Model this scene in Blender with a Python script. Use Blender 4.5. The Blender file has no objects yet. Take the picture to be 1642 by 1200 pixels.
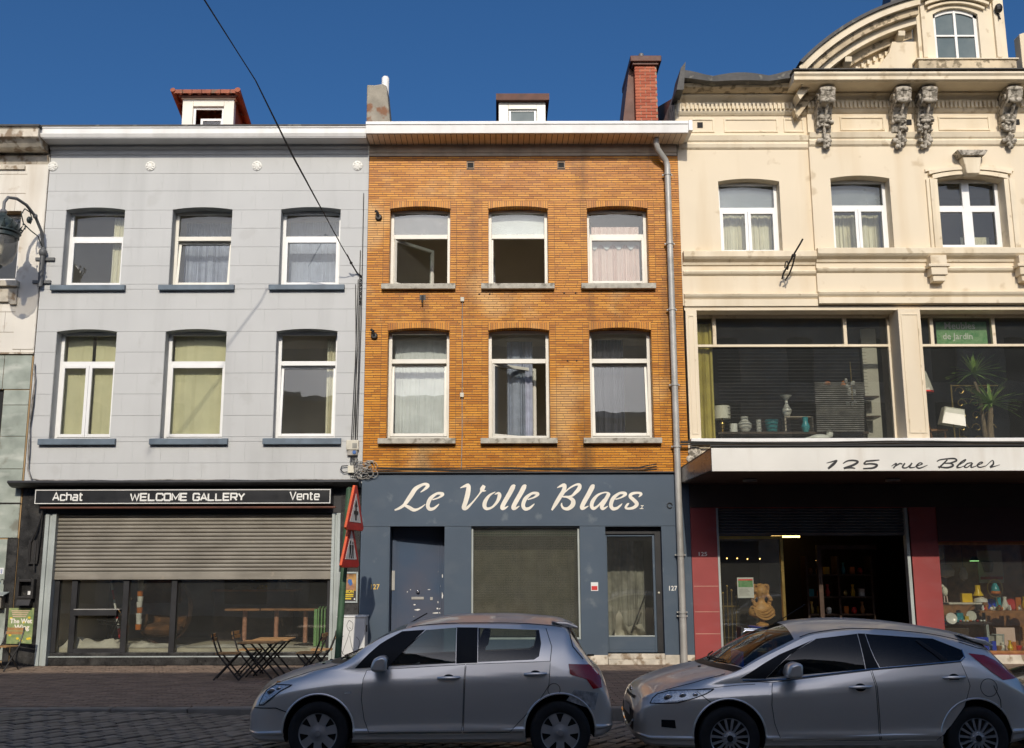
import bpy, bmesh, math, random
import numpy as np
from mathutils import Vector, Matrix
from mathutils.bvhtree import BVHTree
R = math.radians
random.seed(7)
S = bpy.context.scene
COL = S.collection
# ---------------------------------------------------------------- camera
cam = bpy.data.cameras.new('camera'); co = bpy.data.objects.new('camera', cam); COL.objects.link(co)
cam.sensor_fit = 'HORIZONTAL'; cam.sensor_width = 36.0
cam.lens = 36.0*1671/1642
cam.shift_x = 24/1642
cam.clip_end = 600
co.matrix_world = Matrix.Translation((0, -20.0, 1.723)) @ Matrix.Rotation(R(90+10.67), 4, 'X') @ Matrix.Rotation(R(-0.12), 4, 'Z')
S.camera = co
# ---------------------------------------------------------------- sky and sun (behind the camera, square to the facades)
ELEV = 30.0
w = bpy.data.worlds.new('World'); S.world = w; w.use_nodes = True
wn = w.node_tree; wn.nodes.clear()
sky = wn.nodes.new('ShaderNodeTexSky'); sky.sky_type = 'NISHITA'; sky.sun_disc = False
sky.sun_elevation = R(ELEV); sky.sun_rotation = R(180)
sky.air_density = 0.85; sky.dust_density = 4.5; sky.ozone_density = 6.0
bg = wn.nodes.new('ShaderNodeBackground'); bg.inputs['Strength'].default_value = 0.11
wo = wn.nodes.new('ShaderNodeOutputWorld')
hs = wn.nodes.new('ShaderNodeHueSaturation'); hs.inputs['Saturation'].default_value = 1.18
wn.links.new(sky.outputs[0], hs.inputs['Color']); wn.links.new(hs.outputs[0], bg.inputs[0]); wn.links.new(bg.outputs[0], wo.inputs[0])
sl = bpy.data.lights.new('sun', 'SUN'); sl.energy = 2.9; sl.angle = R(0.5); sl.color = (1.0, 0.91, 0.77)
so = bpy.data.objects.new('sun', sl); COL.objects.link(so)
so.rotation_euler = (R(90-ELEV), 0, R(1.0)); so.location = (0, -40, 40)
vs = S.view_settings; vs.view_transform = 'Standard'; vs.look = 'None'; vs.exposure = 0.0; vs.gamma = 1.0; vs.use_curve_mapping = False
S.cycles.max_bounces = 7; S.cycles.transparent_max_bounces = 12; S.cycles.glossy_bounces = 4; S.cycles.diffuse_bounces = 4
S.cycles.caustics_reflective = False; S.cycles.caustics_refractive = False
S.cycles.sample_clamp_indirect = 6.0
# ---------------------------------------------------------------- mesh builder
class MB:
    def __init__(s): s.v = []; s.f = []; s.rnd = []
    def add(s, vs, fs, r=None):
        n = len(s.v); s.v += [tuple(p) for p in vs]; s.f += [tuple(i+n for i in f) for f in fs]
        s.rnd += [random.random() if r is None else r]*len(vs); return s
    def box(s, x0, x1, y0, y1, z0, z1, r=None):
        return s.add([(x0,y0,z0),(x1,y0,z0),(x1,y1,z0),(x0,y1,z0),(x0,y0,z1),(x1,y0,z1),(x1,y1,z1),(x0,y1,z1)],
                     [(0,3,2,1),(4,5,6,7),(0,1,5,4),(1,2,6,5),(2,3,7,6),(3,0,4,7)], r)
    def prism(s, poly, a, b, ax='y', r=None):
        n = len(poly)
        def P(p, t): return (p[0],t,p[1]) if ax == 'y' else ((p[0],p[1],t) if ax == 'z' else (t,p[0],p[1]))
        vs = [P(p,a) for p in poly]+[P(p,b) for p in poly]
        fs = [tuple(range(n)), tuple(range(2*n-1,n-1,-1))]+[(i,i+n,(i+1)%n+n,(i+1)%n) for i in range(n)]
        return s.add(vs, fs, r)
    def tube(s, pts, rad, n=8, cap=True, closed=False):
        pts = [Vector(p) for p in pts]; m = len(pts); rad = rad if isinstance(rad, (list, tuple)) else [rad]*m
        vs = []; prev = None
        for i, p in enumerate(pts):
            if closed: t = pts[(i+1) % m]-pts[i-1]
            else: t = pts[min(i+1,m-1)]-pts[max(i-1,0)]
            t = t.normalized() if t.length > 1e-9 else Vector((0,0,1))
            u = prev if prev is not None else (Vector((0,0,1)) if abs(t.z) < .9 else Vector((1,0,0)))
            u = (u-t*u.dot(t)).normalized(); prev = u; q = t.cross(u)
            for k in range(n):
                a = 2*math.pi*k/n; vs.append(p+(u*math.cos(a)+q*math.sin(a))*rad[i])
        fs = []
        for i in range(m if closed else m-1):
            for k in range(n):
                a = i*n+k; b = i*n+(k+1) % n; c = ((i+1) % m)*n+(k+1) % n; d = ((i+1) % m)*n+k
                fs.append((a,b,c,d))
        if cap and not closed: fs += [tuple(range(n-1,-1,-1)), tuple(range((m-1)*n, m*n))]
        return s.add(vs, fs)
    def lathe(s, prof, c=(0,0,0), n=20, ax='z', sx=1, sy=1, cap=True):
        vs = []; m = len(prof)
        for (r, z) in prof:
            for k in range(n):
                a = 2*math.pi*k/n; x, y = r*math.cos(a)*sx, r*math.sin(a)*sy
                p = (x,y,z) if ax == 'z' else ((x,z,y) if ax == 'y' else (z,x,y))
                vs.append((c[0]+p[0], c[1]+p[1], c[2]+p[2]))
        fs = [(i*n+k, i*n+(k+1) % n, (i+1)*n+(k+1) % n, (i+1)*n+k) for i in range(m-1) for k in range(n)]
        if cap and prof[0][0] > 1e-6: fs.append(tuple(range(n-1,-1,-1)))
        if cap and prof[-1][0] > 1e-6: fs.append(tuple(range((m-1)*n, m*n)))
        return s.add(vs, fs)
    def ball(s, c, rx, ry=None, rz=None, n=14, m=8):
        ry = rx if ry is None else ry; rz = rx if rz is None else rz
        vs = []; 
        for i in range(m+1):
            t = math.pi*i/m
            for k in range(n):
                a = 2*math.pi*k/n; vs.append((c[0]+rx*math.sin(t)*math.cos(a), c[1]+ry*math.sin(t)*math.sin(a), c[2]-rz*math.cos(t)))
        return s.add(vs, [(i*n+k, i*n+(k+1) % n, (i+1)*n+(k+1) % n, (i+1)*n+k) for i in range(m) for k in range(n)])
    def grid(s, P):                                   # P[i][j] points
        n = len(P); m = len(P[0])
        return s.add([p for row in P for p in row], [(i*m+j, i*m+j+1, (i+1)*m+j+1, (i+1)*m+j) for i in range(n-1) for j in range(m-1)])
    def stroke(s, pts, y=0.0, fx=lambda a: a, fz=lambda a: a, kw=1.0, sub=5):   # painted brush stroke: (x, z, width)
        q = []
        for i in range(len(pts)-1):                   # Catmull-Rom
            p0 = pts[max(i-1,0)]; p1 = pts[i]; p2 = pts[i+1]; p3 = pts[min(i+2,len(pts)-1)]
            for k in range(sub):
                t = k/sub
                q.append(tuple(.5*((2*p1[j])+(-p0[j]+p2[j])*t+(2*p0[j]-5*p1[j]+4*p2[j]-p3[j])*t*t+(-p0[j]+3*p1[j]-3*p2[j]+p3[j])*t**3) for j in range(3)))
        q.append(tuple(pts[-1])); W = []
        for i, p in enumerate(q):
            a = q[max(i-1,0)]; b = q[min(i+1,len(q)-1)]
            ax, az, bx, bz = fx(a[0]), fz(a[1]), fx(b[0]), fz(b[1]); d = math.hypot(bx-ax, bz-az) or 1
            nx, nz = -(bz-az)/d, (bx-ax)/d; h = max(p[2],1)*kw/2; yy = y-i*4e-5
            X, Z = fx(p[0]), fz(p[1]); W.append([(X+nx*h,yy,Z+nz*h),(X-nx*h,yy,Z-nz*h)])
        s.grid(W); return s
    def line(s, pts, wd, y=0.0):                      # constant-width polyline with mitres, in XZ
        W = []; n = len(pts); closed = pts[0] == pts[-1]
        for i, p in enumerate(pts):
            a = pts[i-1] if i else (pts[-2] if closed else None); b = pts[i+1] if i < n-1 else (pts[1] if closed else None)
            d1 = Vector((p[0]-a[0],p[1]-a[1])).normalized() if a else None; d2 = Vector((b[0]-p[0],b[1]-p[1])).normalized() if b else None
            if d1 is None: d1 = d2
            if d2 is None: d2 = d1
            t = (d1+d2); t = t.normalized() if t.length > .2 else d1
            nn = Vector((-t.y,t.x)); k = 1/max(.7, nn.dot(Vector((-d1.y,d1.x)))); h = wd/2*k
            W.append([(p[0]+nn.x*h,y-i*3e-5,p[1]+nn.y*h),(p[0]-nn.x*h,y-i*3e-5,p[1]-nn.y*h)])
        s.grid(W); return s
    def xf(s, M, start=0):
        for i in range(start, len(s.v)): s.v[i] = tuple(M @ Vector(s.v[i]))
        return s
MATS = {}
BASE = {}
def link_mesh(name, me, mat, parent=None):
    o = bpy.data.objects.new(name, me); COL.objects.link(o)
    if mat is not None: me.materials.append(MATS[mat] if isinstance(mat, str) else mat)
    if parent is not None: o.parent = parent
    return o
def obj(name, mb, mat, parent=None, smooth=False, bevel=0, angle=40, world=True, kind=None, fix=True):
    """one mesh object; vertices are given in world space unless world=False"""
    off = Vector((0,0,0))
    if parent is not None and world:
        p = parent
        while p.parent is not None: p = p.parent
        off = Vector(BASE.get(p.name, (0,0,0)))
    me = bpy.data.meshes.new(name)
    me.from_pydata([(a[0]-off.x,a[1]-off.y,a[2]-off.z) for a in mb.v], [], mb.f)
    if fix:
        bm = bmesh.new(); bm.from_mesh(me); bmesh.ops.recalc_face_normals(bm, faces=bm.faces); bm.to_mesh(me); bm.free()
    at = me.attributes.new('rnd', 'FLOAT', 'POINT'); at.data.foreach_set('value', mb.rnd)
    if smooth:
        me.polygons.foreach_set('use_smooth', [True]*len(me.polygons)); me.set_sharp_from_angle(angle=R(angle))
    o = link_mesh(name, me, mat, parent)
    if bevel:
        b = o.modifiers.new('bevel', 'BEVEL'); b.width = bevel; b.segments = 2; b.limit_method = 'ANGLE'
    if kind: o['kind'] = kind
    return o
def tag(o, label, cat, group=None):
    o['label'] = label; o['category'] = cat
    if group: o['group'] = group
    return o
def thing(name, label, cat, loc=(0,0,0), rz=0, group=None):
    o = bpy.data.objects.new(name, None); COL.objects.link(o); o.location = loc; o.rotation_euler = (0,0,rz)
    o.empty_display_size = .1; BASE[o.name] = tuple(loc); return tag(o, label, cat, group)
def dup(root, loc, rz=None, label=None, group=None):
    r = root.copy(); COL.objects.link(r); r.location = loc
    if rz is not None: r.rotation_euler = (0,0,rz)
    if label: r['label'] = label
    if group: r['group'] = group
    for ch in list(root.children):
        c = ch.copy(); COL.objects.link(c); c.parent = r
        for g in ch.children:
            d = g.copy(); COL.objects.link(d); d.parent = c
    return r
# ---------------------------------------------------------------- materials
def mat(name, col, rough=.7, var=.12, scale=2.0, bump=0.0, bscale=60.0, metal=0.0, col2=None, spot=None, streak=None, rnd=None, coat=0.0, spec=.5, emit=None, rv=.08):
    m = bpy.data.materials.new(name); m.use_nodes = True; nt = m.node_tree; L = nt.links.new; N = nt.nodes.new
    b = nt.nodes['Principled BSDF']; b.inputs['Roughness'].default_value = rough; b.inputs['Metallic'].default_value = metal
    b.inputs['Coat Weight'].default_value = coat; b.inputs['Specular IOR Level'].default_value = spec; b.inputs['Coat Roughness'].default_value = .025
    geo = N('ShaderNodeNewGeometry'); pos = geo.outputs['Position']
    def noise(sc, det=4, vec=None, st=None):
        n = N('ShaderNodeTexNoise'); n.inputs['Scale'].default_value = sc; n.inputs['Detail'].default_value = det
        if st:
            mp = N('ShaderNodeMapping'); mp.inputs['Scale'].default_value = st; L(pos, mp.inputs['Vector']); L(mp.outputs[0], n.inputs['Vector'])
        else: L(pos, n.inputs['Vector'])
        return n.outputs['Fac']
    def ramp(fac, lo, hi):
        r = N('ShaderNodeMapRange'); r.inputs['From Min'].default_value = lo; r.inputs['From Max'].default_value = hi; L(fac, r.inputs['Value']); return r.outputs[0]
    def mix(fac, a, c):
        x = N('ShaderNodeMix'); x.data_type = 'RGBA'
        if isinstance(fac, float): x.inputs[0].default_value = fac
        else: L(fac, x.inputs[0])
        for sck, val in ((x.inputs[6], a), (x.inputs[7], c)):
            if isinstance(val, tuple): sck.default_value = (*val, 1)
            else: L(val, sck)
        return x.outputs[2]
    def times(a, k):
        x = N('ShaderNodeMath'); x.operation = 'MULTIPLY'; L(a, x.inputs[0]); x.inputs[1].default_value = k; return x.outputs[0]
    c2 = col2 or tuple(max(0, x*(1-2*var)) for x in col); c1 = col if col2 else tuple(min(1, x*(1+var)) for x in col)
    c = mix(ramp(noise(scale), .3, .7), c1, c2)
    if rnd:                                            # each piece its own shade
        at = N('ShaderNodeAttribute'); at.attribute_name = 'rnd'
        cr = N('ShaderNodeValToRGB'); L(at.outputs['Fac'], cr.inputs[0]); els = cr.color_ramp.elements
        for i, (p, q) in enumerate(rnd):
            e = els[i] if i < 2 else els.new(p)
            e.position = p; e.color = (*q, 1)
        c = mix(.55, c, cr.outputs[0])
    if streak:
        sc, amt, st = streak; c = mix(times(ramp(noise(1.0, 5, st=st), .52, .78), amt), c, sc)
    if spot:
        sc, amt, ss, lo = spot; c = mix(times(ramp(noise(ss, 6), lo, lo+.08), amt), c, sc)
    L(c, b.inputs['Base Color'])
    rr = N('ShaderNodeMapRange'); L(noise(scale*3), rr.inputs['Value']); rr.inputs['To Min'].default_value = max(0,rough-rv); rr.inputs['To Max'].default_value = min(1,rough+rv)
    L(rr.outputs[0], b.inputs['Roughness'])
    if bump:
        bn = N('ShaderNodeBump'); bn.inputs['Strength'].default_value = bump; bn.inputs['Distance'].default_value = .01
        L(noise(bscale, 5), bn.inputs['Height']); L(bn.outputs[0], b.inputs['Normal'])
    if emit: b.inputs['Emission Color'].default_value = (*emit[0],1); b.inputs['Emission Strength'].default_value = emit[1]
    MATS[name] = m; return m
def glass(name, ior=1.75, tint=(.93,.95,.94), wob=.02, wsc=1.2, dirt_haze=.06, rough=0.0):
    m = bpy.data.materials.new(name); m.use_nodes = True; nt = m.node_tree; L = nt.links.new; N = nt.nodes.new; nt.nodes.clear()
    o = N('ShaderNodeOutputMaterial'); t = N('ShaderNodeBsdfTransparent'); t.inputs[0].default_value = (*tint,1)
    g = N('ShaderNodeBsdfGlossy'); g.inputs['Roughness'].default_value = rough; d = N('ShaderNodeBsdfDiffuse'); d.inputs[0].default_value = (.5,.5,.47,1)
    geo = N('ShaderNodeNewGeometry'); dt = N('ShaderNodeVectorMath'); dt.operation = 'DOT_PRODUCT'; L(geo.outputs['Incoming'], dt.inputs[0]); L(geo.outputs['Normal'], dt.inputs[1])
    def mth(op, a, c=None):
        x = N('ShaderNodeMath'); x.operation = op
        for i, q in enumerate((a, c)):
            if q is None: continue
            if isinstance(q, (int, float)): x.inputs[i].default_value = q
            else: L(q, x.inputs[i])
        return x.outputs[0]
    f0 = ((ior-1)/(ior+1))**2; fac = mth('ADD', mth('MULTIPLY', mth('POWER', mth('SUBTRACT', 1.0, mth('ABSOLUTE', dt.outputs['Value'])), 5.0), 1-f0), f0)
    n = N('ShaderNodeTexNoise'); n.inputs['Scale'].default_value = wsc; L(geo.outputs['Position'], n.inputs['Vector'])
    b = N('ShaderNodeBump'); b.inputs['Strength'].default_value = wob; b.inputs['Distance'].default_value = .1; L(n.outputs['Fac'], b.inputs['Height']); L(b.outputs[0], g.inputs['Normal'])
    n2 = N('ShaderNodeTexNoise'); n2.inputs['Scale'].default_value = 3.5; n2.inputs['Detail'].default_value = 7; L(geo.outputs['Position'], n2.inputs['Vector'])
    r = N('ShaderNodeMapRange'); r.inputs['From Min'].default_value = .4; r.inputs['From Max'].default_value = .8; r.inputs['To Max'].default_value = dirt_haze*1.25; r.inputs['To Min'].default_value = dirt_haze*.8; L(n2.outputs['Fac'], r.inputs['Value'])
    m1 = N('ShaderNodeMixShader'); L(r.outputs[0], m1.inputs[0]); L(t.outputs[0], m1.inputs[1]); L(d.outputs[0], m1.inputs[2])
    m2 = N('ShaderNodeMixShader'); L(fac, m2.inputs[0]); L(m1.outputs[0], m2.inputs[1]); L(g.outputs[0], m2.inputs[2]); L(m2.outputs[0], o.inputs[0])
    MATS[name] = m
glass('pane_glass', 1.55, (.93,.95,.94), .02, 1.3, .03); glass('shop_glass', 1.75, (.88,.89,.86), .02, .8, .028); glass('car_glass', 1.55, (.66,.71,.68), .0, 1, .008); glass('tint_glass', 1.5, (.10,.11,.11), .0, 1, .01)  # shop_glass carries extra diffuse haze in place of pale street reflections
glass('lamp_glass', 1.45, (.80,.78,.74), .0, 1, .16); glass('wired_glass', 1.6, (.68,.68,.62), .01, 30, .06, .06); glass('clear_plastic', 1.5, (.93,.95,.97), 0, 1, .0)
glass('opal_film', 1.8, (.62,.66,.66), .03, 3, .30)
BLK = (.012,.012,.013)
mat('grey_stucco', (.53,.535,.525), .75, .03, .8, .2, 90, streak=((.38,.385,.375), .45, (2.2,2.2,.16)), spot=((.42,.42,.40), .35, 1.7, .61))
mat('grey_joint', (.36,.38,.385), .85, .1, 3)
mat('sill_blue', (.125,.165,.205), .6, .12, 4, .1)
mat('white_trim', (.80,.79,.76), .5, .05, 2, streak=((.45,.42,.36), .25, (5,5,.6)))
mat('grey_soffit', (.50,.50,.50), .6, .05, 2)
mat('upvc', (.82,.82,.80), .35, .03, 2)
mat('cream_upvc', (.76,.73,.64), .4, .05, 2)
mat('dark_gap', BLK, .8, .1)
mat('brick_glazed', (.62,.255,.026), .40, .10, .9, .15, 50, col2=(.43,.150,.014), rnd=[(0,(.33,.105,.010)),(.45,(.57,.22,.020)),(1,(.74,.335,.038))],
    streak=((.11,.048,.014), .95, (1.9,1.9,.17)), spot=((.76,.52,.24), .45, .5, .56), spec=.22)
mat('mortar', (.115,.092,.068), .9, .2, 6)
mat('sill_stone', (.46,.43,.36), .85, .15, 8, .3, 60, spot=((.12,.10,.07), .6, 9, .56))
mat('eave_board', (.78,.68,.56), .55, .1, 1.5, streak=((.25,.16,.10), .4, (6,2,6)))
mat('frieze_board', (.58,.49,.38), .6, .12, 2, streak=((.16,.09,.05), .6, (3,3,.5)))
mat('beige_stucco', (.755,.65,.485), .8, .025, .7, .18, 70, streak=((.58,.43,.24), .50, (2.0,2.0,.22)), spot=((.46,.34,.19), .5, 2.6, .63))
mat('beige_light', (.77,.67,.50), .75, .06, 1.2, .1, streak=((.48,.35,.18), .45, (3,3,.4)), spot=((.34,.24,.12), .5, 4.5, .62))
mat('beige_dirty', (.60,.49,.33), .8, .15, 3, .3, 40, spot=((.12,.09,.05), .75, 7, .52))
mat('stone_grey', (.50,.45,.37), .85, .2, 9, .3, 50, spot=((.10,.085,.06), .8, 14, .50))
mat('white_stucco', (.74,.70,.62), .8, .05, 1, .2, 60, streak=((.40,.30,.18), .5, (2.2,2.2,.4)), spot=((.35,.24,.13), .5, 2.4, .62))
mat('white_weathered', (.62,.56,.46), .8, .15, 4, .2, 30, spot=((.20,.13,.07), .8, 5, .52))
mat('marble_green', (.42,.46,.40), .35, .2, 2.5, col2=(.24,.27,.23), streak=((.66,.67,.60), .8, (1.6,1.6,4)), spot=((.16,.13,.09), .5, 3, .60))
mat('marble_joint', (.40,.27,.14), .9)
mat('marble_black', (.035,.034,.033), .28, .3, 5, streak=((.20,.19,.17), .28, (3,3,3)), spot=((.16,.15,.13), .3, 22, .62))
mat('black_paint', (.022,.022,.024), .45, .2, 3)
mat('sign_black', (.02,.021,.023), .32, .2, 2, streak=((.07,.07,.075), .5, (.6,1,3)))
mat('white_paint', (.80,.79,.74), .6, .05, 5)
mat('letter_cream', (.83,.77,.66), .6, .05, 5)
mat('black_letter', (.02,.02,.022), .5)
mat('shutter_metal', (.29,.265,.22), .5, .12, 1.5, metal=.25, streak=((.11,.09,.065), .5, (.8,1,9)), spot=((.40,.34,.26), .4, 6, .66))
mat('shutter_dark', (.13,.13,.14), .5, .15, 2, metal=.3)
mat('rail_metal', (.42,.46,.44), .5, .1, 2, metal=.15, streak=((.22,.22,.20), .4, (4,4,.4)))
mat('blue_wall', (.058,.086,.122), .62, .05, .9, .12, 60, streak=((.095,.118,.145), .6, (1.5,1.5,2.4)), spot=((.16,.19,.21), .5, 3.2, .64))
mat('blue_door', (.052,.082,.135), .35, .18, 1.4, col2=(.085,.092,.125), spot=((.62,.58,.50), .85, 7.5, .70))
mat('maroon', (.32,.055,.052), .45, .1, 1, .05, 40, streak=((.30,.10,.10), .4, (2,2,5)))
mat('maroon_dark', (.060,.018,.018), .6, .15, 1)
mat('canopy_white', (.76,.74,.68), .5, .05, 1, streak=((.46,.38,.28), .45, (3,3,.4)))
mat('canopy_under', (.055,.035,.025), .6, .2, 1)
mat('canopy_side', (.17,.15,.145), .25, .1, 1)
mat('galvanised', (.44,.43,.40), .5, .12, 3, metal=.2, streak=((.24,.22,.19), .5, (8,8,.5)))
mat('cable_black', (.018,.017,.016), .6)
mat('cable_grey', (.30,.28,.25), .6, .3, 8)
mat('box_plastic', (.62,.58,.47), .5, .1, 4)
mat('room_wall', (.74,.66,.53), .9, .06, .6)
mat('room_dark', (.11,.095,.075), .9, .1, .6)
mat('room_white', (.62,.59,.52), .9, .06, .6)
mat('shop_floor', (.66,.60,.48), .6, .15, 2)
mat('gallery_back', (.20,.16,.12), .8, .2, 1)
mat('shop_dark', (.030,.023,.018), .8, .2, 1)
mat('brick_red', (.42,.105,.050), .8, .1, 3, .2, 40, rnd=[(0,(.30,.065,.035)),(.5,(.44,.12,.06)),(1,(.55,.19,.10))])
mat('mortar_light', (.36,.27,.20), .9)
mat('render_old', (.34,.31,.25), .9, .15, 3, .4, 25, spot=((.22,.10,.05), .9, 3.2, .56))
mat('roof_tile', (.33,.095,.045), .7, .2, 4, .2, 30, spot=((.16,.11,.07), .8, 6, .55))
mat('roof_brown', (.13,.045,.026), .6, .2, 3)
mat('zinc', (.20,.20,.20), .5, .15, 3, metal=.4)
mat('zinc_dark', (.05,.048,.046), .6, .2, 5, spot=((.20,.19,.15), .6, 5, .6))
mat('slate', (.028,.030,.036), .4, .2, 4)
mat('timber_red', (.30,.085,.035), .7, .2, 5)
mat('pane_grey', (.13,.165,.175), .45, .15, 2.5, col2=(.08,.115,.13), spec=.25)
mat('blind_yellow', (.66,.60,.36), .7, .05, 3)
mat('curtain_cream', (.68,.62,.44), .85, .06, 4)
mat('curtain_white', (.72,.72,.70), .85, .06, 4)
mat('curtain_pink', (.74,.55,.48), .85, .05, 4)
mat('curtain_blue', (.34,.36,.44), .85, .1, 6)
mat('curtain_dark', (.05,.045,.055), .85, .2, 6)
mat('curtain_mustard', (.52,.43,.10), .75, .1, 5)
mat('iron', (.022,.020,.019), .5, .2, 8)
mat('lamp_iron', (.035,.05,.05), .45, .3, 9)
mat('lamp_post_grey', (.12,.125,.13), .5)
mat('pole_green', (.055,.115,.062), .5, .12, 5)
mat('sign_red', (.52,.030,.020), .45, .08, 4)
mat('sign_rim_sunlit', (.72,.115,.035), .5)  # sunlit look put into the rim colour, brighter orange than the face
mat('sign_white', (.70,.70,.67), .5, .06, 6)
mat('cabinet', (.66,.66,.64), .55, .05, 3, streak=((.36,.34,.30), .4, (6,6,.6)))
mat('wood_slat', (.46,.255,.10), .55, .12, 9, .1, 60, streak=((.30,.15,.05), .5, (14,3,14)))
mat('paver', (.25,.18,.13), .8, .2, 3, .3, 60, rnd=[(0,(.17,.12,.088)),(.5,(.25,.18,.13)),(1,(.34,.245,.18))])
mat('paver_joint', (.022,.019,.017), .95)
mat('sett', (.19,.166,.132), .62, .2, 5, .5, 45, rnd=[(0,(.11,.096,.076)),(.5,(.19,.166,.132)),(1,(.27,.236,.19))])
mat('sett_joint', (.016,.015,.014), .95)
mat('kerb_stone', (.22,.20,.17), .7, .15, 4, .3, 40)
mat('brass', (.52,.36,.12), .3, .1, 6, metal=.9)
mat('bust_clay', (.60,.32,.10), .5, .12, 12, .1, 40)
mat('pink_marble', (.55,.27,.18), .5, .2, 12)
mat('blue_glaze', (.02,.06,.55), .15, .05)
mat('chrome', (.65,.65,.67), .1, .03, metal=1.0)
mat('paper_white', (.78,.78,.76), .7, .03)
mat('poster_green', (.16,.24,.09), .7, .45, 14, col2=(.34,.38,.16))
mat('poster_ochre', (.62,.36,.10), .6, .3, 6, col2=(.16,.07,.03))
mat('number_yellow', (.70,.46,.10), .6)
mat('poster_dark', (.05,.04,.04), .6)
mat('poster_yellow', (.80,.58,.03), .6)
mat('poster_pink', (.70,.48,.36), .6)
mat('skin_print', (.38,.19,.10), .6, .2, 20)
mat('blue_print', (.05,.14,.38), .6)
mat('red_print', (.70,.03,.03), .6)
mat('leaf_green', (.16,.30,.05), .5, .3, 6, col2=(.32,.44,.10))
mat('banner_green', (.07,.30,.09), .5, .45, 11, col2=(.30,.50,.25))
mat('pot_green', (.03,.10,.07), .4)
mat('bark', (.26,.19,.12), .9, .2, 10)
mat('shade_white', (.74,.71,.60), .8, .05, 5)
mat('ceramic_white', (.76,.75,.70), .25, .05, 5)
mat('ceramic_teal', (.05,.32,.36), .25)
mat('ceramic_orange', (.60,.18,.03), .3)
mat('yellow_plastic', (.80,.52,.02), .35)
mat('red_glaze', (.55,.04,.03), .3)
mat('dark_wood', (.06,.032,.018), .5, .25, 8)
mat('mid_wood', (.32,.14,.045), .5, .2, 8)
mat('green_crate', (.22,.42,.16), .5)
mat('sheet_white', (.68,.64,.55), .9, .08, 6, .2, 20)
mat('cloth_brown', (.13,.060,.024), .95, .3, 5, .3, 25, spot=((.30,.12,.04), .6, 7, .58))
mat('grey_cloth', (.35,.34,.30), .9, .2, 5)
mat('bulb_glow', (.9,.6,.2), .5, emit=((1,.55,.15), 12))
mat('tube_glow', (.9,.7,.3), .5, emit=((1,.62,.18), 7))
mat('green_glow', (.4,.8,.3), .5, emit=((.45,1,.35), 2))
mat('opp_wall_a', (.80,.67,.51), .8); mat('opp_wall_b', (.84,.74,.59), .8); mat('opp_wall_c', (.80,.64,.47), .8)  # walls made pale and warm to bounce more light into the street
mat('car_silver', (.90,.84,.76), .30, .01, 2, metal=.55, coat=1.0, rv=.01)
mat('car_silver_warm', (.86,.80,.72), .30, .01, 2, metal=.55, coat=1.0, rv=.01)
def dusty(name, amt=.6):                               # road dust lying on the upward-facing panels
    nt = MATS[name].node_tree; L = nt.links.new; N = nt.nodes.new; b = nt.nodes['Principled BSDF']; geo = N('ShaderNodeNewGeometry'); sp = N('ShaderNodeSeparateXYZ'); L(geo.outputs['Normal'], sp.inputs[0])
    n = N('ShaderNodeTexNoise'); n.inputs['Scale'].default_value = 3; n.inputs['Detail'].default_value = 6; L(geo.outputs['Position'], n.inputs['Vector'])
    r = N('ShaderNodeMapRange'); r.inputs['From Min'].default_value = .80; r.inputs['From Max'].default_value = .93; r.inputs['To Max'].default_value = amt; L(sp.outputs['Z'], r.inputs['Value'])
    m = N('ShaderNodeMath'); m.operation = 'MULTIPLY'; L(r.outputs[0], m.inputs[0]); q = N('ShaderNodeMapRange'); q.inputs['From Min'].default_value = .3; q.inputs['From Max'].default_value = .6; q.inputs['To Min'].default_value = .75; L(n.outputs['Fac'], q.inputs['Value']); L(q.outputs[0], m.inputs[1])
    d = N('ShaderNodeBsdfDiffuse'); d.inputs[0].default_value = (.46,.44,.41,1); x = N('ShaderNodeMixShader'); L(m.outputs[0], x.inputs[0]); L(b.outputs[0], x.inputs[1]); L(d.outputs[0], x.inputs[2]); L(x.outputs[0], nt.nodes['Material Output'].inputs[0])
mat('car_dust', (.36,.34,.31), .8, .1, 4)
mat('car_black', (.010,.010,.011), .25, .05, metal=.2, coat=.8, rv=.01)
dusty('car_silver'); dusty('car_silver_warm')
mat('car_interior', (.022,.021,.02), .8)
mat('car_trim', (.012,.012,.013), .55, spec=.25)
mat('car_gap', (.006,.006,.006), .9)
mat('tyre', (.016,.016,.017), .85, .2, 9)
mat('hubcap', (.42,.41,.40), .45, .1, 6, metal=.45)
mat('alloy', (.50,.50,.51), .35, .08, 6, metal=.7)
mat('tail_red', (.38,.012,.016), .12, .05, coat=.6)
mat('lens_amber', (.70,.22,.02), .2)
mat('reflector', (.82,.82,.80), .28, .12, 14, metal=.35)
mat('plate_white', (.60,.58,.55), .5)
mat('plate_blue', (.03,.16,.50), .5)
mat('tape', (.62,.62,.62), .3, .25, 22, metal=.5)
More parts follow.
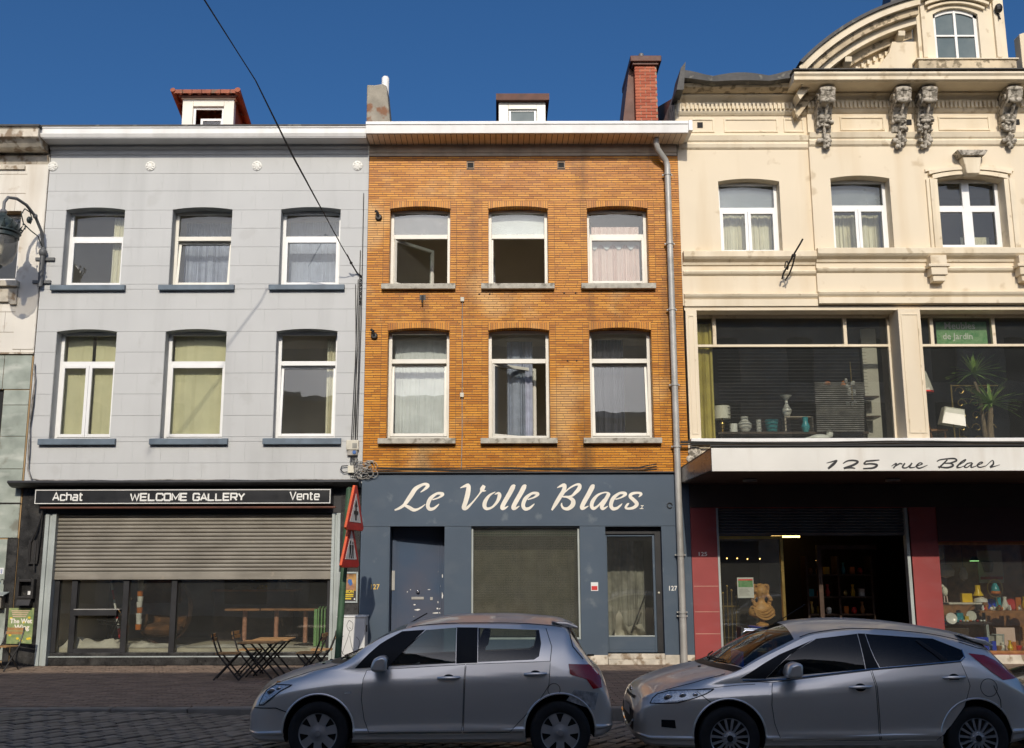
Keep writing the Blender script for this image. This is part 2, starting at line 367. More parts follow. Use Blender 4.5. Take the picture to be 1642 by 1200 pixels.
# ================================================================ wall pieces with (arched) openings
def arc_z(o, x):                                       # opening: (x0, x1, z0, z_spring, rise)
    c = (o[0]+o[1])/2; h = (o[1]-o[0])/2; return o[3]+o[4]*(1-((x-c)/h)**2)
def cells(x0, x1, z0, z1, ops):
    """the rectangle minus the openings, as XZ polygons"""
    ops = [o for o in ops if o[0] < x1 and o[1] > x0 and o[2] < z1 and o[3]+o[4] > z0]
    xs = sorted(set([x0, x1]+[e for o in ops for e in (o[0], o[1]) if x0 < e < x1])); out = []
    for a, b in zip(xs, xs[1:]):
        if b-a < 1e-4: continue
        mid = (a+b)/2; inn = sorted([o for o in ops if o[0] <= mid <= o[1]], key=lambda o: o[2]); lo = lambda x: z0
        lows = [(a,z0),(b,z0)]
        for o in inn:
            if o[2] > min(p[1] for p in lows)+1e-4:
                out.append(lows+[(b,min(z1,o[2])),(a,min(z1,o[2]))])
            n = 10 if o[4] > 0 else 1
            lows = [(a+(b-a)*i/n, min(z1, max(z0, arc_z(o, a+(b-a)*i/n)))) for i in range(n+1)]
        if min(p[1] for p in lows) < z1-1e-4: out.append(lows+[(b,z1),(a,z1)])
    return out
def clean(poly):
    q = []
    for p in poly:
        if not q or abs(p[0]-q[-1][0])+abs(p[1]-q[-1][1]) > 1e-5: q.append(p)
    if len(q) > 1 and abs(q[0][0]-q[-1][0])+abs(q[0][1]-q[-1][1]) < 1e-5: q.pop()
    return q
def piece(mb, x0, x1, z0, z1, ya, yb, ops=(), r=None):
    r = random.random() if r is None else r
    for poly in cells(x0, x1, z0, z1, ops):
        poly = clean(poly)
        if len(poly) > 2: mb.prism(poly, ya, yb, 'y', r)
    return mb
# ================================================================ ground
g = obj('ground', MB().box(-150,150,-150,150,-1.2,-.60), 'sett_joint'); g['kind'] = 'structure'
def road_z(x, y): return -.135-.0175*(x+.6)+.012*max(-1.2, min(0, y+8))
rm = MB(); XS = [-26+i*2 for i in range(27)]
rm.grid([[(x, y, road_z(x,y)-.035) for x in XS] for y in (-21,-14,-11,-9.5,-8.4,-7.4,-6.0)])
street = obj('street', rm, 'sett_joint'); street['kind'] = 'structure'
def sett_mesh(mb, cx, cy, a, lx, ly):
    h = .036+random.random()*.014; ca, sa = math.cos(a), math.sin(a); z = road_z(cx,cy)-.035
    tx, ty = (random.random()-.5)*.04, (random.random()-.5)*.04
    def T(u, v, k): return (cx+u*ca-v*sa, cy+u*sa+v*ca, z+k+u*tx+v*ty)
    X, Y = lx/2, ly/2; i = .009
    vs = [T(-X,-Y,-.02),T(X,-Y,-.02),T(X,Y,-.02),T(-X,Y,-.02), T(-X,-Y,h-.007),T(X,-Y,h-.007),T(X,Y,h-.007),T(-X,Y,h-.007), T(-X+i,-Y+i,h),T(X-i,-Y+i,h),T(X-i,Y-i,h),T(-X+i,Y-i,h)]
    mb.add(vs, [(0,1,5,4),(1,2,6,5),(2,3,7,6),(3,0,4,7),(4,5,9,8),(5,6,10,9),(6,7,11,10),(7,4,8,11),(8,9,10,11)])
ang = R(58); ca, sa = math.cos(ang), math.sin(ang); near = []; rest = MB()
for i in range(-90, 91):
    off = random.random()*.2
    for j in range(-70, 71):
        u = j*.225+(.11 if i % 2 else 0)+off*.1; v = i*.165
        x = 0+u*ca-v*sa; y = -8+u*sa+v*ca
        if not (-9.0 < x < 9.5 and -10.6 < y < -6.08): continue
        lx, ly = .205+random.uniform(-.018,.006), .143+random.uniform(-.012,.008)
        if y > -8.9 and -6.6 < x < -2.55 and len(near) < 296: near.append((x,y,lx,ly))
        else: sett_mesh(rest, x, y, ang+random.uniform(-.03,.03), lx, ly)
for (x, y, lx, ly) in near:
    mb = MB(); sett_mesh(mb, x, y, ang+random.uniform(-.03,.03), lx, ly); obj('sett', mb, 'sett', street)
obj('setts', rest, 'sett', street, kind='stuff')
# pavement: level at the facades, falling slightly to the kerb
def pav_z(y): return .004*y
pm = MB(); pm.add([(-26,-5.78,pav_z(-5.78)-.012),(26,-5.78,pav_z(-5.78)-.012),(26,1,-.012),(-26,1,-.012),(-26,-5.78,-.6),(26,-5.78,-.6)], [(0,1,2,3),(4,5,1,0)])
pavement = obj('pavement', pm, 'paver_joint'); pavement['kind'] = 'structure'
pv = MB(); ny = 0; y = -5.74
while y < -.02:
    x = -10.2+(.11 if ny % 2 else 0)
    while x < 11.5:
        a, b = x+.006, x+.214; y0, y1 = y+.005, min(y+.105, -.015); t = random.uniform(-.003,.003); z0, z1 = pav_z(y0)+t, pav_z(y1)+t; h = .016
        pv.add([(a,y0,z0-h),(b,y0,z0-h),(b,y1,z1-h),(a,y1,z1-h),(a,y0,z0),(b,y0,z0),(b,y1,z1),(a,y1,z1)], [(4,5,6,7),(0,1,5,4),(1,2,6,5),(2,3,7,6),(3,0,4,7)])
        x += .22
    y += .11; ny += 1
obj('pavers', pv, 'paver', pavement, kind='stuff')
kb = obj('kerb', MB().box(-26,26,-5.96,-5.79,-.55,-.075), 'sett_joint'); kb['kind'] = 'structure'
x = -11.0
while x < 12:
    L_ = random.choice([.9,1.0,1.0,1.1]); t = random.uniform(-.006,.006)
    obj('kerb_stone', MB().box(x+.004,x+L_-.004,-6.0+t,-5.785,-.50,-.022+t), 'kerb_stone', kb, bevel=.018); x += L_
# ================================================================ the row across the street (behind the camera; it shades the road and shows in the window panes)
opp = [(-30,-19,12.25,'opp_wall_a','pale cream row house across the street with tall sashes'),(-19,-8.5,12.45,'opp_wall_b','pale rendered row house across the street, left of the middle'),
       (-8.5,1.5,12.20,'opp_wall_c','pale tan row house straight across the street'),(1.5,11.5,12.35,'opp_wall_a','pale cream row house across the street, right of the middle'),(11.5,30,12.30,'opp_wall_b','wide pale row house at the right end across the street')]
for (a, b, h, m, lab) in opp:
    t = thing('opposite_house', lab, 'house', ((a+b)/2,-23,0), group='row houses across the street')
    ops = []; nx = max(2, int((b-a)//3)); st = (b-a)/nx
    for i in range(nx):
        cx = a+st*(i+.5)
        for z in (4.0,6.8,9.6): ops.append((cx-.55,cx+.55,z,z+1.9,.05))
        ops.append((cx-.9,cx+.9,.4,2.9,0))
    wm = MB(); piece(wm, a, b, -.5, h, -23.3, -23, ops); wm.box(a+.01,b-.01,-33,-32.7,-.5,h-.3); wm.box(a+.001,a+.2,-32.7,-23.3,-.5,h-.3); wm.box(b-.2,b-.001,-32.7,-23.3,-.5,h-.3)
    obj('wall', wm, m, t); obj('cornice', MB().box(a+.005,b-.005,-23.3,-22.75,h-.02,h+.16), 'white_trim', t); obj('roof', MB().box(a+.02,b-.02,-33.02,-23.31,h-.28,h-.1), 'zinc_dark', t)
    for o in ops: 
        w_ = obj('window', MB().box(o[0]+.001,o[1]-.001,-23.22,-23.15,o[2]+.001,o[3]+.045), 'pane_grey', t)
# ================================================================ window units
def frame_rect(mb, x0, x1, z0, z1, wd, y0, y1):
    mb.box(x0,x0+wd,y0,y1,z0,z1); mb.box(x1-wd,x1,y0,y1,z0,z1); mb.box(x0+wd,x1-wd,y0,y1,z0,z0+wd); mb.box(x0+wd,x1-wd,y0,y1,z1-wd,z1)
def curtain(x0, x1, z0, z1, y, amp=.03, wl=.11, top=None, ph=0):
    n = max(6, int((x1-x0)/.018)); rows = 5; P = []
    for i in range(rows):
        f = i/(rows-1); z = z0+(z1-z0)*f
        P.append([(x0+(x1-x0)*j/n, y+amp*(.6+.4*(1-f))*math.sin(2*math.pi*(x0+(x1-x0)*j/n)/wl*(1+.15*math.sin(j*.37+ph))+ph+.4*f), z) for j in range(n+1)])
    return MB().grid(P)
def unit(house, o, y, tz, kind='single', m='upvc', tilt=None, swing=None, g='pane_glass', top_g=None, label=None):
    """house > window > sash, pane ..., frame set into the opening o at depth y"""
    x0, x1, z0, z1 = o[0]+.002, o[1]-.002, o[2]+.004, o[3]+o[4]-.012; fw = .065; T = .07
    f = MB(); frame_rect(f, x0, x1, z0, z1, fw, y, y+T); f.box(x0+fw,x1-fw,y-.004,y+T,tz-.045,tz+.045)
    if kind == 'cross': f.box((x0+x1)/2-.075,(x0+x1)/2+.075,y-.02,y+T-.001,z0+fw,z1-fw)
    W = obj('window', f, m, house, bevel=.006)
    if label: W['label'] = label
    if kind == 'cross':
        xm = (x0+x1)/2
        for a, b in ((x0+fw,xm-.075),(xm+.075,x1-fw)): obj('pane', MB().box(a,b,y+.03,y+.036,tz+.045,z1-fw), g, W)
    else: obj('pane', MB().box(x0+fw,x1-fw,y+.03,y+.036,tz+.045,z1-fw), top_g or g, W)
    a0, a1, b0, b1 = x0+fw-.015, x1-fw+.015, z0+fw-.015, tz-.03
    if kind in ('double', 'cross'):
        xm = (x0+x1)/2; gp = .035 if kind == 'double' else .07
        lst = [(a0, xm-gp+.03), (xm+gp-.03, a1)]
    else: lst = [(a0, a1)]
    if kind == 'double': lst = [(a0,xm-.002),(xm+.002,a1)]
    for (a, b) in lst:
        s = MB(); sw = .062; frame_rect(s, a, b, b0, b1, sw, y-.018, y+.045); pn = MB().box(a+sw,b-sw,y+.01,y+.016,b0+sw,b1-sw); hd = MB().box(b-.045,b-.02,y-.03,y-.018,(b0+b1)/2-.06,(b0+b1)/2+.06)
        if tilt is not None:
            M = Matrix.Translation((0,y+.03,b0)) @ Matrix.Rotation(R(-tilt),4,'X') @ Matrix.Translation((0,-y-.03,-b0))
        elif swing is not None:
            M = Matrix.Translation((a,y+.03,0)) @ Matrix.Rotation(R(swing),4,'Z') @ Matrix.Translation((-a,-y-.03,0))
        else: M = Matrix.Identity(4)
        obj('sash', s.xf(M), m, W, bevel=.005); obj('pane', pn.xf(M), g, W)
    return W
def sill(W, x0, x1, zt, h, m, y0=-.10, y1=.27):
    return obj('sill', MB().prism([(y0,zt-h),(y1,zt-h),(y1,zt),(.0,zt),(y0,zt-.018)], x0, x1, 'x'), m, W, bevel=.008)
def shell(house, x0, x1, zs, ztop, depth=3.4, m='room_wall'):
    """floors, party walls and a rear wall behind the facade"""
    s = MB(); s.box(x0+.02,x0+.2,.305,depth,0,ztop); s.box(x1-.2,x1-.02,.305,depth,0,ztop); s.box(x0+.02,x1-.02,depth,depth+.2,0,ztop)
    obj('party_wall', s, m, house)
    for z in zs: obj('floor_slab', MB().box(x0+.2,x1-.2,.305,depth-.002,z-.12,z+.12), m, house)
# ================================================================ grey house with the gallery
GX0, GX1 = -9.06, -2.59
H = thing('grey_house', 'grey stuccoed row house above the black-signed gallery', 'house', ((GX0+GX1)/2,0,0))
gc = [(-8.66,-7.475),(-6.52,-5.315),(-4.34,-3.135)]
GO = [(a,b,7.30,8.87,.05) for a,b in gc]+[(a,b,4.24,6.355,.05) for a,b in gc]
wall = obj('wall', piece(MB(), GX0, GX1, 3.36, 10.22, .006, .30, GO), 'grey_joint', H)
zj = [10.03,9.637,9.265,8.86,8.475,8.086,7.695,7.319,7.216,6.803,6.354,5.942,5.52,5.109,4.684,4.269,4.176,3.763,3.37]
GV = [(o[0],o[1],o[2],o[3],o[4]) for o in GO]
for i in range(len(zj)-1):
    x = GX0-(.27 if i % 2 else 0)-.12
    while x < GX1:
        a, b = max(GX0, x+.0008), min(GX1, x+.5392)
        if b-a > .03:
            mb = MB(); piece(mb, a, b, zj[i+1]+.0028, zj[i]-.0028, -.008-.0006*random.random(), .0055, GV)
            if mb.v: obj('stucco_block', mb, 'grey_stucco', wall)
        x += .54
# plain stucco lining of the reveals
for o in GO:
    obj('reveal', MB().box(o[0]-.006,o[0]+.004,.0057,.249,o[2],o[3]-.01), 'grey_stucco', wall); rv = MB().box(o[1]-.004,o[1]+.006,.0057,.249,o[2],o[3]-.01)
    obj('reveal', rv, 'grey_stucco', wall)
up, lo = [], []
up.append(unit(H, GO[0], .25, 8.34)); up.append(unit(H, GO[1], .25, 8.34, tilt=7, m='cream_upvc')); up.append(unit(H, GO[2], .25, 8.34))
lo.append(unit(H, GO[3], .25, 5.76, 'double')); lo.append(unit(H, GO[4], .25, 5.76)); lo.append(unit(H, GO[5], .25, 5.76, tilt=4))
for k, (a, b) in enumerate(gc):
    sill(up[k], a-.17, b+.12, 7.30, .12, 'sill_blue'); sill(lo[k], a-.17, b+.13, 4.24, .13, 'sill_blue')
def vblind(W, x0, x1, z0, z1, y, n, gap=None, m='blind_yellow'):
    st = (x1-x0)/n
    for k in range(n):
        if gap and k in gap: continue
        a = R(random.uniform(8,26)); cx = x0+st*(k+.5); h = st*.53
        mb = MB().add([(cx-h*math.cos(a),y-h*math.sin(a),z0),(cx+h*math.cos(a),y+h*math.sin(a),z0),(cx+h*math.cos(a),y+h*math.sin(a),z1),(cx-h*math.cos(a),y-h*math.sin(a),z1)], [(0,1,2,3)])
        obj('blind_slat', mb, m, W, fix=False)
vblind(lo[0], -8.58, -7.54, 4.28, 6.36, .42, 13, (6,)); vblind(lo[1], -6.44, -5.39, 4.28, 6.36, .42, 14)
obj('curtain', curtain(-7.82,-7.50,7.36,8.84,.40,.02,.13), 'curtain_cream', up[0]); obj('curtain', curtain(-3.42,-3.20,4.30,6.34,.55,.03,.15), 'curtain_cream', lo[2])
obj('curtain', curtain(-6.45,-5.40,7.36,8.84,.75,.03,.2), 'curtain_blue', up[1]); obj('curtain', curtain(-4.28,-3.20,7.36,8.84,.7,.01,.3), 'curtain_blue', up[2])
shell(H, GX0, GX1, (3.35,6.85,10.15), 10.1, m='room_wall')
# eaves
obj('cornice', MB().prism([(-.44,10.235),(-.47,10.30),(-.47,10.40),(-.49,10.42),(-.49,10.44),(.3,10.44),(.3,10.235)], GX0-.06, GX1-.012, 'x'), 'white_trim', H, bevel=.006)
obj('gutter_edge', MB().box(GX0-.07,GX1-.012,-.50,.2,10.441,10.475), 'zinc_dark', H)
obj('soffit', MB().box(GX0,GX1-.012,-.43,-.001,10.218,10.2345), 'grey_soffit', H)
obj('moulding', MB().prism([(-.10,10.217),(-.10,10.17),(-.05,10.13),(-.035,10.13),(-.035,10.05),(-.012,10.03),(.004,10.03),(.004,10.217)], GX0+.002, GX1-.012, 'x'), 'grey_soffit', H)
obj('roof', MB().add([(GX0,.2,10.44),(GX1,.2,10.44),(GX1,5.5,12.3),(GX0,5.5,12.3),(GX0,.2,10.3),(GX1,.2,10.3),(GX1,5.5,10.3),(GX0,5.5,10.3)], [(0,1,2,3),(4,7,6,5),(2,3,7,6),(1,2,6,5),(0,3,7,4)]), 'roof_tile', H)
for x in (-9.0,-7.02,-4.86,-2.82):                     # rosettes
    mb = MB(); mb.lathe([(.10,0),(.10,.015),(.088,.02),(.06,.018),(.05,.03),(.022,.036),(0,.036)], (0,0,0), 20, 'z')
    for k in range(8): a = k*math.pi/4; mb.ball((.068*math.cos(a),.068*math.sin(a),.022), .024,.024,.016,8,5)
    mb.xf(Matrix.Translation((x,-.010,9.795)) @ Matrix.Rotation(R(90),4,'X')); obj('rosette', mb, 'white_paint', H, smooth=True)
# dormer
D = MB(); D.box(-6.83,-6.60,1.2,1.35,10.9,11.82); D.box(-5.93,-5.71,1.2,1.35,10.9,11.82); D.box(-6.60,-5.93,1.2,1.35,11.66,11.82); D.box(-6.60,-5.93,1.2,1.35,10.9,11.2)
D.box(-6.86,-5.68,1.16,1.36,11.821,11.90)
dm = obj('dormer', D, 'cream_upvc', H, bevel=.008)
obj('dormer_cheek', MB().prism([(1.351,10.9),(3.6,10.9),(3.6,11.75),(1.351,11.86)], -5.74, -5.715, 'x'), 'timber_red', dm)
obj('dormer_cheek', MB().prism([(1.351,10.9),(3.6,10.9),(3.6,11.75),(1.351,11.86)], -6.825, -6.80, 'x'), 'timber_red', dm)
f = MB(); frame_rect(f, -6.60,-5.93,11.201,11.659,.05,1.26,1.30); obj('frame', f, 'upvc', dm)
f = MB(); frame_rect(f, -6.48,-5.99,11.0,11.46,.05,1.40,1.44); obj('sash', f, 'upvc', dm); obj('pane', MB().box(-6.43,-6.04,1.415,1.42,11.05,11.41), 'pane_glass', dm)
obj('back_board', MB().box(-6.79,-5.76,2.4,2.45,10.9,11.8), 'room_dark', dm)
for row in range(6):                                   # pantiles, seen along the front and right edge
    for k in range(7):
        x = -7.0+k*.205; y0 = 1.02+row*.34; z = 11.93-.10*row; 
        mb = MB(); n = 6
        mb.grid([[(x+.215*j/n, yy, z+dz+.035*math.sin(math.pi*2*j/n+.4)+.02*(1 if j == n else 0)) for j in range(n+1)] for yy, dz in ((y0,.0),(y0+.38,-.075))])
        mb.grid([[(x+.215*j/n, yy, z+dz-.022+.035*math.sin(math.pi*2*j/n+.4)) for j in range(n+1)] for yy, dz in ((y0,.0),(y0+.38,-.075))])
        mb.add([(x,y0,z-.05),(x+.215,y0,z-.05),(x+.215,y0,z+.035),(x,y0,z+.035)], [(0,1,2,3)])
        obj('pantile', mb, 'roof_tile', dm, fix=False)
obj('ridge_tile', MB().tube([(-7.0,1.0,11.95),(-7.0,2.0,11.66),(-7.0,3.0,11.37)], .055, 8), 'roof_tile', dm); obj('ridge_tile', MB().tube([(-5.60,1.0,11.95),(-5.60,2.0,11.66),(-5.60,3.0,11.37)], .065, 8), 'roof_tile', dm)
obj('eaves_board', MB().box(-6.9,-5.63,1.1,1.15,11.84,11.91), 'roof_brown', dm)  # dark brown board under the front tiles
# chimney with white flue
ch = obj('chimney', MB().prism([(-2.86,10.9),(-2.28,10.9),(-2.43,12.28),(-2.52,12.33),(-2.70,12.30),(-2.87,12.31)], 1.5, 2.1, 'y'), 'render_old', H, bevel=.03)
obj('flue', MB().lathe([(.085,12.2),(.085,12.62),(.06,12.66),(0,12.66)], (-2.50,1.85,0), 14), 'white_trim', ch, smooth=True)
# ---------------------------------------------------------------- the gallery shopfront
obj('shop_cap', MB().prism([(-.40,3.40),(-.42,3.36),(-.30,3.30),(-.22,3.28),(.006,3.28),(.006,3.369),(-.05,3.40)], -9.20, GX1-.012, 'x'), 'black_paint', H, bevel=.005)
pil = MB(); pil.box(-9.05,-8.58,-.03,.3,0,3.279); obj('pilaster', pil, 'marble_black', H); obj('pilaster', MB().box(-2.975,GX1-.012,-.03,.3,0,3.279), 'marble_black', H)
obj('shutter_box', MB().box(-8.579,-2.976,-.02,.30,2.80,3.279).box(GX0+.001,GX1-.012,.007,.30,3.2795,3.3595), 'black_paint', H)
sg = obj('sign_box', MB().box(-8.72,-3.12,-.30,-.031,2.955,3.245), 'sign_black', H, bevel=.01)
bd = MB(); 
for (a, b, c, d) in ((-8.70,-3.14,3.218,3.232),(-8.70,-3.14,2.968,2.982),(-8.70,-8.686,2.982,3.218),(-3.154,-3.14,2.982,3.218)): bd.box(a,b,-.306,-.301,c,d)
obj('sign_border', bd, 'white_paint', sg); obj('awning_rail', MB().tube([(-8.62,-.22,2.90),(-3.05,-.22,2.90)], .022, 8), 'roof_brown', sg)
RR = [(.12,1),(.88,1),(1,.88),(1,.12),(.88,0),(.12,0),(0,.12),(0,.88),(.12,1)]
GL = {'W':[[(0,1),(.24,0),(.5,.85),(.76,0),(1,1)]],'E':[[(1,1),(0,1),(0,0),(1,0)],[(0,.5),(.9,.5)]],'L':[[(0,1),(0,0),(1,0)]],
 'C':[[(1,.72),(1,.88),(.88,1),(.12,1),(0,.88),(0,.12),(.12,0),(.88,0),(1,.12),(1,.28)]],'O':[RR],'M':[[(0,0),(0,1),(.5,.2),(1,1),(1,0)]],
 'G':[[(1,.75),(1,.88),(.88,1),(.12,1),(0,.88),(0,.12),(.12,0),(.88,0),(1,.12),(1,.46),(.55,.46)]],'A':[[(0,0),(.5,1),(1,0)],[(.2,.3),(.8,.3)]],
 'R':[[(0,0),(0,1),(.88,1),(1,.9),(1,.56),(.88,.46),(0,.46)],[(.55,.46),(1,0)]],'Y':[[(0,1),(.5,.45),(1,1)],[(.5,.45),(.5,0)]],'V':[[(0,1),(.5,0),(1,1)]],
 'c':[[(.95,.55),(.95,.62),(.85,.7),(.1,.7),(0,.6),(0,.1),(.1,0),(.85,0),(.95,.08),(.95,.15)]],'h':[[(0,1),(0,0)],[(0,.6),(.1,.7),(.85,.7),(.95,.6),(.95,0)]],
 'a':[[(.08,.7),(.85,.7),(.95,.6),(.95,0),(.1,0),(0,.1),(0,.28),(.1,.38),(.95,.38)]],'t':[[(.3,.95),(.3,.1),(.42,0),(.9,0)],[(0,.7),(.9,.7)]],
 'e':[[(0,.36),(.95,.36),(.95,.6),(.85,.7),(.1,.7),(0,.6),(0,.1),(.1,0),(.95,0)]],'n':[[(0,.7),(0,0)],[(0,.6),(.1,.7),(.85,.7),(.95,.6),(.95,0)]]}
def word(txt, x0, x1, z0, h, y, wd, wide={}):
    ws = [{'W':1.35,'M':1.1,'h':.8,'c':.75,'a':.8,'t':.6,'e':.82,'n':.8}.get(c,1.0) for c in txt]; gap = .28; tot = sum(ws)+gap*(len(txt)-1); k = (x1-x0)/tot; mb = MB(); x = x0
    for c, w_ in zip(txt, ws):
        for i, pl in enumerate(GL[c]): mb.line([(x+p[0]*w_*k, z0+p[1]*h) for p in pl], wd, y-.0012*i)
        x += (w_+gap)*k
    return mb
k_ = .985
obj('sign_lettering', word('Achat', -8.36, -7.80, 3.035, .145, -.3025, .027), 'white_paint', sg, fix=False)
obj('sign_lettering', word('WELCOME', -6.90, -5.84, 3.03, .125, -.3025, .030), 'white_paint', sg, fix=False)
obj('sign_lettering', word('GALLERY', -5.72, -4.76, 3.03, .125, -.3025, .030), 'white_paint', sg, fix=False)
obj('sign_lettering', word('Vente', -3.90, -3.35, 3.04, .145, -.3025, .025), 'white_paint', sg, fix=False)
sh = obj('shutter', MB().box(-8.37,-3.14,.085,.095,1.56,2.80), 'shutter_metal', H)
n = 15
for k in range(n):                                     # convex steel slats
    z = 1.715+k*(2.80-1.715)/n; hh = (2.80-1.715)/n
    pr = [(.084,z+.002),(.066,z+.006),(.050,z+hh*.3),(.048,z+hh*.6),(.060,z+hh*.88),(.080,z+hh*.95),(.084,z+hh*.97)]
    obj('slat', MB().prism(pr, -8.37, -3.14, 'x'), 'shutter_metal', sh)
obj('bottom_rail', MB().box(-8.37,-3.14,.045,.10,1.565,1.712), 'shutter_metal', sh, bevel=.008)
for (a, b) in ((-8.579,-8.372),(-3.138,-2.976)):
    r = MB(); w_ = (b-a); r.box(a,a+w_*.36,-.06,.16,.0,2.799); r.box(a+w_*.64,b,-.06,.16,.0,2.799); r.box(a+w_*.36,a+w_*.64,-.03,.16,.0,2.799); obj('guide_rail', r, 'rail_metal', H, bevel=.006)
pl = MB(); pl.box(-8.371,-3.139,.05,.30,0.0,.155); pl.box(-8.371,-3.139,.09,.30,.156,.225); obj('plinth', pl, 'marble_black', H, bevel=.006)
obj('plinth_ledge', MB().box(-8.371,-3.139,.035,.089,.145,.165), 'rail_metal', H)
fr = MB()
for (a, b) in ((-8.371,-8.28),(-8.05,-7.94),(-7.075,-6.965),(-6.165,-6.055),(-3.22,-3.139)): fr.box(a,b,.10,.24,.226,2.6)
fr.box(-8.28,-3.22,.17,.23,2.55,2.6); sf = obj('shop_window', fr, 'black_paint', H, bevel=.008)
for (a, b) in ((-8.28,-8.05),(-6.965,-6.165),(-6.055,-3.22)): obj('pane', MB().box(a,b,.16,.17,.226,2.6), 'shop_glass', sf)
dr = obj('shop_door', MB().box(-7.94,-7.075,.11,.20,.226,.30), 'black_paint', H); obj('pane', MB().box(-7.94,-7.075,.16,.17,.301,2.6), 'shop_glass', dr)
obj('push_bar', MB().box(-7.96,-7.16,.06,.16,.90,1.01), 'black_paint', dr, bevel=.008); obj('bar_cap', MB().box(-7.96,-7.10,.05,.165,1.011,1.024), 'galvanised', dr)
fl = MB(); fl.box(GX0+.2,GX1-.2,.301,3.398,-.02,.30); obj('shop_floor', fl, 'shop_floor', H)
obj('back_partition', MB().box(GX0+.2,GX1-.2,3.3,3.38,.302,3.2), 'gallery_back', H); obj('side_partition', MB().box(-8.83,-8.5,.6,3.298,.302,3.2), 'room_wall', H)
ct = obj('counter', MB().box(-5.9,-4.25,2.2,2.8,.302,1.30), 'dark_wood', H); obj('counter_top', MB().box(-5.95,-4.2,2.15,2.85,1.301,1.34), 'mid_wood', ct)
# framed poster and notices on the pilasters
pf = thing('film_poster', 'framed yellow and ochre film poster on the black pilaster beside the signpost', 'poster', (-2.79,-.05,1.0))
f = MB(); frame_rect(f, -2.975,-2.62,1.13,1.70,.03,-.06,-.031); obj('frame', f, 'rail_metal', pf, bevel=.004)
obj('sheet', MB().box(-2.945,-2.65,-.040,-.032,1.16,1.67), 'poster_ochre', pf); obj('lower_panel', MB().box(-2.945,-2.65,-.043,-.0405,1.16,1.355), 'poster_dark', pf)
def flat(mb, pts, y): return mb.add([(p[0],y,p[1]) for p in pts], [tuple(range(len(pts)))])
p = MB(); flat(p, [(-2.94,1.37),(-2.70,1.36),(-2.68,1.44),(-2.74,1.52),(-2.80,1.57),(-2.86,1.52),(-2.94,1.50)], -.0425); obj('printed_figure', p, 'skin_print', pf, fix=False)
p = MB(); flat(p, [(-2.84,1.66),(-2.80,1.655),(-2.795,1.60),(-2.825,1.57),(-2.85,1.60)], -.0435); obj('printed_figure', p, 'skin_print', pf, fix=False)
p = MB(); flat(p, [(-2.80,1.57),(-2.74,1.56),(-2.72,1.48),(-2.76,1.44),(-2.81,1.50)], -.0445); flat(p, [(-2.93,1.48),(-2.90,1.49),(-2.84,1.40),(-2.87,1.39)], -.0446); obj('printed_coat', p, 'blue_print', pf, fix=False)
def text(name, s, x, z, size, y, m, parent, sx=1.0, bold=.0, align='LEFT', rot=None):
    c = bpy.data.curves.new(name, 'FONT'); c.body = s; c.size = size; c.align_x = align; c.offset = bold; c.resolution_u = 3
    o = bpy.data.objects.new('tmp_text', c); COL.objects.link(o); bpy.context.view_layer.update()
    me = bpy.data.meshes.new_from_object(o.evaluated_get(bpy.context.evaluated_depsgraph_get())); COL.objects.unlink(o); bpy.data.objects.remove(o)
    M = rot or Matrix.Rotation(R(90),4,'X'); off = Vector(BASE.get(parent.name if parent.parent is None else (parent.parent.name if parent.parent.parent is None else parent.parent.parent.name), (0,0,0)))
    for v in me.vertices:
        q = M @ Vector((v.co.x*sx, v.co.y, 0)); v.co = q+Vector((x,y,z))-off
    t = link_mesh(name, me, m, parent); return t
text('lettering', 'UNION', -2.925, 1.315, .072, -.0445, 'poster_yellow', pf, .95, .003)
p = MB()
for (a, b, c, d) in ((-2.925,-2.70,1.268,1.296),(-2.925,-2.70,1.240,1.256),(-2.925,-2.74,1.195,1.222)): p.box(a,b,-.0449,-.0435,c,d)
obj('printed_lines', p, 'poster_yellow', pf)
obj('seal', MB().box(-2.69,-2.665,-.0447,-.0435,1.185,1.215), 'paper_white', pf)
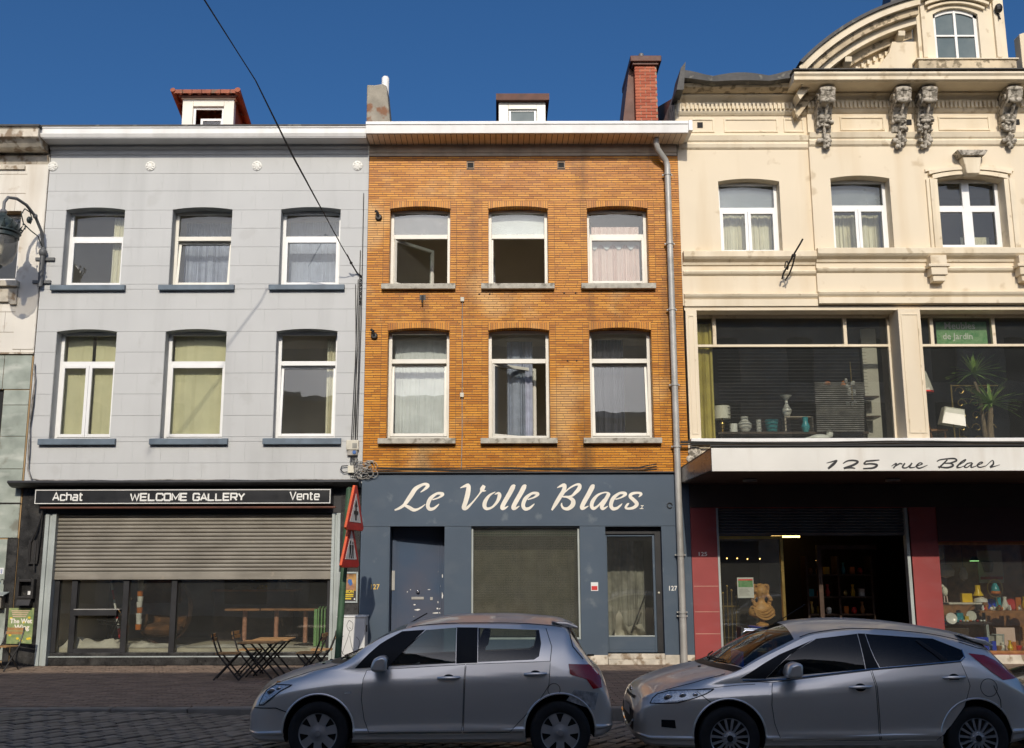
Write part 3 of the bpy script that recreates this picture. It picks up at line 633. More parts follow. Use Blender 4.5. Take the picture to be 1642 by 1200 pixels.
# ================================================================ orange glazed-brick house
OX0, OX1 = -2.588, 3.68
H = thing('orange_brick_house', 'narrow orange glazed-brick row house above the blue shopfront', 'house', ((OX0+OX1)/2,0,0))
oc = [(-2.145,-.93),(-.17,1.03),(1.81,3.035)]
OO = [(a,b,7.31,8.88,.05) for a,b in oc]+[(a,b,4.235,6.367,.05) for a,b in oc]
wall = obj('wall', piece(MB(), OX0, OX1, 3.55, 10.215, .004, .30, OO), 'mortar', H)
SOL = [(o[0],o[1],o[3]-.001,o[3]+.165,0) for o in OO]     # flat-topped soldier panels over the arches
PITCH, BH = .0476, .0365; joined = MB(); big = []; zc = 3.57; row = 0
solo_rows = set(range(3, 14))
vents = [(-.53,9.80),(1.31,9.80)]
while zc+BH < 10.0:
    zm = zc+BH/2
    if zc > 9.80: pass
    blocked = sorted([(o[0],o[1]) for o in OO if o[2]-.01 < zm < o[3]]+[(q[0],q[1]) for q in SOL if q[2] <= zm < q[3]])
    for (vx, vz) in vents:
        if abs(zm-vz) < .075: blocked.append((vx-.075,vx+.075))
    blocked.sort(); segs = []; cur = OX0
    for (a, b) in blocked: segs.append((cur,a)); cur = b
    segs.append((cur,OX1)); inwin = any(o[2]-.01 < zm < o[3]+.165 for o in OO)
    for (a, b) in segs:
        spans = []
        if inwin and len(segs) > 3 and b-a > .4:          # straight joint strips next to the openings
            l = a+(.125 if a > OX0+.01 else 0); r_ = b-(.125 if b < OX1-.01 else 0)
            if l > a: spans.append((a,l))
            if r_ < b: spans.append((r_,b))
            a2, b2 = l, r_
        else: a2, b2 = a, b
        x = a2-(random.random()*.24 if inwin else ((row*.083) % .24)); xs = [a2]
        while x < b2-.05:
            x += .24
            if x > a2+.05 and x < b2-.05: xs.append(x)
        xs.append(b2); spans += list(zip(xs, xs[1:]))
        for (p, q) in spans:
            if q-p < .02: continue
            bx = (p+.0032, q-.0032, -.006-.003*random.random(), .0035, zc, zc+BH)
            if row in solo_rows and q-p > .22 and len(big) < 140: big.append(bx)
            else: joined.box(*bx)
    zc += PITCH; row += 1
for bx in big: obj('brick', MB().box(*bx), 'brick_glazed', wall)
obj('bricks', joined, 'brick_glazed', wall, kind='stuff')
for o in OO:                                           # arch soldiers run back under the arch
    n = 26; st = (o[1]-o[0])/n
    for k in range(n):
        a, b = o[0]+st*k+.004, o[0]+st*(k+1)-.004; z1 = o[3]+.158
        mb = MB(); poly = [(a,arc_z(o,a)),(b,arc_z(o,b)),(b,z1),(a,z1)]; mb.prism(poly, -.008-.002*random.random(), .0035); 
        mb.prism([(a,arc_z(o,a)-.004),(b,arc_z(o,b)-.004),(b,arc_z(o,b)-.0005),(a,arc_z(o,a)-.0005)], .004, .215); obj('brick', mb, 'brick_glazed', wall)
    j = MB(); z = o[2]+.02
    while z < o[3]-.03: j.box(o[0]-.003,o[0]+.006,.004,.215,z,z+BH); j.box(o[1]-.006,o[1]+.003,.004,.215,z,z+BH); z += PITCH
    obj('bricks', j, 'brick_glazed', wall, kind='stuff')
for (vx, vz) in vents:
    f = MB(); frame_rect(f, vx-.075,vx+.075,vz-.07,vz+.07,.016,-.012,.02); obj('vent', f, 'mortar_light', H); obj('vent_hole', MB().box(vx-.058,vx+.058,.0,.0045,vz-.053,vz+.053), 'dark_gap', H)
U = [unit(H, OO[0], .22, 8.36, swing=48, m='cream_upvc', top_g='opal_film'), unit(H, OO[1], .22, 8.36, swing=88, m='cream_upvc'), unit(H, OO[2], .22, 8.36, m='cream_upvc', top_g='pane_glass')]
Lw = [unit(H, OO[3], .22, 5.79, tilt=4, m='cream_upvc'), unit(H, OO[4], .22, 5.79, swing=36, m='cream_upvc'), unit(H, OO[5], .22, 5.79, tilt=5, m='cream_upvc')]
for k, (a, b) in enumerate(oc):
    sill(U[k], a-.14, b+.11, 7.31, .125, 'sill_stone', -.12); sill(Lw[k], a-.15, b+.13, 4.235, .12, 'sill_stone', -.13)
obj('curtain', curtain(1.93,2.90,7.40,8.62,.40,.015,.2), 'curtain_pink', U[2])
obj('curtain', MB().grid([[(1.93+.97*j/40, .37, 8.34-(0 if i else .16+.05*math.sin(j*.62))) for j in range(41)] for i in (0,1)]), 'curtain_white', U[2])
obj('blind', MB().box(-.10,.96,.33,.335,8.40,8.86), 'curtain_white', U[1])
obj('curtain', curtain(-2.06,-1.02,4.30,6.30,.62,.012,.35), 'curtain_white', Lw[0]); obj('curtain', curtain(.20,.72,4.30,6.3,.75,.04,.14), 'curtain_blue', Lw[1]); obj('curtain', curtain(1.95,2.55,4.30,6.30,.6,.03,.16), 'curtain_dark', Lw[2])
shell(H, OX0, OX1, (3.45,6.9,10.1), 10.05, m='room_wall')
# eaves: white fascia, boarded soffit, frieze
obj('fascia', MB().prism([(-.60,10.235),(-.62,10.40),(-.64,10.41),(-.64,10.47),(-.55,10.47),(-.55,10.235)], OX0, 3.80, 'x'), 'white_trim', H, bevel=.005)
obj('fascia_end', MB().box(3.80,3.88,-.66,.0,10.26,10.475), 'white_trim', H, bevel=.008)
sb = obj('soffit', MB().box(OX0,3.79,-.549,-.03,10.247,10.265), 'dark_gap', H)
x = OX0
while x < 3.70: obj('soffit_board', MB().box(x+.006,x+.106,-.549,-.031,10.230,10.2465), 'eave_board', sb); x += .112
obj('frieze', MB().prism([(-.045,10.229),(-.045,10.07),(-.02,10.05),(-.02,10.0),(-.009,10.0),(-.009,10.229)], OX0, 3.66, 'x'), 'frieze_board', H)
obj('roof', MB().add([(OX0,-.55,10.46),(OX1,-.55,10.46),(OX1,5.5,12.3),(OX0,5.5,12.3),(OX0,-.5,10.3),(OX1,-.5,10.3),(OX1,5.5,10.3),(OX0,5.5,10.3)], [(0,1,2,3),(4,7,6,5),(2,3,7,6),(1,2,6,5),(0,3,7,4)]), 'slate', H)
# dormer
D = MB(); D.box(.05,.26,1.5,1.65,11.0,11.88); D.box(.89,1.08,1.5,1.65,11.0,11.88); D.box(.26,.89,1.5,1.65,11.72,11.88); D.box(.26,.89,1.5,1.65,11.0,11.30)
dm = obj('dormer', D, 'cream_upvc', H, bevel=.006); obj('dormer_roof', MB().prism([(1.38,11.881),(3.5,11.92),(3.5,11.99),(1.36,12.02)], -.01, 1.16, 'x'), 'roof_brown', dm); obj('dormer_cheek', MB().box(1.055,1.083,1.651,3.4,11.0,11.88), 'roof_brown', dm); obj('dormer_cheek', MB().box(.045,.07,1.651,3.4,11.0,11.88), 'roof_brown', dm)
f = MB(); frame_rect(f, .27,.88,11.20,11.73,.045,1.55,1.6); obj('frame', f, 'upvc', dm); obj('pane', MB().box(.315,.835,1.57,1.575,11.245,11.685), 'pane_grey', dm)
# red brick chimney on the right
ch = obj('chimney', MB().box(3.085,3.555,1.513,2.9,10.8,12.80), 'mortar_light', H); jb = MB(); z = 10.8; rw = 0
while z < 12.78:
    x = 3.08-(.115 if rw % 2 else 0)
    while x < 3.55:
        a, b = max(3.08,x+.005), min(3.558,x+.215)
        if b-a > .03: jb.box(a,b,1.5,1.512,z,z+.06)
        x += .225
    y = 1.5-(.1 if rw % 2 else 0)
    while y < 2.9: jb.box(3.073,3.084,max(1.513,y+.005),min(2.9,y+.215),z,z+.06); y += .225
    z += .072; rw += 1
obj('bricks', jb, 'brick_red', ch, kind='stuff'); obj('chimney_cheek', MB().prism([(2.72,10.8),(3.07,10.8),(3.07,12.80),(2.98,12.80)], 1.72, 2.9, 'y'), 'roof_brown', ch)
cp = MB(); cp.box(2.97,3.66,1.40,3.0,12.80,12.94); cp.box(3.02,3.60,1.45,2.95,12.74,12.7995); obj('chimney_cap', cp, 'roof_brown', ch, bevel=.015); obj('flue', MB().lathe([(.06,12.94),(.06,13.06),(.045,13.08),(0,13.08)], (3.24,1.6,0), 12), 'zinc', ch, smooth=True)
# drainpipe
dp = MB(); xp = 3.44
dp.tube([(3.20,-.35,10.24),(3.20,-.33,10.12),(3.23,-.28,10.03),(3.40,-.16,9.84),(xp,-.13,9.74),(xp,-.13,9.6),(xp,-.13,.9)], .062, 12); dp.tube([(xp,-.13,.905),(xp,-.13,.0)], .067, 12)
pipe = obj('drainpipe', dp, 'galvanised', H, smooth=True, angle=60)
for z in (9.55,8.1,6.75,5.25,4.05,2.0,.95,.88): obj('pipe_clamp', MB().lathe([(.067,-.02),(.076,-.02),(.076,.02),(.067,.02)], (xp,-.13,z), 14).box(xp-.10,xp+.10,-.10,-.06,z-.012,z+.012), 'galvanised', pipe, smooth=True)
# small fittings on the bricks
for (x, z) in ((-2.37,8.69),(-2.41,6.25)):
    q = MB().lathe([(.055,0),(.07,.03),(.05,.06),(0,.065)], (0,0,0), 12); q.tube([(0,0,.05),(-.02,.09,.08),(-.06,.12,.06)], .028, 8); q.xf(Matrix.Translation((x,-.009,z)) @ Matrix.Rotation(R(90),4,'X')); obj('wall_spotlight', q, 'iron', H, smooth=True)
q = MB().tube([(-1.47,0,7.06),(-1.47,-.10,7.04),(-1.47,-.12,6.90)], .018, 8); q.box(-1.53,-1.41,-.015,-.008,6.98,7.08); obj('flag_bracket', q, 'iron', H)
for z in (6.985,5.07): obj('junction_box', MB().box(-.72,-.645,-.06,-.009,z-.045,z+.045), 'box_plastic', H, bevel=.01)
obj('surface_cable', MB().tube([(-.68,-.02,6.94),(-.685,-.02,6.2),(-.675,-.02,5.6),(-.68,-.02,5.11)], .008, 6).tube([(-.68,-.02,5.03),(-.675,-.02,4.3),(-.69,-.02,3.62)], .008, 6), 'cable_grey', H)
for (x, z) in ((-.35,7.10),(-.14,7.10),(1.33,7.12),(1.56,7.12),(1.38,5.75),(1.56,5.75)): obj('anchor_bolt', MB().ball((x,-.012,z), .018,.012,.018,8,5), 'iron', H)
# ---------------------------------------------------------------- blue shopfront
FX1 = 3.66
DO = (-2.06,-1.0,.16,2.555,0); MW = (-.495,1.56,.45,2.545,0); RD = (2.045,3.11,.20,2.535,0)
sw = MB(); piece(sw, OX0, FX1, .175, 2.548, -.03, .30, [DO,MW,RD]); sw.box(OX0,FX1,-.04,.30,2.549,3.548); obj('shopfront', sw, 'blue_wall', H)
obj('plinth', piece(MB(), OX0, FX1, 0, .174, -.05, .30, [(-2.06,-1.0,-.1,.3,0),(2.045,3.11,-.1,.3,0)]), 'white_weathered', H, bevel=.006)
obj('fascia_ledge', MB().box(OX0,FX1-.25,-.10,.0,3.549,3.575), 'black_paint', H, bevel=.004)
cb = MB()
for k in range(3): cb.tube([(OX0+.3+i*.5, -.085-.012*k, 3.60+.022*k+.012*math.sin(i*1.3+k)) for i in range(11)]+[(3.05,-.09,3.62+.05*k)], .011, 6)
obj('cable_bundle', cb, 'cable_black', H)
Z1 = 7.464
fx = lambda a: -1.985+(620+a/Z1-630)*.011883
fz = lambda a: 2.832-(765+a/Z1-820)*.01186
e_ = [(545,275,14),(620,250,20),(668,212,38),(640,198,34),(590,205,30),(520,262,45),(490,340,45),(512,385,42),(560,380,32),(600,350,22),(625,325,8)]
l_ = [(1538,104,14),(1512,122,54),(1470,200,55),(1400,320,52),(1380,375,48),(1410,378,28),(1452,352,8)]
sh_ = lambda s, d: [(p[0]+d,p[1],p[2]) for p in s]
O2 = 1567
STK = [[(402,185,8),(450,150,28),(488,108,44),(462,88,34),(415,98,34),(340,145,50),(290,220,54),(235,300,46),(205,338,36),(150,375,30),(95,398,16)],[(205,338,20),(260,362,40),(320,395,40),(370,388,25),(420,360,18),(460,328,8)],
 e_, [(878,135,8),(930,113,30),(975,108,48),(968,200,58),(942,300,54),(920,372,48),(960,372,34),(1040,290,18),(1118,192,20),(1140,150,52),(1165,105,38)],[(1135,160,40),(1160,170,22),(1188,168,6)],
 [(1298,183,8),(1230,222,28),(1180,290,46),(1168,350,48),(1195,383,36),(1260,365,25),(1320,300,36),(1348,230,46),(1335,198,30),(1290,212,8)], l_, sh_(l_,133), sh_(e_,1140),
 sh_([(473,135,8),(520,112,30),(562,105,44),(550,170,50),(500,250,50),(450,330,44),(405,402,20)],O2), sh_([(550,205,8),(620,140,18),(700,98,24),(742,102,38),(735,145,48),(690,195,38),(640,235,24),(560,242,12)],O2), sh_([(530,242,14),(600,247,30),(658,285,50),(655,340,54),(600,385,42),(545,378,30),(523,342,22),(527,315,8)],O2),
 sh_([(922,104,14),(898,122,54),(855,200,55),(785,320,52),(766,375,48),(795,378,28),(845,352,8)],O2), sh_([(1085,200,26),(1040,192,16),(960,222,28),(900,290,44),(882,350,44),(905,383,38),(960,350,22),(1030,270,12)],O2), sh_([(1102,200,22),(1088,215,42),(1050,280,46),(1005,350,48),(1010,385,36),(1040,378,24),(1075,355,8)],O2), sh_(e_,2190),
 sh_([(1448,248,8),(1478,212,34),(1440,197,26),(1372,207,34),(1345,240,40),(1390,285,44),(1424,330,46),(1390,370,36),(1330,385,28),(1288,375,26),(1312,335,26),(1332,322,8)],O2), sh_([(1470,350,8),(1505,350,8)],O2), sh_([(1488,352,9),(1480,384,9)],O2), sh_([(1456,386,8),(1500,386,8)],O2)]
for grp in ((0,1),(2,),(3,4),(5,),(6,),(7,),(8,),(9,10,11),(12,),(13,14),(15,),(16,),(17,18,19)):
    lt = MB()
    for i in grp: lt.stroke(STK[i], -.0425-.0016*(i-grp[0]), fx, fz, 1/Z1*.01187)
    obj('painted_letter', lt, 'letter_cream', H, fix=False)
# entrance door, hung a little open
ML = Matrix.Translation((-2.03,.42,0)) @ Matrix.Rotation(R(9.5),4,'Z')
dd = MB().box(.0,1.06,0,.05,.16,2.54); dd.xf(ML); dr = obj('entrance_door', dd, 'blue_door', H)
pn = MB(); frame_rect(pn, .12,.92,.30,2.36,.02,-.008,-.0005); pn.xf(ML); obj('door_moulding', pn, 'blue_door', dr)
pn = MB().box(.0,.075,-.03,-.0006,.16,2.5); pn.box(.94,.965,-.02,-.0006,.16,2.5); pn.xf(ML); obj('door_stile', pn, 'blue_door', dr)
obj('knob', MB().ball((.50,-.05,1.33),.035,.035,.03,10,6).tube([(.50,-.002,1.33),(.50,-.05,1.33)],.012,8).xf(ML), 'chrome', dr, smooth=True)
obj('letter_slot', MB().box(.38,.62,-.014,-.0006,1.175,1.225).xf(ML), 'galvanised', dr, bevel=.004); obj('lock', MB().box(.74,.79,-.014,-.0006,1.16,1.22).xf(ML), 'galvanised', dr, bevel=.004)
obj('door_chain', MB().box(-.005,.055,-.05,-.031,1.35,1.72).xf(ML), 'galvanised', dr, bevel=.006)
rg = random.Random(5)
for (cx_, cz_, sx_, sz_) in ((.50,.98,.055,.018),(.44,1.08,.03,.012),(.86,.92,.10,.015),(.90,1.0,.05,.02),(.97,1.25,.02,.06),(.95,1.45,.012,.10),(.90,1.12,.02,.02),(.96,.85,.03,.03),(.30,1.32,.012,.01),(.36,1.36,.010,.008),(.72,1.36,.03,.008),(.97,1.62,.018,.05),(.93,.70,.05,.02)):
    obj('paint_chip', MB().add([(cx_+sx_*rg.uniform(.6,1.2)*math.cos(k*.7),-.0075,cz_+sz_*rg.uniform(.5,1.2)*math.sin(k*.7)) for k in range(9)], [tuple(range(9))]).xf(ML), 'white_trim', dr, fix=False)
obj('threshold', MB().box(-2.06,-1.0,-.06,.41,.0,.15), 'white_trim', H); lg = MB().box(-2.059,-2.035,-.029,.299,.16,2.55); obj('door_jamb', lg, 'blue_wall', H)
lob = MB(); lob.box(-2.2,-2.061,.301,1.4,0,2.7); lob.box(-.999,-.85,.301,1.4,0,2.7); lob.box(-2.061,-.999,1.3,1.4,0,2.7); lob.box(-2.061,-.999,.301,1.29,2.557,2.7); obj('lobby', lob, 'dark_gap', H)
# middle window: wired glass in a thin frame
f = MB(); frame_rect(f, -.493,1.558,.452,2.543,.035,.05,.11); mw = obj('shop_window', f, 'rail_metal', H, bevel=.004); obj('pane', MB().box(-.458,1.523,.075,.083,.487,2.508), 'wired_glass', mw)
gr = MB(); x = -.45
while x < 1.52: gr.box(x,x+.004,.10,.104,.49,2.45); x += .045
z = .52
while z < 2.45: gr.box(-.457,1.522,.107,.110,z,z+.010); z += .045
obj('wire_mesh', gr, 'galvanised', mw, kind='stuff'); obj('blind_box', MB().box(-.457,1.522,.13,.22,2.36,2.50), 'pot_green', mw); 
obj('curtain', curtain(-.45,1.50,.49,2.36,.55,.02,.5), 'grey_cloth', mw)
# right-hand glazed door
f = MB(); frame_rect(f, 2.047,3.0,.205,2.40,.045,.16,.22); f.box(2.092,2.955,.16,.22,.25,.50); rd = obj('shop_door', f, 'blue_wall', H, bevel=.005); obj('pane', MB().box(2.092,2.955,.185,.192,.501,2.355), 'shop_glass', rd); obj('glazing_bead', MB().box(2.092,2.955,.15,.159,.495,.515), 'rail_metal', rd)
obj('door_jamb', MB().box(3.0,3.108,.12,.29,.205,2.53), 'black_paint', H); obj('transom', MB().box(2.047,2.999,.12,.29,2.402,2.533), 'black_paint', H); obj('bell_push', MB().ball((3.05,.115,1.30),.022,.015,.022,8,6), 'box_plastic', H)
st = MB(); st.box(2.05,3.105,-.10,.30,.0,.10); obj('step', st, 'white_weathered', H, bevel=.01); obj('step', MB().box(2.05,3.105,-.04,.30,.101,.20), 'white_weathered', H, bevel=.01)
obj('dust_sheet', curtain(2.15,2.95,.3,2.3,1.3,.03,.6), 'grey_cloth', rd); 
q = MB().grid([[(2.28+.62*i/10, .75+.12*math.sin(j*.8), .3+(.55-.03*i+.10*math.sin(i*1.1))*(j/6)+.05*math.sin(i*1.7+j)) for j in range(7)] for i in range(11)]); obj('dust_sheet', q, 'sheet_white', rd, smooth=True)
obj('broom_stick', MB().tube([(2.55,.45,.55),(2.88,.55,1.32)], .014, 8), 'iron', rd)
obj('partition', MB().box(-.8,OX1-.2,2.2,2.3,0,3.32), 'room_wall', H); obj('shop_floor', MB().box(-.8,OX1-.2,.301,2.19,.1,.29), 'shop_dark', H)
nt_ = thing('notice', 'small white and red notice stuck between the blue window and glazed door', 'notice', (1.80,-.032,1.40))
obj('sheet', MB().box(1.755,1.89,-.036,-.0315,1.34,1.50), 'paper_white', nt_); obj('print', MB().box(1.765,1.875,-.0385,-.0365,1.355,1.43), 'red_print', nt_)
text('house_number', '127', -2.40, 1.38, .13, -.034, 'number_yellow', H, .95, .002); text('house_number', '127', 3.20, 1.345, .12, -.034, 'white_paint', H, .95, .002)
obj('hook', MB().tube([(3.28+.05*math.cos(a*.7),-.06,2.93+.05*math.sin(a*.7)) for a in range(9)], .008, 6), 'iron', H)
# ================================================================ cream ornate house with the canopy shop
BX0, BS, BX1 = 3.682, 6.34, 14.5
H = thing('cream_house', 'ornate cream stuccoed house with scroll brackets above the white canopy shop', 'house', (8.5,0,0))
W1 = (4.48,5.715,7.95,9.447,.06); W2 = (6.73,7.92,7.98,9.48,.06); W3 = (8.86,10.20,8.03,9.44,.10); W4 = (11.0,12.2,7.98,9.48,.06)
wl = MB(); piece(wl, BX0, BS, 6.86, 11.3, 0, .30, [W1]); piece(wl, BS, BX1, 6.86, 11.3, -.07, .30, [W2,W3,W4]); obj('wall', wl, 'beige_stucco', H)
win = [unit(H, W1, .22, 8.92, 'double'), unit(H, W2, .18, 8.95, 'double'), unit(H, W3, .16, 8.93, 'cross'), unit(H, W4, .18, 8.95, 'double')]
for Wn, o in zip(win[:2], (W1,W2)):
    obj('blind', MB().box(o[0]+.06,o[1]-.06,.33,.335,8.98,9.45), 'opal_film', Wn); obj('curtain', curtain(o[0]+.06,o[1]-.06,o[2]+.06,8.9,.5,.035,.21,ph=o[0]), 'curtain_cream', Wn)
obj('curtain', curtain(9.55,10.15,8.1,8.45,.6,.02,.3), 'curtain_cream', win[2])
# surround and keystone of the third window
a0, a1 = W3[0], W3[1]
for (d, t, y) in ((.0,.09,-.13),(.09,.07,-.16),(.16,.06,-.12)):
    sm = MB(); sm.box(a0-d-t,a0-d-.001,y,-.069,7.98,9.44); sm.box(a1+d+.001,a1+d+t,y,-.069,7.98,9.44)
    n = 14; xs = [a0-d-t+(a1-a0+2*d+2*t)*i/n for i in range(n+1)]; o2 = (a0-d-t,a1+d+t,0,9.44,.10)
    sm.prism([(x,arc_z(o2,x)+d+.004) for x in xs]+[(x,arc_z(o2,x)+d+t) for x in reversed(xs)], y, -.069); obj('window_surround', sm, 'beige_light', H)
ks = MB(); ks.prism([(9.40,9.50),(9.66,9.50),(9.72,9.86),(9.34,9.86)], -.28, -.069); obj('keystone', ks, 'beige_light', H, bevel=.02); obj('keystone_cap', MB().prism([(9.30,9.861),(9.76,9.861),(9.84,9.98),(9.22,9.98)], -.34, -.069), 'stone_grey', H, bevel=.015)
# string courses: (z0, z1, projection)
def course(x0, x1, prof, yb, m='beige_light', nm='string_course'): return obj(nm, MB().prism([(yb-p,z) for p,z in prof]+[(yb+.02,prof[-1][1]),(yb+.02,prof[0][1])], x0, x1, 'x'), m, H, bevel=.004)
for (x0, x1, yb, dz) in ((BX0+.02,BS-.002,0.0,0),(BS,BX1,-.07,.035)):
    course(x0, x1, [(.03,7.68+dz),(.05,7.73+dz),(.13,7.78+dz),(.17,7.82+dz),(.17,7.925+dz),(.14,7.945+dz)], yb)
    course(x0, x1, [(.01,7.47+dz),(.05,7.50+dz),(.07,7.54+dz),(.05,7.57+dz)], yb)
    course(x0, x1, [(.02,6.98+dz*.6),(.07,7.03+dz*.6),(.09,7.07+dz*.6),(.03,7.10+dz*.6)], yb)
    course(x0, x1, [(.05,6.835+dz),(.05,6.975+dz*.6)], yb)
    course(x0, x1, [(.01,10.13+dz),(.04,10.16+dz),(.06,10.23+dz),(.04,10.27+dz),(.07,10.30+dz),(.10,10.40+dz),(.02,10.43+dz)], yb)
    course(x0, x1, [(.02,10.86+dz*.5),(.06,10.90+dz*.5),(.08,10.93+dz*.5),(.08,11.12+dz*.5),(.14,11.16+dz*.5),(.22,11.21),(.22,11.24)], yb)
dn = MB(); x = BX0+.1
while x < BX1: yb = 0 if x < BS-.05 else -.07; dn.box(x,x+.045,yb-.135,yb-.081,10.96,11.08); x += .085
obj('dentils', dn, 'beige_light', H, kind='stuff')
for (x0, x1) in ((3.95,4.45),(4.65,5.75),(5.87,6.28),(7.0,7.9),(9.0,10.05),(10.9,11.6)):   # frieze panels
    yb = 0 if x0 < BS else -.07; f = MB(); frame_rect(f, x0,x1,10.50,10.80,.035,yb-.022,yb+.001); obj('frieze_panel', f, 'beige_light', H, bevel=.005)
for (x, z, yb) in ((4.16,10.66,0),(8.40,10.68,-.07),(10.60,10.68,-.07)): obj('vent_hole', MB().box(x-.055,x+.055,yb-.02,yb-.0005,z-.055,z+.055), 'dark_gap', H)
for x in (8.68,10.42): # small pier blocks under the third window
    pb = MB(); pb.box(x-.16,x+.16,-.30,-.071,7.40,7.80); pb.box(x-.21,x+.21,-.33,-.071,7.56,7.62); pb.box(x-.12,x+.12,-.26,-.071,7.28,7.399); obj('pier_block', pb, 'beige_stucco', H, bevel=.01)
# main cornice
co_ = MB().prism([(-.07,11.245),(-.70,11.245),(-.78,11.27),(-.78,11.34),(-.82,11.38),(-.82,11.42),(.4,11.46),(.4,11.245)], 5.90, BX1, 'x'); obj('cornice', co_, 'beige_light', H, bevel=.006)
obj('cornice_lead', MB().box(5.88,BX1,-.84,.3,11.462,11.48), 'zinc_dark', H)
co_ = MB().prism([(-.0,11.245),(-.30,11.245),(-.42,11.29),(-.46,11.36),(.4,11.36),(.4,11.245)], BX0+.02, 5.898, 'x'); obj('cornice', co_, 'beige_dirty', H, bevel=.006)
# broken zinc gutter sagging over the left bay
gm = MB(); n = 14
gm.grid([[(3.72+2.22*i/n, yy, zz+.10*abs(math.cos(i*.42))*(1 if j in (0,3) else .4)-.06*math.sin(math.pi*i/n)) for i in range(n+1)] for j, (yy, zz) in enumerate(((-.56,11.50),(-.60,11.37),(-.40,11.34),(-.2,11.44)))]); obj('gutter', gm, 'zinc_dark', H, smooth=True)
obj('gutter_end', MB().prism([(3.60,11.15),(3.74,11.15),(3.80,11.75),(3.70,11.62)], -.6, .1), 'zinc_dark', H); obj('gable_flank', MB().box(3.66,3.681,.02,5.5,10.2,11.4), 'beige_dirty', H)
obj('roof', MB().add([(BX0,.3,11.40),(BX1,.3,11.40),(BX1,5.5,13.3),(BX0,5.5,13.3),(BX0,.3,11.2),(BX1,.3,11.2),(BX1,5.5,11.2),(BX0,5.5,11.2)], [(0,1,2,3),(4,7,6,5),(2,3,7,6),(1,2,6,5),(0,3,7,4)]), 'slate', H)
# scroll brackets
def console(x):
    m = MB(); prof = [(-.07,11.22),(-.60,11.22),(-.62,11.12),(-.58,11.0),(-.50,10.90),(-.40,10.86),(-.33,10.78),(-.26,10.66),(-.22,10.52),(-.19,10.42),(-.07,10.36)]
    m.prism(prof, x-.15, x+.15, 'x'); b = obj('scroll_bracket', m, 'stone_grey', H, bevel=.02)
    for sx in (-1,1): obj('volute', MB().tube([(x+sx*.158,-.42+(.15-.014*k)*math.cos(k*.55),11.02+(.15-.014*k)*math.sin(k*.55)) for k in range(10)], .022, 6), 'stone_grey', b, smooth=True)
    q = MB()
    for (y, z, r, sz) in ((-.60,11.16,.10,.06),(-.58,10.93,.09,.06),(-.31,10.70,.075,.075),(-.29,10.62,.065,.05)): q.ball((x,y,z), r*1.65, .05, sz, 12, 8)
    for k in range(14): q.ball((x+random.uniform(-.15,.15), -.24-.06*random.random(), 10.50+random.uniform(-.10,.22)), random.uniform(.03,.055), .045, random.uniform(.025,.05), 8, 6)
    for k in range(6): q.ball((x+random.uniform(-.09,.09), -.17, 10.34-.045*k), .085-.008*k, .06, .05, 8, 6)
    for sx in (-1,1): q.ball((x+sx*.10,-.18,10.24),.06,.05,.05,8,6)
    q.tube([(x,-.60,11.18),(x,-.57,10.92),(x,-.30,10.66),(x,-.24,10.45),(x,-.17,10.08)], .03, 6)
    obj('acanthus_leaf', q, 'stone_grey', b, smooth=True)
for x in (6.62,8.14,8.66,10.36): console(x)
# arched pediment with the timber-framed dormer in front of it
C0, RAD, ZC = 9.75, 5.03, 8.17
def arc(r, x0, x1, n=26): return [(C0+x, ZC+math.sqrt(max(0,r*r-x*x))) for x in [x0+(x1-x0)*i/n for i in range(n+1)]]
def band(r0, r1, y0, y1, m, nm):
    lim = 3.72; o = arc(r1, -lim, -1.2); i = arc(r0, -lim+.06, -1.2); return obj(nm, MB().prism(o+list(reversed(i)), y0, y1), m, H)
band(5.04,5.10,-.80,.4,'zinc_dark','pediment_lead'); band(4.90,5.038,-.74,.4,'beige_light','pediment_moulding'); band(4.76,4.898,-.62,.4,'beige_dirty','pediment_moulding'); band(4.62,4.758,-.48,.4,'beige_light','pediment_moulding'); band(4.45,4.618,-.22,.4,'beige_dirty','pediment_moulding')
ty = arc(4.46,-3.2,-.9); obj('tympanum', MB().prism([(p[0],max(p[1],11.482)) for p in ty]+[(C0-.9,11.482),(C0-3.2,11.482)], -.06, .38), 'beige_stucco', H)
dn = MB()
for k in range(26):
    xx = -3.0+k*.125; r = 4.40; z = ZC+math.sqrt(r*r-xx*xx)
    if z > 11.56 and xx < -1.0: dn.box(C0+xx,C0+xx+.05,-.14,-.061,z-.09,z)
obj('dentils', dn, 'beige_light', H, kind='stuff')
for xx in (-2.62,-1.5): z = ZC+math.sqrt(4.6**2-xx*xx); obj('modillion', MB().prism([(-.46,z-.02),(-.44,z-.12),(-.2,z-.22),(-.061,z-.22),(-.061,z-.02)], C0+xx-.07, C0+xx+.07, 'x'), 'beige_light', H, bevel=.01)
# dormer cheek walls, slate side, window
obj('dormer_pedestal', MB().prism([(7.55,11.483),(8.72,11.483),(8.72,12.34),(8.10,12.34),(8.02,12.10)], -.30, -.061), 'beige_stucco', H, bevel=.01); obj('dormer_pedestal', MB().prism([(10.72,11.483),(11.5,11.483),(11.5,12.45),(10.9,12.56),(10.72,12.50)], -.30, -.061), 'beige_stucco', H, bevel=.01)
obj('mansard', MB().prism([(8.0,12.341),(8.75,12.341),(8.8,14.5),(8.40,14.5)], -.20, .37), 'slate', H)
D = MB(); DO_ = (9.20,10.12,12.16,13.16,.14); piece(D, 8.86, 10.66, 11.75, 14.4, -.40, -.1, [DO_]); dm = obj('dormer', D, 'beige_light', H)
for (x0, x1) in ((8.93,9.02),(10.42,10.52)): obj('dormer_pilaster', MB().box(x0,x1,-.46,-.401,12.18,14.3), 'beige_light', dm, bevel=.01)
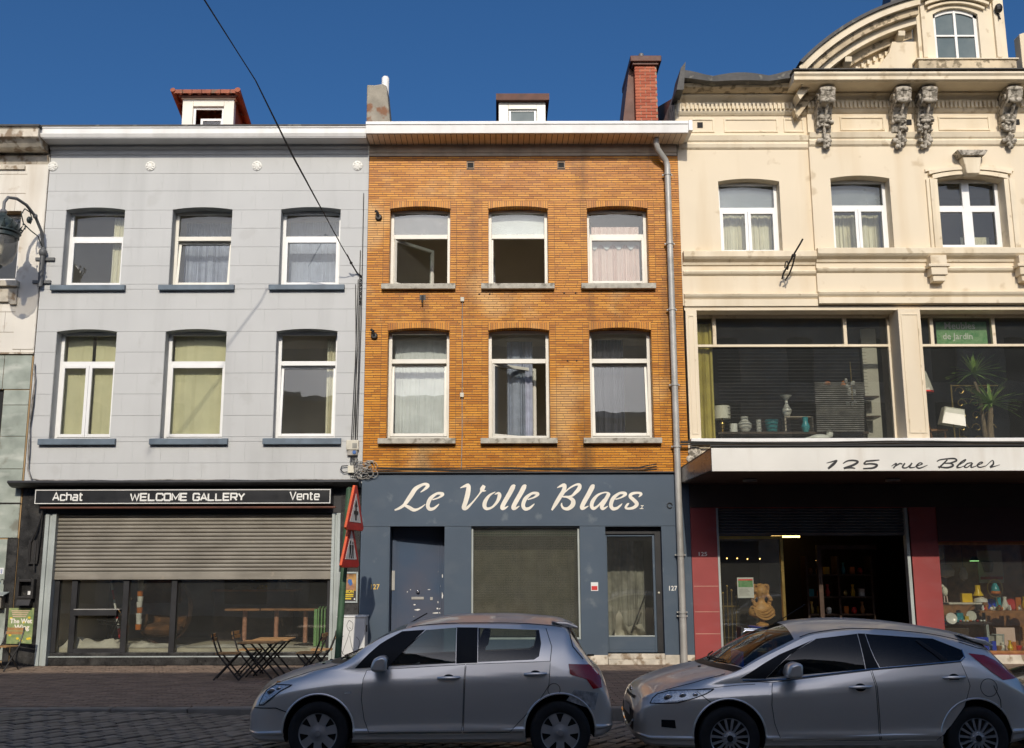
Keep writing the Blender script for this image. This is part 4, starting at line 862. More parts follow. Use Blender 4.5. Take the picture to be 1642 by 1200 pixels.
obj('dormer_sill', MB().box(8.78,10.76,-.52,-.05,11.83,12.09), 'beige_dirty', dm, bevel=.02); obj('dormer_sill', MB().box(8.74,10.80,-.55,-.05,12.092,12.125), 'beige_light', dm, bevel=.01)
for (d, t, y) in ((.07,.05,-.47),(.14,.06,-.53),(.22,.07,-.60)):
    xs = [9.20-d-.05+(.92+2*d+.1)*i/12 for i in range(13)]; o2 = (9.20-d-.05,10.12+d+.05,0,13.16,.14); obj('hood_mould', MB().prism([(x,arc_z(o2,x)+d) for x in xs]+[(x,arc_z(o2,x)+d+t) for x in reversed(xs)], y, -.401), 'beige_light', dm)
f = MB(); f.box(9.202,9.27,-.33,-.27,12.162,13.18); f.box(10.05,10.118,-.33,-.27,12.162,13.18); f.box(9.27,10.05,-.33,-.27,12.162,12.23); f.box(9.64,9.69,-.34,-.27,12.23,13.28); f.box(9.27,10.05,-.335,-.27,12.70,12.735)
xs = [9.202+.916*i/12 for i in range(13)]; f.prism([(x,arc_z(DO_,x)-.075) for x in xs]+[(x,arc_z(DO_,x)-.002) for x in reversed(xs)], -.33, -.27); fr = obj('dormer_window', f, 'white_trim', H)
for (a, b) in ((9.27,9.64),(9.69,10.05)):
    for (c, d) in ((12.23,12.70),(12.735,13.26)): obj('pane', MB().box(a,b,-.30,-.295,c,d), 'pane_grey', fr)
obj('wall_lantern', MB().ball((10.23,-.52,12.95),.08,.08,.10,8,6).tube([(10.23,-.45,12.9),(10.25,-.5,12.72)],.02,6), 'iron', H)
dm.location.x -= .27; dm.location.z -= .27; fr.location.x -= .27; fr.location.z -= .27
# wrought-iron sign bracket
ib = MB(); ib.tube([(5.62,-.16,7.35),(5.64,-.20,7.45),(5.70,-.42,7.60),(5.77,-.64,7.76),(5.83,-.80,7.88),(5.87,-.84,7.96)], .018, 6); ib.tube([(5.68,-.15,7.33),(5.74,-.25,7.42),(5.77,-.42,7.56),(5.78,-.6,7.72)], .016, 6)
for (cy, cz, r) in ((-.28,7.58,.12),(-.62,7.64,.10)): ib.tube([(5.66-.1*cy+.02*k/8,cy+(r-.008*k)*math.cos(k*.7),cz+(r-.008*k)*math.sin(k*.7)) for k in range(10)], .013, 6)
obj('iron_bracket', ib, 'iron', H)
# ---------------------------------------------------------------- first-floor shop windows
obj('bay_soffit', MB().box(BX0+.02,BX1,-.01,.47,6.76,6.834), 'beige_stucco', H)
def pilaster(x0, x1, y):
    p = obj('pilaster', MB().box(x0,x1,y,.47,4.20,6.759), 'beige_stucco', H, bevel=.006); f = MB(); frame_rect(f, x0+.05,x1-.05,4.30,6.66,.022,y-.014,y-.0005); obj('panel_moulding', f, 'beige_light', p)
pilaster(3.72,3.94,-.02); pilaster(7.88,8.315,-.10); pilaster(12.0,12.4,-.10)
obj('bay_sill', MB().box(3.715,BX1,-.16,.47,4.13,4.199), 'white_trim', H, bevel=.008)
def bay(x0, x1, muls):
    f = MB(); f.box(x0,x1,.38,.46,4.20,4.25); f.box(x0,x1,.38,.46,6.70,6.758); f.box(x0,x0+.05,.38,.46,4.251,6.699); f.box(x1-.05,x1,.38,.46,4.251,6.699); f.box(x0+.05,x1-.05,.36,.46,6.10,6.15)
    for m_ in muls: f.box(m_-.035,m_+.035,.37,.46,6.151,6.699)
    Wn = obj('bay_window', f, 'beige_light', H, bevel=.005); e = [x0+.05]+muls+[x1-.05]
    for a, b in zip(e, e[1:]): obj('pane', MB().box(a+(.035 if a in muls else 0),b-(.035 if b in muls else 0),.41,.418,6.151,6.699), 'shop_glass', Wn)
    obj('pane', MB().box(x0+.05,x1-.05,.41,.418,4.251,6.099), 'shop_glass', Wn); return Wn
b1 = bay(3.941,7.879,[4.36,6.98]); b2 = bay(8.316,11.999,[8.72,9.96])
obj('curtain', curtain(3.99,4.34,4.26,6.62,.53,.045,.085), 'curtain_mustard', b1)
vb = MB(); z = 4.35
while z < 6.05: vb.add([(4.45,.60,z),(7.45,.60,z),(7.45,.62,z+.012),(4.45,.62,z+.012)], [(0,1,2,3)]); z += .07
obj('venetian_blind', vb, 'shop_dark', b1, kind='stuff', fix=False)
vb = MB(); z = 4.42
while z < 5.42: vb.add([(6.35+.02*(z-4.4),.53,z),(7.35-.06*(5.4-z),.53,z),(7.35-.06*(5.4-z),.56,z+.022),(6.35,.56,z+.022)], [(0,1,2,3)]); z += .042
obj('loose_blind', vb, 'cable_grey', b1, kind='stuff', fix=False)
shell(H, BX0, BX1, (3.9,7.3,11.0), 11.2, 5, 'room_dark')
# ---------------------------------------------------------------- canopy and ground floor
cn = MB(); cn.add([(3.52,-.005,3.66),(14.4,-.005,3.66),(14.4,-2.40,3.775),(3.64,-2.40,3.775),(3.52,-.005,3.34),(14.4,-.005,3.34),(14.4,-2.38,3.37),(3.64,-2.38,3.37)], [(0,1,2,3),(4,7,6,5),(0,3,7,4),(2,1,5,6),(0,4,5,1)])
cy_ = obj('canopy', cn, 'canopy_under', H); fa = obj('canopy_fascia', MB().box(3.62,14.4,-2.445,-2.402,3.355,3.75), 'canopy_white', cy_, bevel=.006)
obj('canopy_edge', MB().box(3.60,14.4,-2.46,-2.38,3.776,3.80), 'black_paint', cy_); obj('canopy_cheek', MB().add([(3.50,-.02,3.62),(3.615,-2.40,3.73),(3.615,-2.40,3.38),(3.50,-.02,3.36),(3.515,-.02,3.62),(3.63,-2.40,3.73),(3.63,-2.40,3.38),(3.515,-.02,3.36)], [(0,1,2,3),(4,7,6,5),(0,4,5,1),(3,2,6,7)]), 'canopy_side', cy_)
cf = MB().box(3.50,3.63,-2.447,-2.40,3.34,3.354)
for x in (4.6,7.2,9.8): obj('downlight', MB().lathe([(.13,3.30),(.13,3.335),(.10,3.335),(.10,3.30)], (x,-1.0,0), 18), 'galvanised', cy_, smooth=True)
Z3 = 5.131; kx = .01045; fx3 = lambda a: 5.36+a/Z3*kx*1.0; fz3 = lambda a: 3.71-a/Z3*kx*1.06
ST3 = [[(95,102,5),(140,92,10),(182,82,12),(150,112,22),(105,146,16)],[(232,106,8),(270,86,12),(320,82,15),(356,92,16),(320,116,18),(235,144,16)],[(235,144,12),(290,138,14),(330,144,8)],[(535,79,8),(480,84,14),(425,88,14)],[(428,86,12),(405,110,12),(465,108,14),(512,118,18),(480,140,16),(395,146,10)],
 [(630,128,4),(672,106,12),(665,122,10),(645,144,12)],[(658,132,6),(700,108,12),(722,112,10)],[(745,104,12),(722,136,14),(755,140,10),(795,112,8)],[(803,103,12),(780,136,14),(812,138,8),(845,126,6)],[(845,126,8),(888,110,10),(868,102,10),(838,128,14),(862,144,12),(930,120,5)],
 [(1010,92,8),(1040,78,10),(1110,70,12),(1160,70,14),(1172,86,14),(1115,104,10),(1058,106,6)],[(1062,106,8),(1120,106,12),(1142,124,16),(1090,140,14),(1016,132,9)],[(1098,78,10),(1060,110,12),(1022,142,13)],[(1170,130,6),(1235,95,8),(1250,76,9),(1210,98,12),(1172,136,14),(1200,138,8),(1235,125,5)],
 [(1302,102,10),(1262,108,10),(1234,134,12),(1262,136,8),(1304,104,8)],[(1304,104,10),(1288,136,12),(1312,134,8),(1345,122,5)],[(1345,122,7),(1388,102,10),(1370,98,9),(1342,122,13),(1362,138,11),(1415,126,6)],[(1412,128,5),(1470,84,8),(1476,112,14),(1448,138,12),(1530,118,4)]]
for grp in ((0,),(1,2),(3,4),(5,6),(7,8),(9,),(10,11,12),(13,),(14,15),(16,),(17,)):
    lt = MB()
    for i in grp: lt.stroke(ST3[i], -2.4475-.0016*(i-grp[0]), fx3, fz3, 1/Z3*.0108)
    obj('fascia_letter', lt, 'black_letter', fa, fix=False)
obj('spandrel', MB().box(BX0+.001,BX1,.0,.30,3.345,4.129), 'beige_stucco', H)
gw = MB(); piece(gw, 3.67, BX1, 0, 3.34, -.02, .30, [(4.16,7.83,.10,2.88,0),(8.345,13.0,.17,2.24,0)]); obj('ground_wall', gw, 'maroon', H)
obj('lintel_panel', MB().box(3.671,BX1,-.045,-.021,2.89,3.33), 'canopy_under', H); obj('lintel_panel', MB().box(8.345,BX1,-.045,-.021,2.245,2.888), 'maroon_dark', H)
for z in (.55,.95,1.42): obj('panel_joint', MB().box(3.69,4.155,-.0225,-.0205,z,z+.006), 'poster_pink', H)
sh = obj('shutter', MB().box(4.20,7.74,.07,.08,2.36,2.88), 'shutter_dark', H); n = 9
for k in range(n): z = 2.38+k*.5/n; obj('slat', MB().prism([(.069,z+.003),(.04,z+.018),(.038,z+.036),(.062,z+.052),(.069,z+.053)], 4.20, 7.74, 'x'), 'shutter_dark', sh)
for (a, b) in ((4.161,4.20),(7.74,7.80)): obj('guide_rail', MB().box(a,b,-.03,.12,.10,2.879), 'rail_metal', H, bevel=.004)
f = MB(); f.box(4.20,4.24,.14,.20,.17,2.36); f.box(5.385,5.44,.12,.22,.10,2.36); f.box(4.24,5.385,.14,.20,.17,.22); f.box(4.24,5.385,.14,.20,2.30,2.36); sw_ = obj('shop_window', f, 'brass', H, bevel=.004); obj('pane', MB().box(4.24,5.385,.165,.172,.221,2.299), 'shop_glass', sw_)
f = MB(); f.box(8.346,13.0,.10,.22,.17,.225); f.box(8.346,13.0,.12,.20,2.18,2.239); f.box(8.346,8.38,.12,.20,.226,2.179); sw2 = obj('shop_window', f, 'mid_wood', H, bevel=.005); obj('pane', MB().box(8.38,13.0,.15,.158,.226,2.179), 'shop_glass', sw2)
obj('shop_sill', MB().box(8.345,13.0,-.06,.10,.0,.165), 'white_weathered', H, bevel=.006)
fl = MB().box(3.9,14.2,.301,4.9,-.02,.11); obj('shop_floor', fl, 'dark_wood', H); obj('display_floor', MB().box(8.35,13,.23,1.6,.111,.20), 'mid_wood', H); obj('display_back', MB().box(8.35,13,1.62,1.70,.112,2.3), 'mid_wood', H)
obj('display_back', MB().box(4.17,5.3,1.7,1.76,.112,2.4), 'shop_dark', H); obj('back_partition', MB().box(4.17,8.34,3.3,3.4,.112,3.3), 'shop_dark', H); obj('inner_door_frame', MB().box(6.32,6.40,.9,1.0,.112,2.2).box(6.40,7.5,.9,1.0,2.12,2.2), 'dark_wood', H)  # near-black back partition added to keep the doorway dark
text('house_number', '125', 3.78, 1.985, .10, -.0235, 'white_paint', H, 1.25, .001)
cb = MB()
for k in range(3): cb.tube([(3.50+i*.8, -.17-.012*k, 4.08+.02*k+.015*math.sin(i*1.1+k)) for i in range(12)], .013, 6)
obj('cable_bundle', cb, 'cable_black', H); obj('broken_render', MB().ball((3.80,-.02,3.95),.14,.05,.12,9,6).ball((3.72,-.02,3.82),.09,.04,.08,8,5), 'stone_grey', H)
# ================================================================ white house at the left edge
H = thing('white_house', 'weathered white house with green marble cladding at the left edge', 'house', (-11,0,0))
WO = (-10.7,-9.555,7.38,8.85,.0)
LX0, LX1 = -14.0, -9.075
wall = obj('wall', piece(MB(), LX0, LX1, 5.93, 10.05, .004, .30, [WO]), 'marble_joint', H); z = 5.94; i = 0
while z < 10.0:
    x = -11.5-(.36 if i % 2 else 0); h = min(.405, 10.04-z)
    while x < LX1:
        mb = piece(MB(), x+.003, min(LX1,x+.717), z+.003, z+h-.003, -.012, .0035, [WO])
        if mb.v and x+.717 > -10.8: obj('stucco_block', mb, 'white_stucco', wall)
        x += .72
    z += .41; i += 1
shell(H, LX0, LX1, (5.8,10.0), 10.04); Wn = unit(H, WO, .22, 8.4); obj('sill', MB().box(-10.8,-9.46,-.16,.25,7.25,7.37), 'white_weathered', Wn, bevel=.01); obj('apron', MB().prism([(-10.8,6.95),(-9.62,6.95),(-9.62,6.90),(-9.48,6.90),(-9.48,7.249),(-10.8,7.249)], -.08, -.013), 'white_weathered', Wn, bevel=.006)
obj('panel', MB().box(-11.5,-9.55,-.06,-.013,9.72,9.80), 'white_weathered', H); obj('quoin', MB().box(-9.50,-9.08,-.028,-.013,6.0,9.83), 'white_stucco', H, bevel=.006)
obj('cornice', MB().prism([(-.02,10.05),(-.08,9.98),(-.05,9.90),(-.02,9.84),(.1,9.84),(.1,10.05)], LX0, LX1-.01, 'x'), 'white_weathered', H)
obj('cornice_shelf', MB().prism([(.1,10.051),(-.35,10.06),(-.50,10.19),(-.56,10.20),(-.56,10.36),(-.60,10.40),(.1,10.40)], LX0, -9.10, 'x'), 'white_weathered', H, bevel=.006); obj('gutter_edge', MB().box(LX0,-9.06,-.62,.1,10.401,10.435), 'zinc_dark', H)
obj('roof', MB().add([(LX0,.1,10.42),(LX1,.1,10.42),(LX1,5.5,12.2),(LX0,5.5,12.2),(LX0,.1,10.3),(LX1,.1,10.3),(LX1,5.5,10.3),(LX0,5.5,10.3)], [(0,1,2,3),(4,7,6,5),(2,3,7,6),(1,2,6,5),(0,3,7,4)]), 'slate', H)
gf = obj('ground_wall', piece(MB(), LX0, LX1, 0, 5.90, .0, .30, [(-11.5,-9.60,3.0,5.20,0)]), 'marble_joint', H); obj('shop_void', MB().box(-11.5,-9.6,.05,.29,3.0,5.2), 'dark_gap', H)
obj('capping', MB().box(LX0,LX1+.0,-.06,.30,5.901,5.929), 'white_weathered', H)
for (a, b, c, d) in ((-9.59,-9.10,4.90,5.19),(-9.59,-9.10,4.29,4.89),(-9.59,-9.10,3.66,4.28),(-9.59,-9.10,3.01,3.65),(-10.25,-9.64,5.21,5.88),(-9.63,-9.10,5.21,5.88),(-10.9,-10.26,5.21,5.88),(-9.7,-9.10,2.35,2.98),(-10.4,-9.71,2.35,2.98)): obj('marble_tile', MB().box(a,b,-.022,-.001,c,d), 'marble_green', gf, bevel=.004)
obj('marble_tile', MB().box(-10.4,-9.28,-.022,-.001,1.28,2.32), 'marble_green', gf); obj('marble_tile', MB().box(-10.4,-9.20,-.022,-.001,.10,1.05), 'marble_green', gf); obj('black_band', MB().box(-10.4,-9.08,-.03,-.001,2.985,3.0).box(-9.275,-9.08,-.028,-.001,1.05,2.34).box(-9.195,-9.08,-.028,-.001,0,1.049), 'marble_black', gf)
np_ = obj('number_plate', MB().box(-9.45,-9.30,-.030,-.023,1.67,1.79), 'paper_white', H); text('house_number', '131', -9.445, 1.685, .11, -.0325, 'blue_print', H, .80, .003)
mbx = obj('mailbox', MB().box(-10.3,-9.22,-.20,-.023,1.05,1.27), 'shutter_metal', H, bevel=.01); obj('mailbox_lid', MB().prism([(-.26,1.275),(-.01,1.33),(-.01,1.35),(-.26,1.29)], -10.3, -9.16, 'x'), 'rail_metal', mbx); text('mailbox_number', '131', -9.45, 1.09, .09, -.203, 'black_letter', mbx, .9, .003)
gt = MB()
for s_ in ([(0,0,9),(8,12,9),(10,2,8),(18,14,9)],[(14,8,8),(30,9,8)],[(22,16,9),(22,0,9)],[(28,14,9),(36,15,9),(36,2,9)]): gt.stroke([(p[0],p[1],2.2) for p in s_], -.0235, lambda a: -9.56+a*.0075, lambda a: 1.47+a*.0065, .0075)
obj('graffiti', gt, 'black_letter', H, fix=False)
gt = MB()
for s_ in ([(4,-6,0),(10,-10,0),(14,2,0)],[(18,2,0),(22,-6,0),(28,2,0)],[(22,-6,0),(20,-14,0)]): gt.stroke([(p[0],p[1],2.4) for p in s_], -.0245, lambda a: -9.56+a*.0075, lambda a: 1.50+a*.0065, .0075)
obj('graffiti', gt, 'blue_print', H, fix=False)
rp = obj('red_notice', MB().box(-9.75,-9.38,-.032,-.023,.60,.88), 'poster_dark', H); obj('red_band', MB().box(-9.75,-9.40,-.036,-.0325,.645,.755).box(-9.75,-9.40,-.036,-.0325,.785,.80), 'red_print', H)
# the framed poster and the equipment on the black pilaster
pf = thing('poster', 'green poster with flowers and cream lettering behind the left cafe chair', 'poster', (-8.95,-.04,.5))
obj('sheet', MB().box(-9.13,-8.66,-.050,-.031,.40,1.05), 'poster_green', pf)
text('lettering', 'The Wet', -9.09, .775, .115, -.0525, 'letter_cream', pf, .95, .004); text('lettering', 'Wing', -9.00, .66, .125, -.0525, 'letter_cream', pf, 1.0, .004)
p = MB()
for k in range(4): p.box(-9.08+.01*k, -8.74-.02*k, -.0525, -.0505, .99-.035*k, 1.005-.035*k)
obj('printed_lines', p, 'poster_pink', pf)
for k in range(9): p = MB(); a, b = random.uniform(-9.1,-8.7), random.uniform(.45,.92); p.add([(a+.028*math.cos(t*.8),-.0515-.0001*k,b+.022*math.sin(t*.8)) for t in range(8)], [tuple(range(8))]); obj('printed_flower', p, 'poster_yellow', pf, fix=False)
ic = thing('intercom_housing', 'open black metal housing with a small white plate on the left pilaster', 'box', (-8.8,-.04,1.3))
f = MB(); frame_rect(f, -8.98,-8.66,1.22,1.58,.05,-.16,-.031); obj('case', f, 'iron', ic, bevel=.006); obj('plate', MB().box(-8.80,-8.70,-.06,-.035,1.29,1.36), 'paper_white', ic); obj('tray', MB().prism([(-.20,1.10),(-.031,1.10),(-.031,1.21),(-.14,1.21)], -8.95, -8.70, 'x'), 'iron', ic)
aw = thing('awning_arm', 'folded black awning arm hanging on the left black pilaster', 'awning arm', (-8.8,-.04,2.0))
obj('arm', MB().tube([(-8.62,-.10,2.86),(-8.72,-.12,2.45),(-8.80,-.12,2.25),(-8.80,-.10,1.9)], .022, 8), 'iron', aw); obj('bracket', MB().box(-8.84,-8.66,-.10,-.031,1.86,2.30), 'iron', aw); obj('crank', MB().tube([(-8.70,-.10,2.3),(-8.70,-.12,1.75)], .016, 8).tube([(-8.62,-.09,2.85),(-8.66,-.09,1.9)], .012, 6), 'iron', aw)
# ================================================================ street furniture
# bracket lantern
LP = thing('street_lantern', 'ornate iron street lantern with glass bowl on a curved wall bracket at the left', 'street lamp', (-9.02,-.02,7.3))
LX, LY = -9.33, -1.2
obj('wall_plate', MB().tube([(-9.02,-.10,7.25),(-9.02,-.10,8.05)], .05, 10).ball((-9.02,-.10,7.95),.08,.08,.10,10,8).box(-9.20,-8.84,-.06,-.012,7.33,7.39).box(-9.18,-8.80,-.06,-.012,7.80,7.86), 'lamp_post_grey', LP, smooth=True)
arm = [(-9.02,-.10,8.05),(-9.03,-.22,8.35),(-9.07,-.45,8.58),(-9.14,-.70,8.72),(-9.22,-.95,8.76),(-9.30,-1.13,8.72),(LX,LY,8.60),(LX,LY,8.42)]
obj('arm', MB().tube(arm, .030, 10).ball(arm[2],.05,.05,.05,8,6).lathe([(.05,8.36),(.07,8.40),(.05,8.45)], (LX,LY,0), 12), 'lamp_post_grey', LP, smooth=True)
sc = [(-9.02,-.12,8.02),(-9.05,-.30,8.22),(-9.10,-.52,8.26),(-9.16,-.72,8.34),(-9.18,-.80,8.50),(-9.16,-.72,8.64),(-9.12,-.58,8.62),(-9.10,-.50,8.50),(-9.11,-.54,8.40),(-9.13,-.62,8.40)]
obj('scroll', MB().tube(sc, .012, 6).ball((-9.12,-.58,8.46),.05,.06,.07,10,6), 'lamp_iron', LP, smooth=True)
obj('cap', MB().lathe([(0,8.42),(.05,8.40),(.07,8.34),(.20,8.26),(.30,8.13),(.335,8.02),(.345,7.99),(.31,7.97),(.25,7.97)], (LX,LY,0), 28), 'lamp_iron', LP, smooth=True)
cr = MB()
for k in range(18):
    a = 2*math.pi*k/18; c, s_ = math.cos(a), math.sin(a); p = [(LX+c*.33+s_*.045,LY+s_*.33-c*.045,8.03),(LX+c*.33-s_*.045,LY+s_*.33+c*.045,8.03),(LX+c*.40,LY+s_*.40,8.15),(LX+c*.35,LY+s_*.35,8.03)]
    cr.add(p+[(LX+c*.32,LY+s_*.32,8.02)], [(0,3,2),(3,1,2),(0,4,3),(4,1,3),(0,2,4),(1,4,2)]); cr.ball((LX+c*.40,LY+s_*.40,8.16),.022,.022,.022,6,4)
obj('crown', cr, 'lamp_iron', LP); obj('ring', MB().lathe([(.29,7.98),(.315,7.96),(.315,7.90),(.29,7.88)], (LX,LY,0), 28, cap=False), 'lamp_iron', LP, smooth=True)
obj('bowl', MB().lathe([(.285,7.90),(.30,7.78),(.285,7.62),(.235,7.47),(.15,7.38),(.07,7.35)], (LX,LY,0), 28, cap=False), 'lamp_glass', LP, smooth=True); obj('finial', MB().lathe([(.07,7.352),(.055,7.31),(.02,7.29),(0,7.27)], (LX,LY,0), 12), 'lamp_iron', LP, smooth=True); obj('bulb', MB().lathe([(.04,7.95),(.05,7.9),(.06,7.7),(.04,7.58),(0,7.55)], (LX,LY,0), 12), 'shade_white', LP, smooth=True)
# signpost
SX, SY = -2.60, -2.6; tx = .14
SP = thing('sign_post', 'green signpost with two red triangular warning signs beside the blue shopfront', 'signpost', (SX,SY,-.01))
obj('pole', MB().tube([(SX,SY,pav_z(SY)-.02),(SX+tx,SY,3.06)], .055, 14).lathe([(.055,0),(.03,.03),(0,.035)], (SX+tx,SY,3.058), 14), 'pole_green', SP, smooth=True)
def warn(cx, cz, which):
    M = Matrix.Translation((cx, SY-.10, cz)) @ Matrix.Rotation(R(78),4,'Z')
    tri = lambda k: [(-.42*k,-.33*k),(-.36*k,-.37*k),(.36*k,-.37*k),(.42*k,-.33*k),(.05*k,.37*k),(-.05*k,.37*k)]
    pl = obj('warning_sign', MB().prism(tri(1.0), -.012, .028).xf(M), 'sign_rim_sunlit', SP, bevel=.006)
    obj('red_face', MB().prism(tri(.975), -.016, -.0125).xf(M), 'sign_red', pl)
    obj('white_field', MB().prism([(-.27,-.235),(.27,-.235),(0,.235)], -.020, -.0165).xf(M), 'sign_white', pl); g_ = MB()
    if which == 0: g_.prism([(-.035,-.20),(.035,-.20),(.035,.02),(.07,.02),(0,.13),(-.07,.02),(-.035,.02)], -.024, -.0205); g_.prism([(-.10,-.11),(.10,-.11),(.10,-.05),(-.10,-.05)], -.0265, -.0245)
    else:
        for (ox, k) in ((-.055,1.0),(.06,.82)):
            g_.prism([(ox+.028*k*math.cos(t*.785),.06*k-.02+.03*k*math.sin(t*.785)) for t in range(8)], -.024, -.0205); g_.prism([(ox-.045*k,.02*k-.02),(ox+.045*k,.02*k-.02),(ox+.035*k,-.10*k-.02),(ox-.035*k,-.10*k-.02)], -.0245, -.0207)
            g_.prism([(ox-.035*k,-.10*k-.02),(ox-.005*k,-.10*k-.02),(ox-.03*k,-.215),(ox-.06*k,-.215)], -.0243, -.0206); g_.prism([(ox+.005*k,-.10*k-.02),(ox+.035*k,-.10*k-.02),(ox+.06*k,-.215),(ox+.03*k,-.215)], -.0243, -.0206)
    obj('pictogram', g_.xf(M), 'black_letter', pl); obj('clamp', MB().box(-.06,.06,.029,.09,-.02,.02).xf(M), 'iron', pl)
warn(SX+.25, 2.74, 0); warn(SX+.19, 2.14, 1)
# white utility cabinet
CB = thing('utility_cabinet', 'white metal utility cabinet with scribbled graffiti beside the signpost', 'cabinet', (-2.66,-.3,0))
bd = obj('cabinet_body', MB().box(-2.92,-2.41,-.52,-.06,.03,.88), 'cabinet', CB, bevel=.012); obj('cabinet_base', MB().box(-2.90,-2.43,-.50,-.08,-.01,.029), 'kerb_stone', CB); obj('cabinet_lid', MB().box(-2.935,-2.395,-.535,-.045,.881,.915), 'cabinet', CB, bevel=.012); obj('lock', MB().box(-2.409,-2.395,-.36,-.28,.62,.74), 'iron', CB)
gt = MB()
for i, s_ in enumerate(([(20,80),(16,70),(20,60),(26,62),(27,74),(20,80)],[(20,66),(24,64)],[(22,60),(18,45),(10,20),(6,5)],[(10,50),(4,40),(8,20),(20,4)],[(34,48),(40,40),(38,24),(28,8),(22,4)],[(22,50),(26,30),(34,10)],[(2,14),(12,8),(30,12),(42,4)])): gt.stroke([(p[0],p[1],1) for p in s_], -.5215-.0006*i, lambda a: -2.90+a*.0098, lambda a: .10+a*.0092, .0075)
obj('graffiti', gt, 'black_letter', CB, fix=False)
# cafe chairs and tables
def make_chair(label):
    t = thing('folding_chair', label, 'chair', (0,0,0), group='folding cafe chairs')
    for s_ in (-1,1):
        y = .185*s_; obj('leg', MB().tube([(-.235,y,.735),(-.225,y,.66),(-.13,y,.41),(.21,y,.006)], .014, 6), 'iron', t, world=False); y2 = .160*s_; obj('leg', MB().tube([(.175,y2,.400),(-.19,y2,.006)], .014, 6), 'iron', t, world=False)
    obj('stretcher', MB().tube([(.16,-.185,.06),(.16,.185,.06)], .009, 6).tube([(-.14,-.16,.06),(-.14,.16,.06)], .009, 6), 'iron', t, world=False)
    for k in range(5): y = -.15+.075*k; obj('seat_slat', MB().box(-.17,.19,y-.031,y+.031,.408,.424), 'wood_slat', t, world=False)
    for z, x in ((.70,-.243),(.635,-.222)): obj('back_slat', MB().box(x-.008,x+.008,-.19,.19,z-.026,z+.026), 'wood_slat', t, world=False)
    return t
def make_table(label, L_, Wd, h=.60):
    t = thing('folding_table', label, 'table', (0,0,0), group='folding cafe tables'); n = 8
    for k in range(n): y = -Wd/2+Wd*(k+.5)/n; obj('top_slat', MB().box(-L_/2,L_/2,y-Wd/n*.43,y+Wd/n*.43,h-.018,h), 'wood_slat', t, world=False)
    f = MB(); f.box(-L_/2+.05,-L_/2+.08,-Wd/2,Wd/2,h-.040,h-.0185); f.box(L_/2-.08,L_/2-.05,-Wd/2,Wd/2,h-.040,h-.0185); obj('top_frame', f, 'iron', t, world=False)
    for s_ in (-1,1): 
        y = s_*(Wd/2-.06); obj('leg', MB().tube([(-L_/2+.06,y,h-.03),(L_/2-.02,y,.008)], .015, 6), 'iron', t, world=False); obj('leg', MB().tube([(L_/2-.06,y-s_*.03,h-.03),(-L_/2+.02,y-s_*.03,.008)], .015, 6), 'iron', t, world=False)
    return t
c0 = make_chair('nearer of the two folding chairs at the left side of the slatted table'); c0.location = (-4.40,-2.45,pav_z(-2.45)); c0.rotation_euler = (0,0,R(6))
dup(c0, (-4.22,-1.75,pav_z(-1.75)), R(-4), 'farther of the two folding chairs at the left side of the slatted table')
dup(c0, (-3.08,-2.35,pav_z(-2.35)), R(176), 'nearer of the two folding chairs at the right side of the slatted table'); dup(c0, (-2.98,-1.72,pav_z(-1.72)), R(186), 'farther folding chair right of the slatted table, near the cabinet')
dup(c0, (-8.78,-.85,pav_z(-.85)), R(-105), 'folding chair in front of the green poster at the left edge'); dup(c0, (-9.75,-1.0,pav_z(-1.0)), R(-10), 'folding chair cut by the left edge below the red notice')
t0 = make_table('slatted wooden folding table between four chairs before the gallery window', .60, .66); t0.location = (-3.88,-2.42,pav_z(-2.42)); t0.rotation_euler = (0,0,R(0))
dup(t0, (-3.80,-1.73,pav_z(-1.73)), R(0), 'slatted folding table pushed against the back of the nearer table'); dup(t0, (-9.15,-1.25,pav_z(-1.25)), R(4), 'slatted folding table at the left edge beside the mailbox')
# overhead wire and wall wiring
WR = thing('overhead_wire', 'twisted black overhead wire running from the grey facade up over the street', 'wire', (-2.75,0,7.5))
def sag(a, b, s_, n=24): a, b = Vector(a), Vector(b); return [a.lerp(b,i/n)-Vector((0,0,s_*4*(i/n)*(1-i/n))) for i in range(n+1)]
A_ = (-2.78,-.03,7.53); ext = lambda x, y, z: (x,y,z)
obj('wire', MB().tube([A_,(-2.90,-.45,7.73),(-3.01,-.8,7.90),(-3.62,-2.5,8.98),(-3.97,-4.0,9.67),(-4.47,-5.4,10.31),(-4.56,-6.0,10.42),(-6.5,-14,12.0)], .009, 6), 'cable_black', WR)
obj('wire', MB().tube([(-3.02,-.85,7.93),(-3.30,-1.6,8.40),(-3.65,-2.5,9.00),(-3.98,-4.0,9.68),(-4.47,-5.4,10.325),(-4.56,-6.0,10.435),(-6.5,-14,12.03)], .008, 6), 'cable_black', WR)
obj('insulator', MB().tube([(-2.70,-.02,7.46),(-2.78,-.06,7.54),(-2.86,-.3,7.66),(-2.92,-.45,7.78)], .016, 6).ball((-2.86,-.3,7.66),.03,.03,.03,8,6), 'cable_black', WR)
WI = thing('wall_wiring', 'loose black cables hanging down the grey wall beside the orange bricks', 'cable', (-2.75,0,5.5))
for k, (xa, xb, zt) in enumerate(((-2.72,-2.78,8.0),(-2.80,-2.74,7.3),(-2.68,-2.70,9.2),(-2.75,-2.82,7.4),(-2.70,-2.74,7.0))): obj('cable', MB().tube([(xa,-.03,zt),((xa+xb)/2+.02,-.035-.01*k,zt*.5+2),(xb,-.03,4.2-.1*k)], .008, 6), 'cable_black', WI)
kn = MB()
for k in range(10): kn.tube([(-2.70+.02*math.sin(k*2+i),-.05-.01*(i%3),7.42-.06*k+.02*i) for i in range(5)], .008, 5)
obj('knot', kn, 'cable_black', WI)
JB = thing('junction_boxes', 'beige plastic telephone boxes with tangled cables above the signpost', 'junction box', (-2.7,0,3.9))
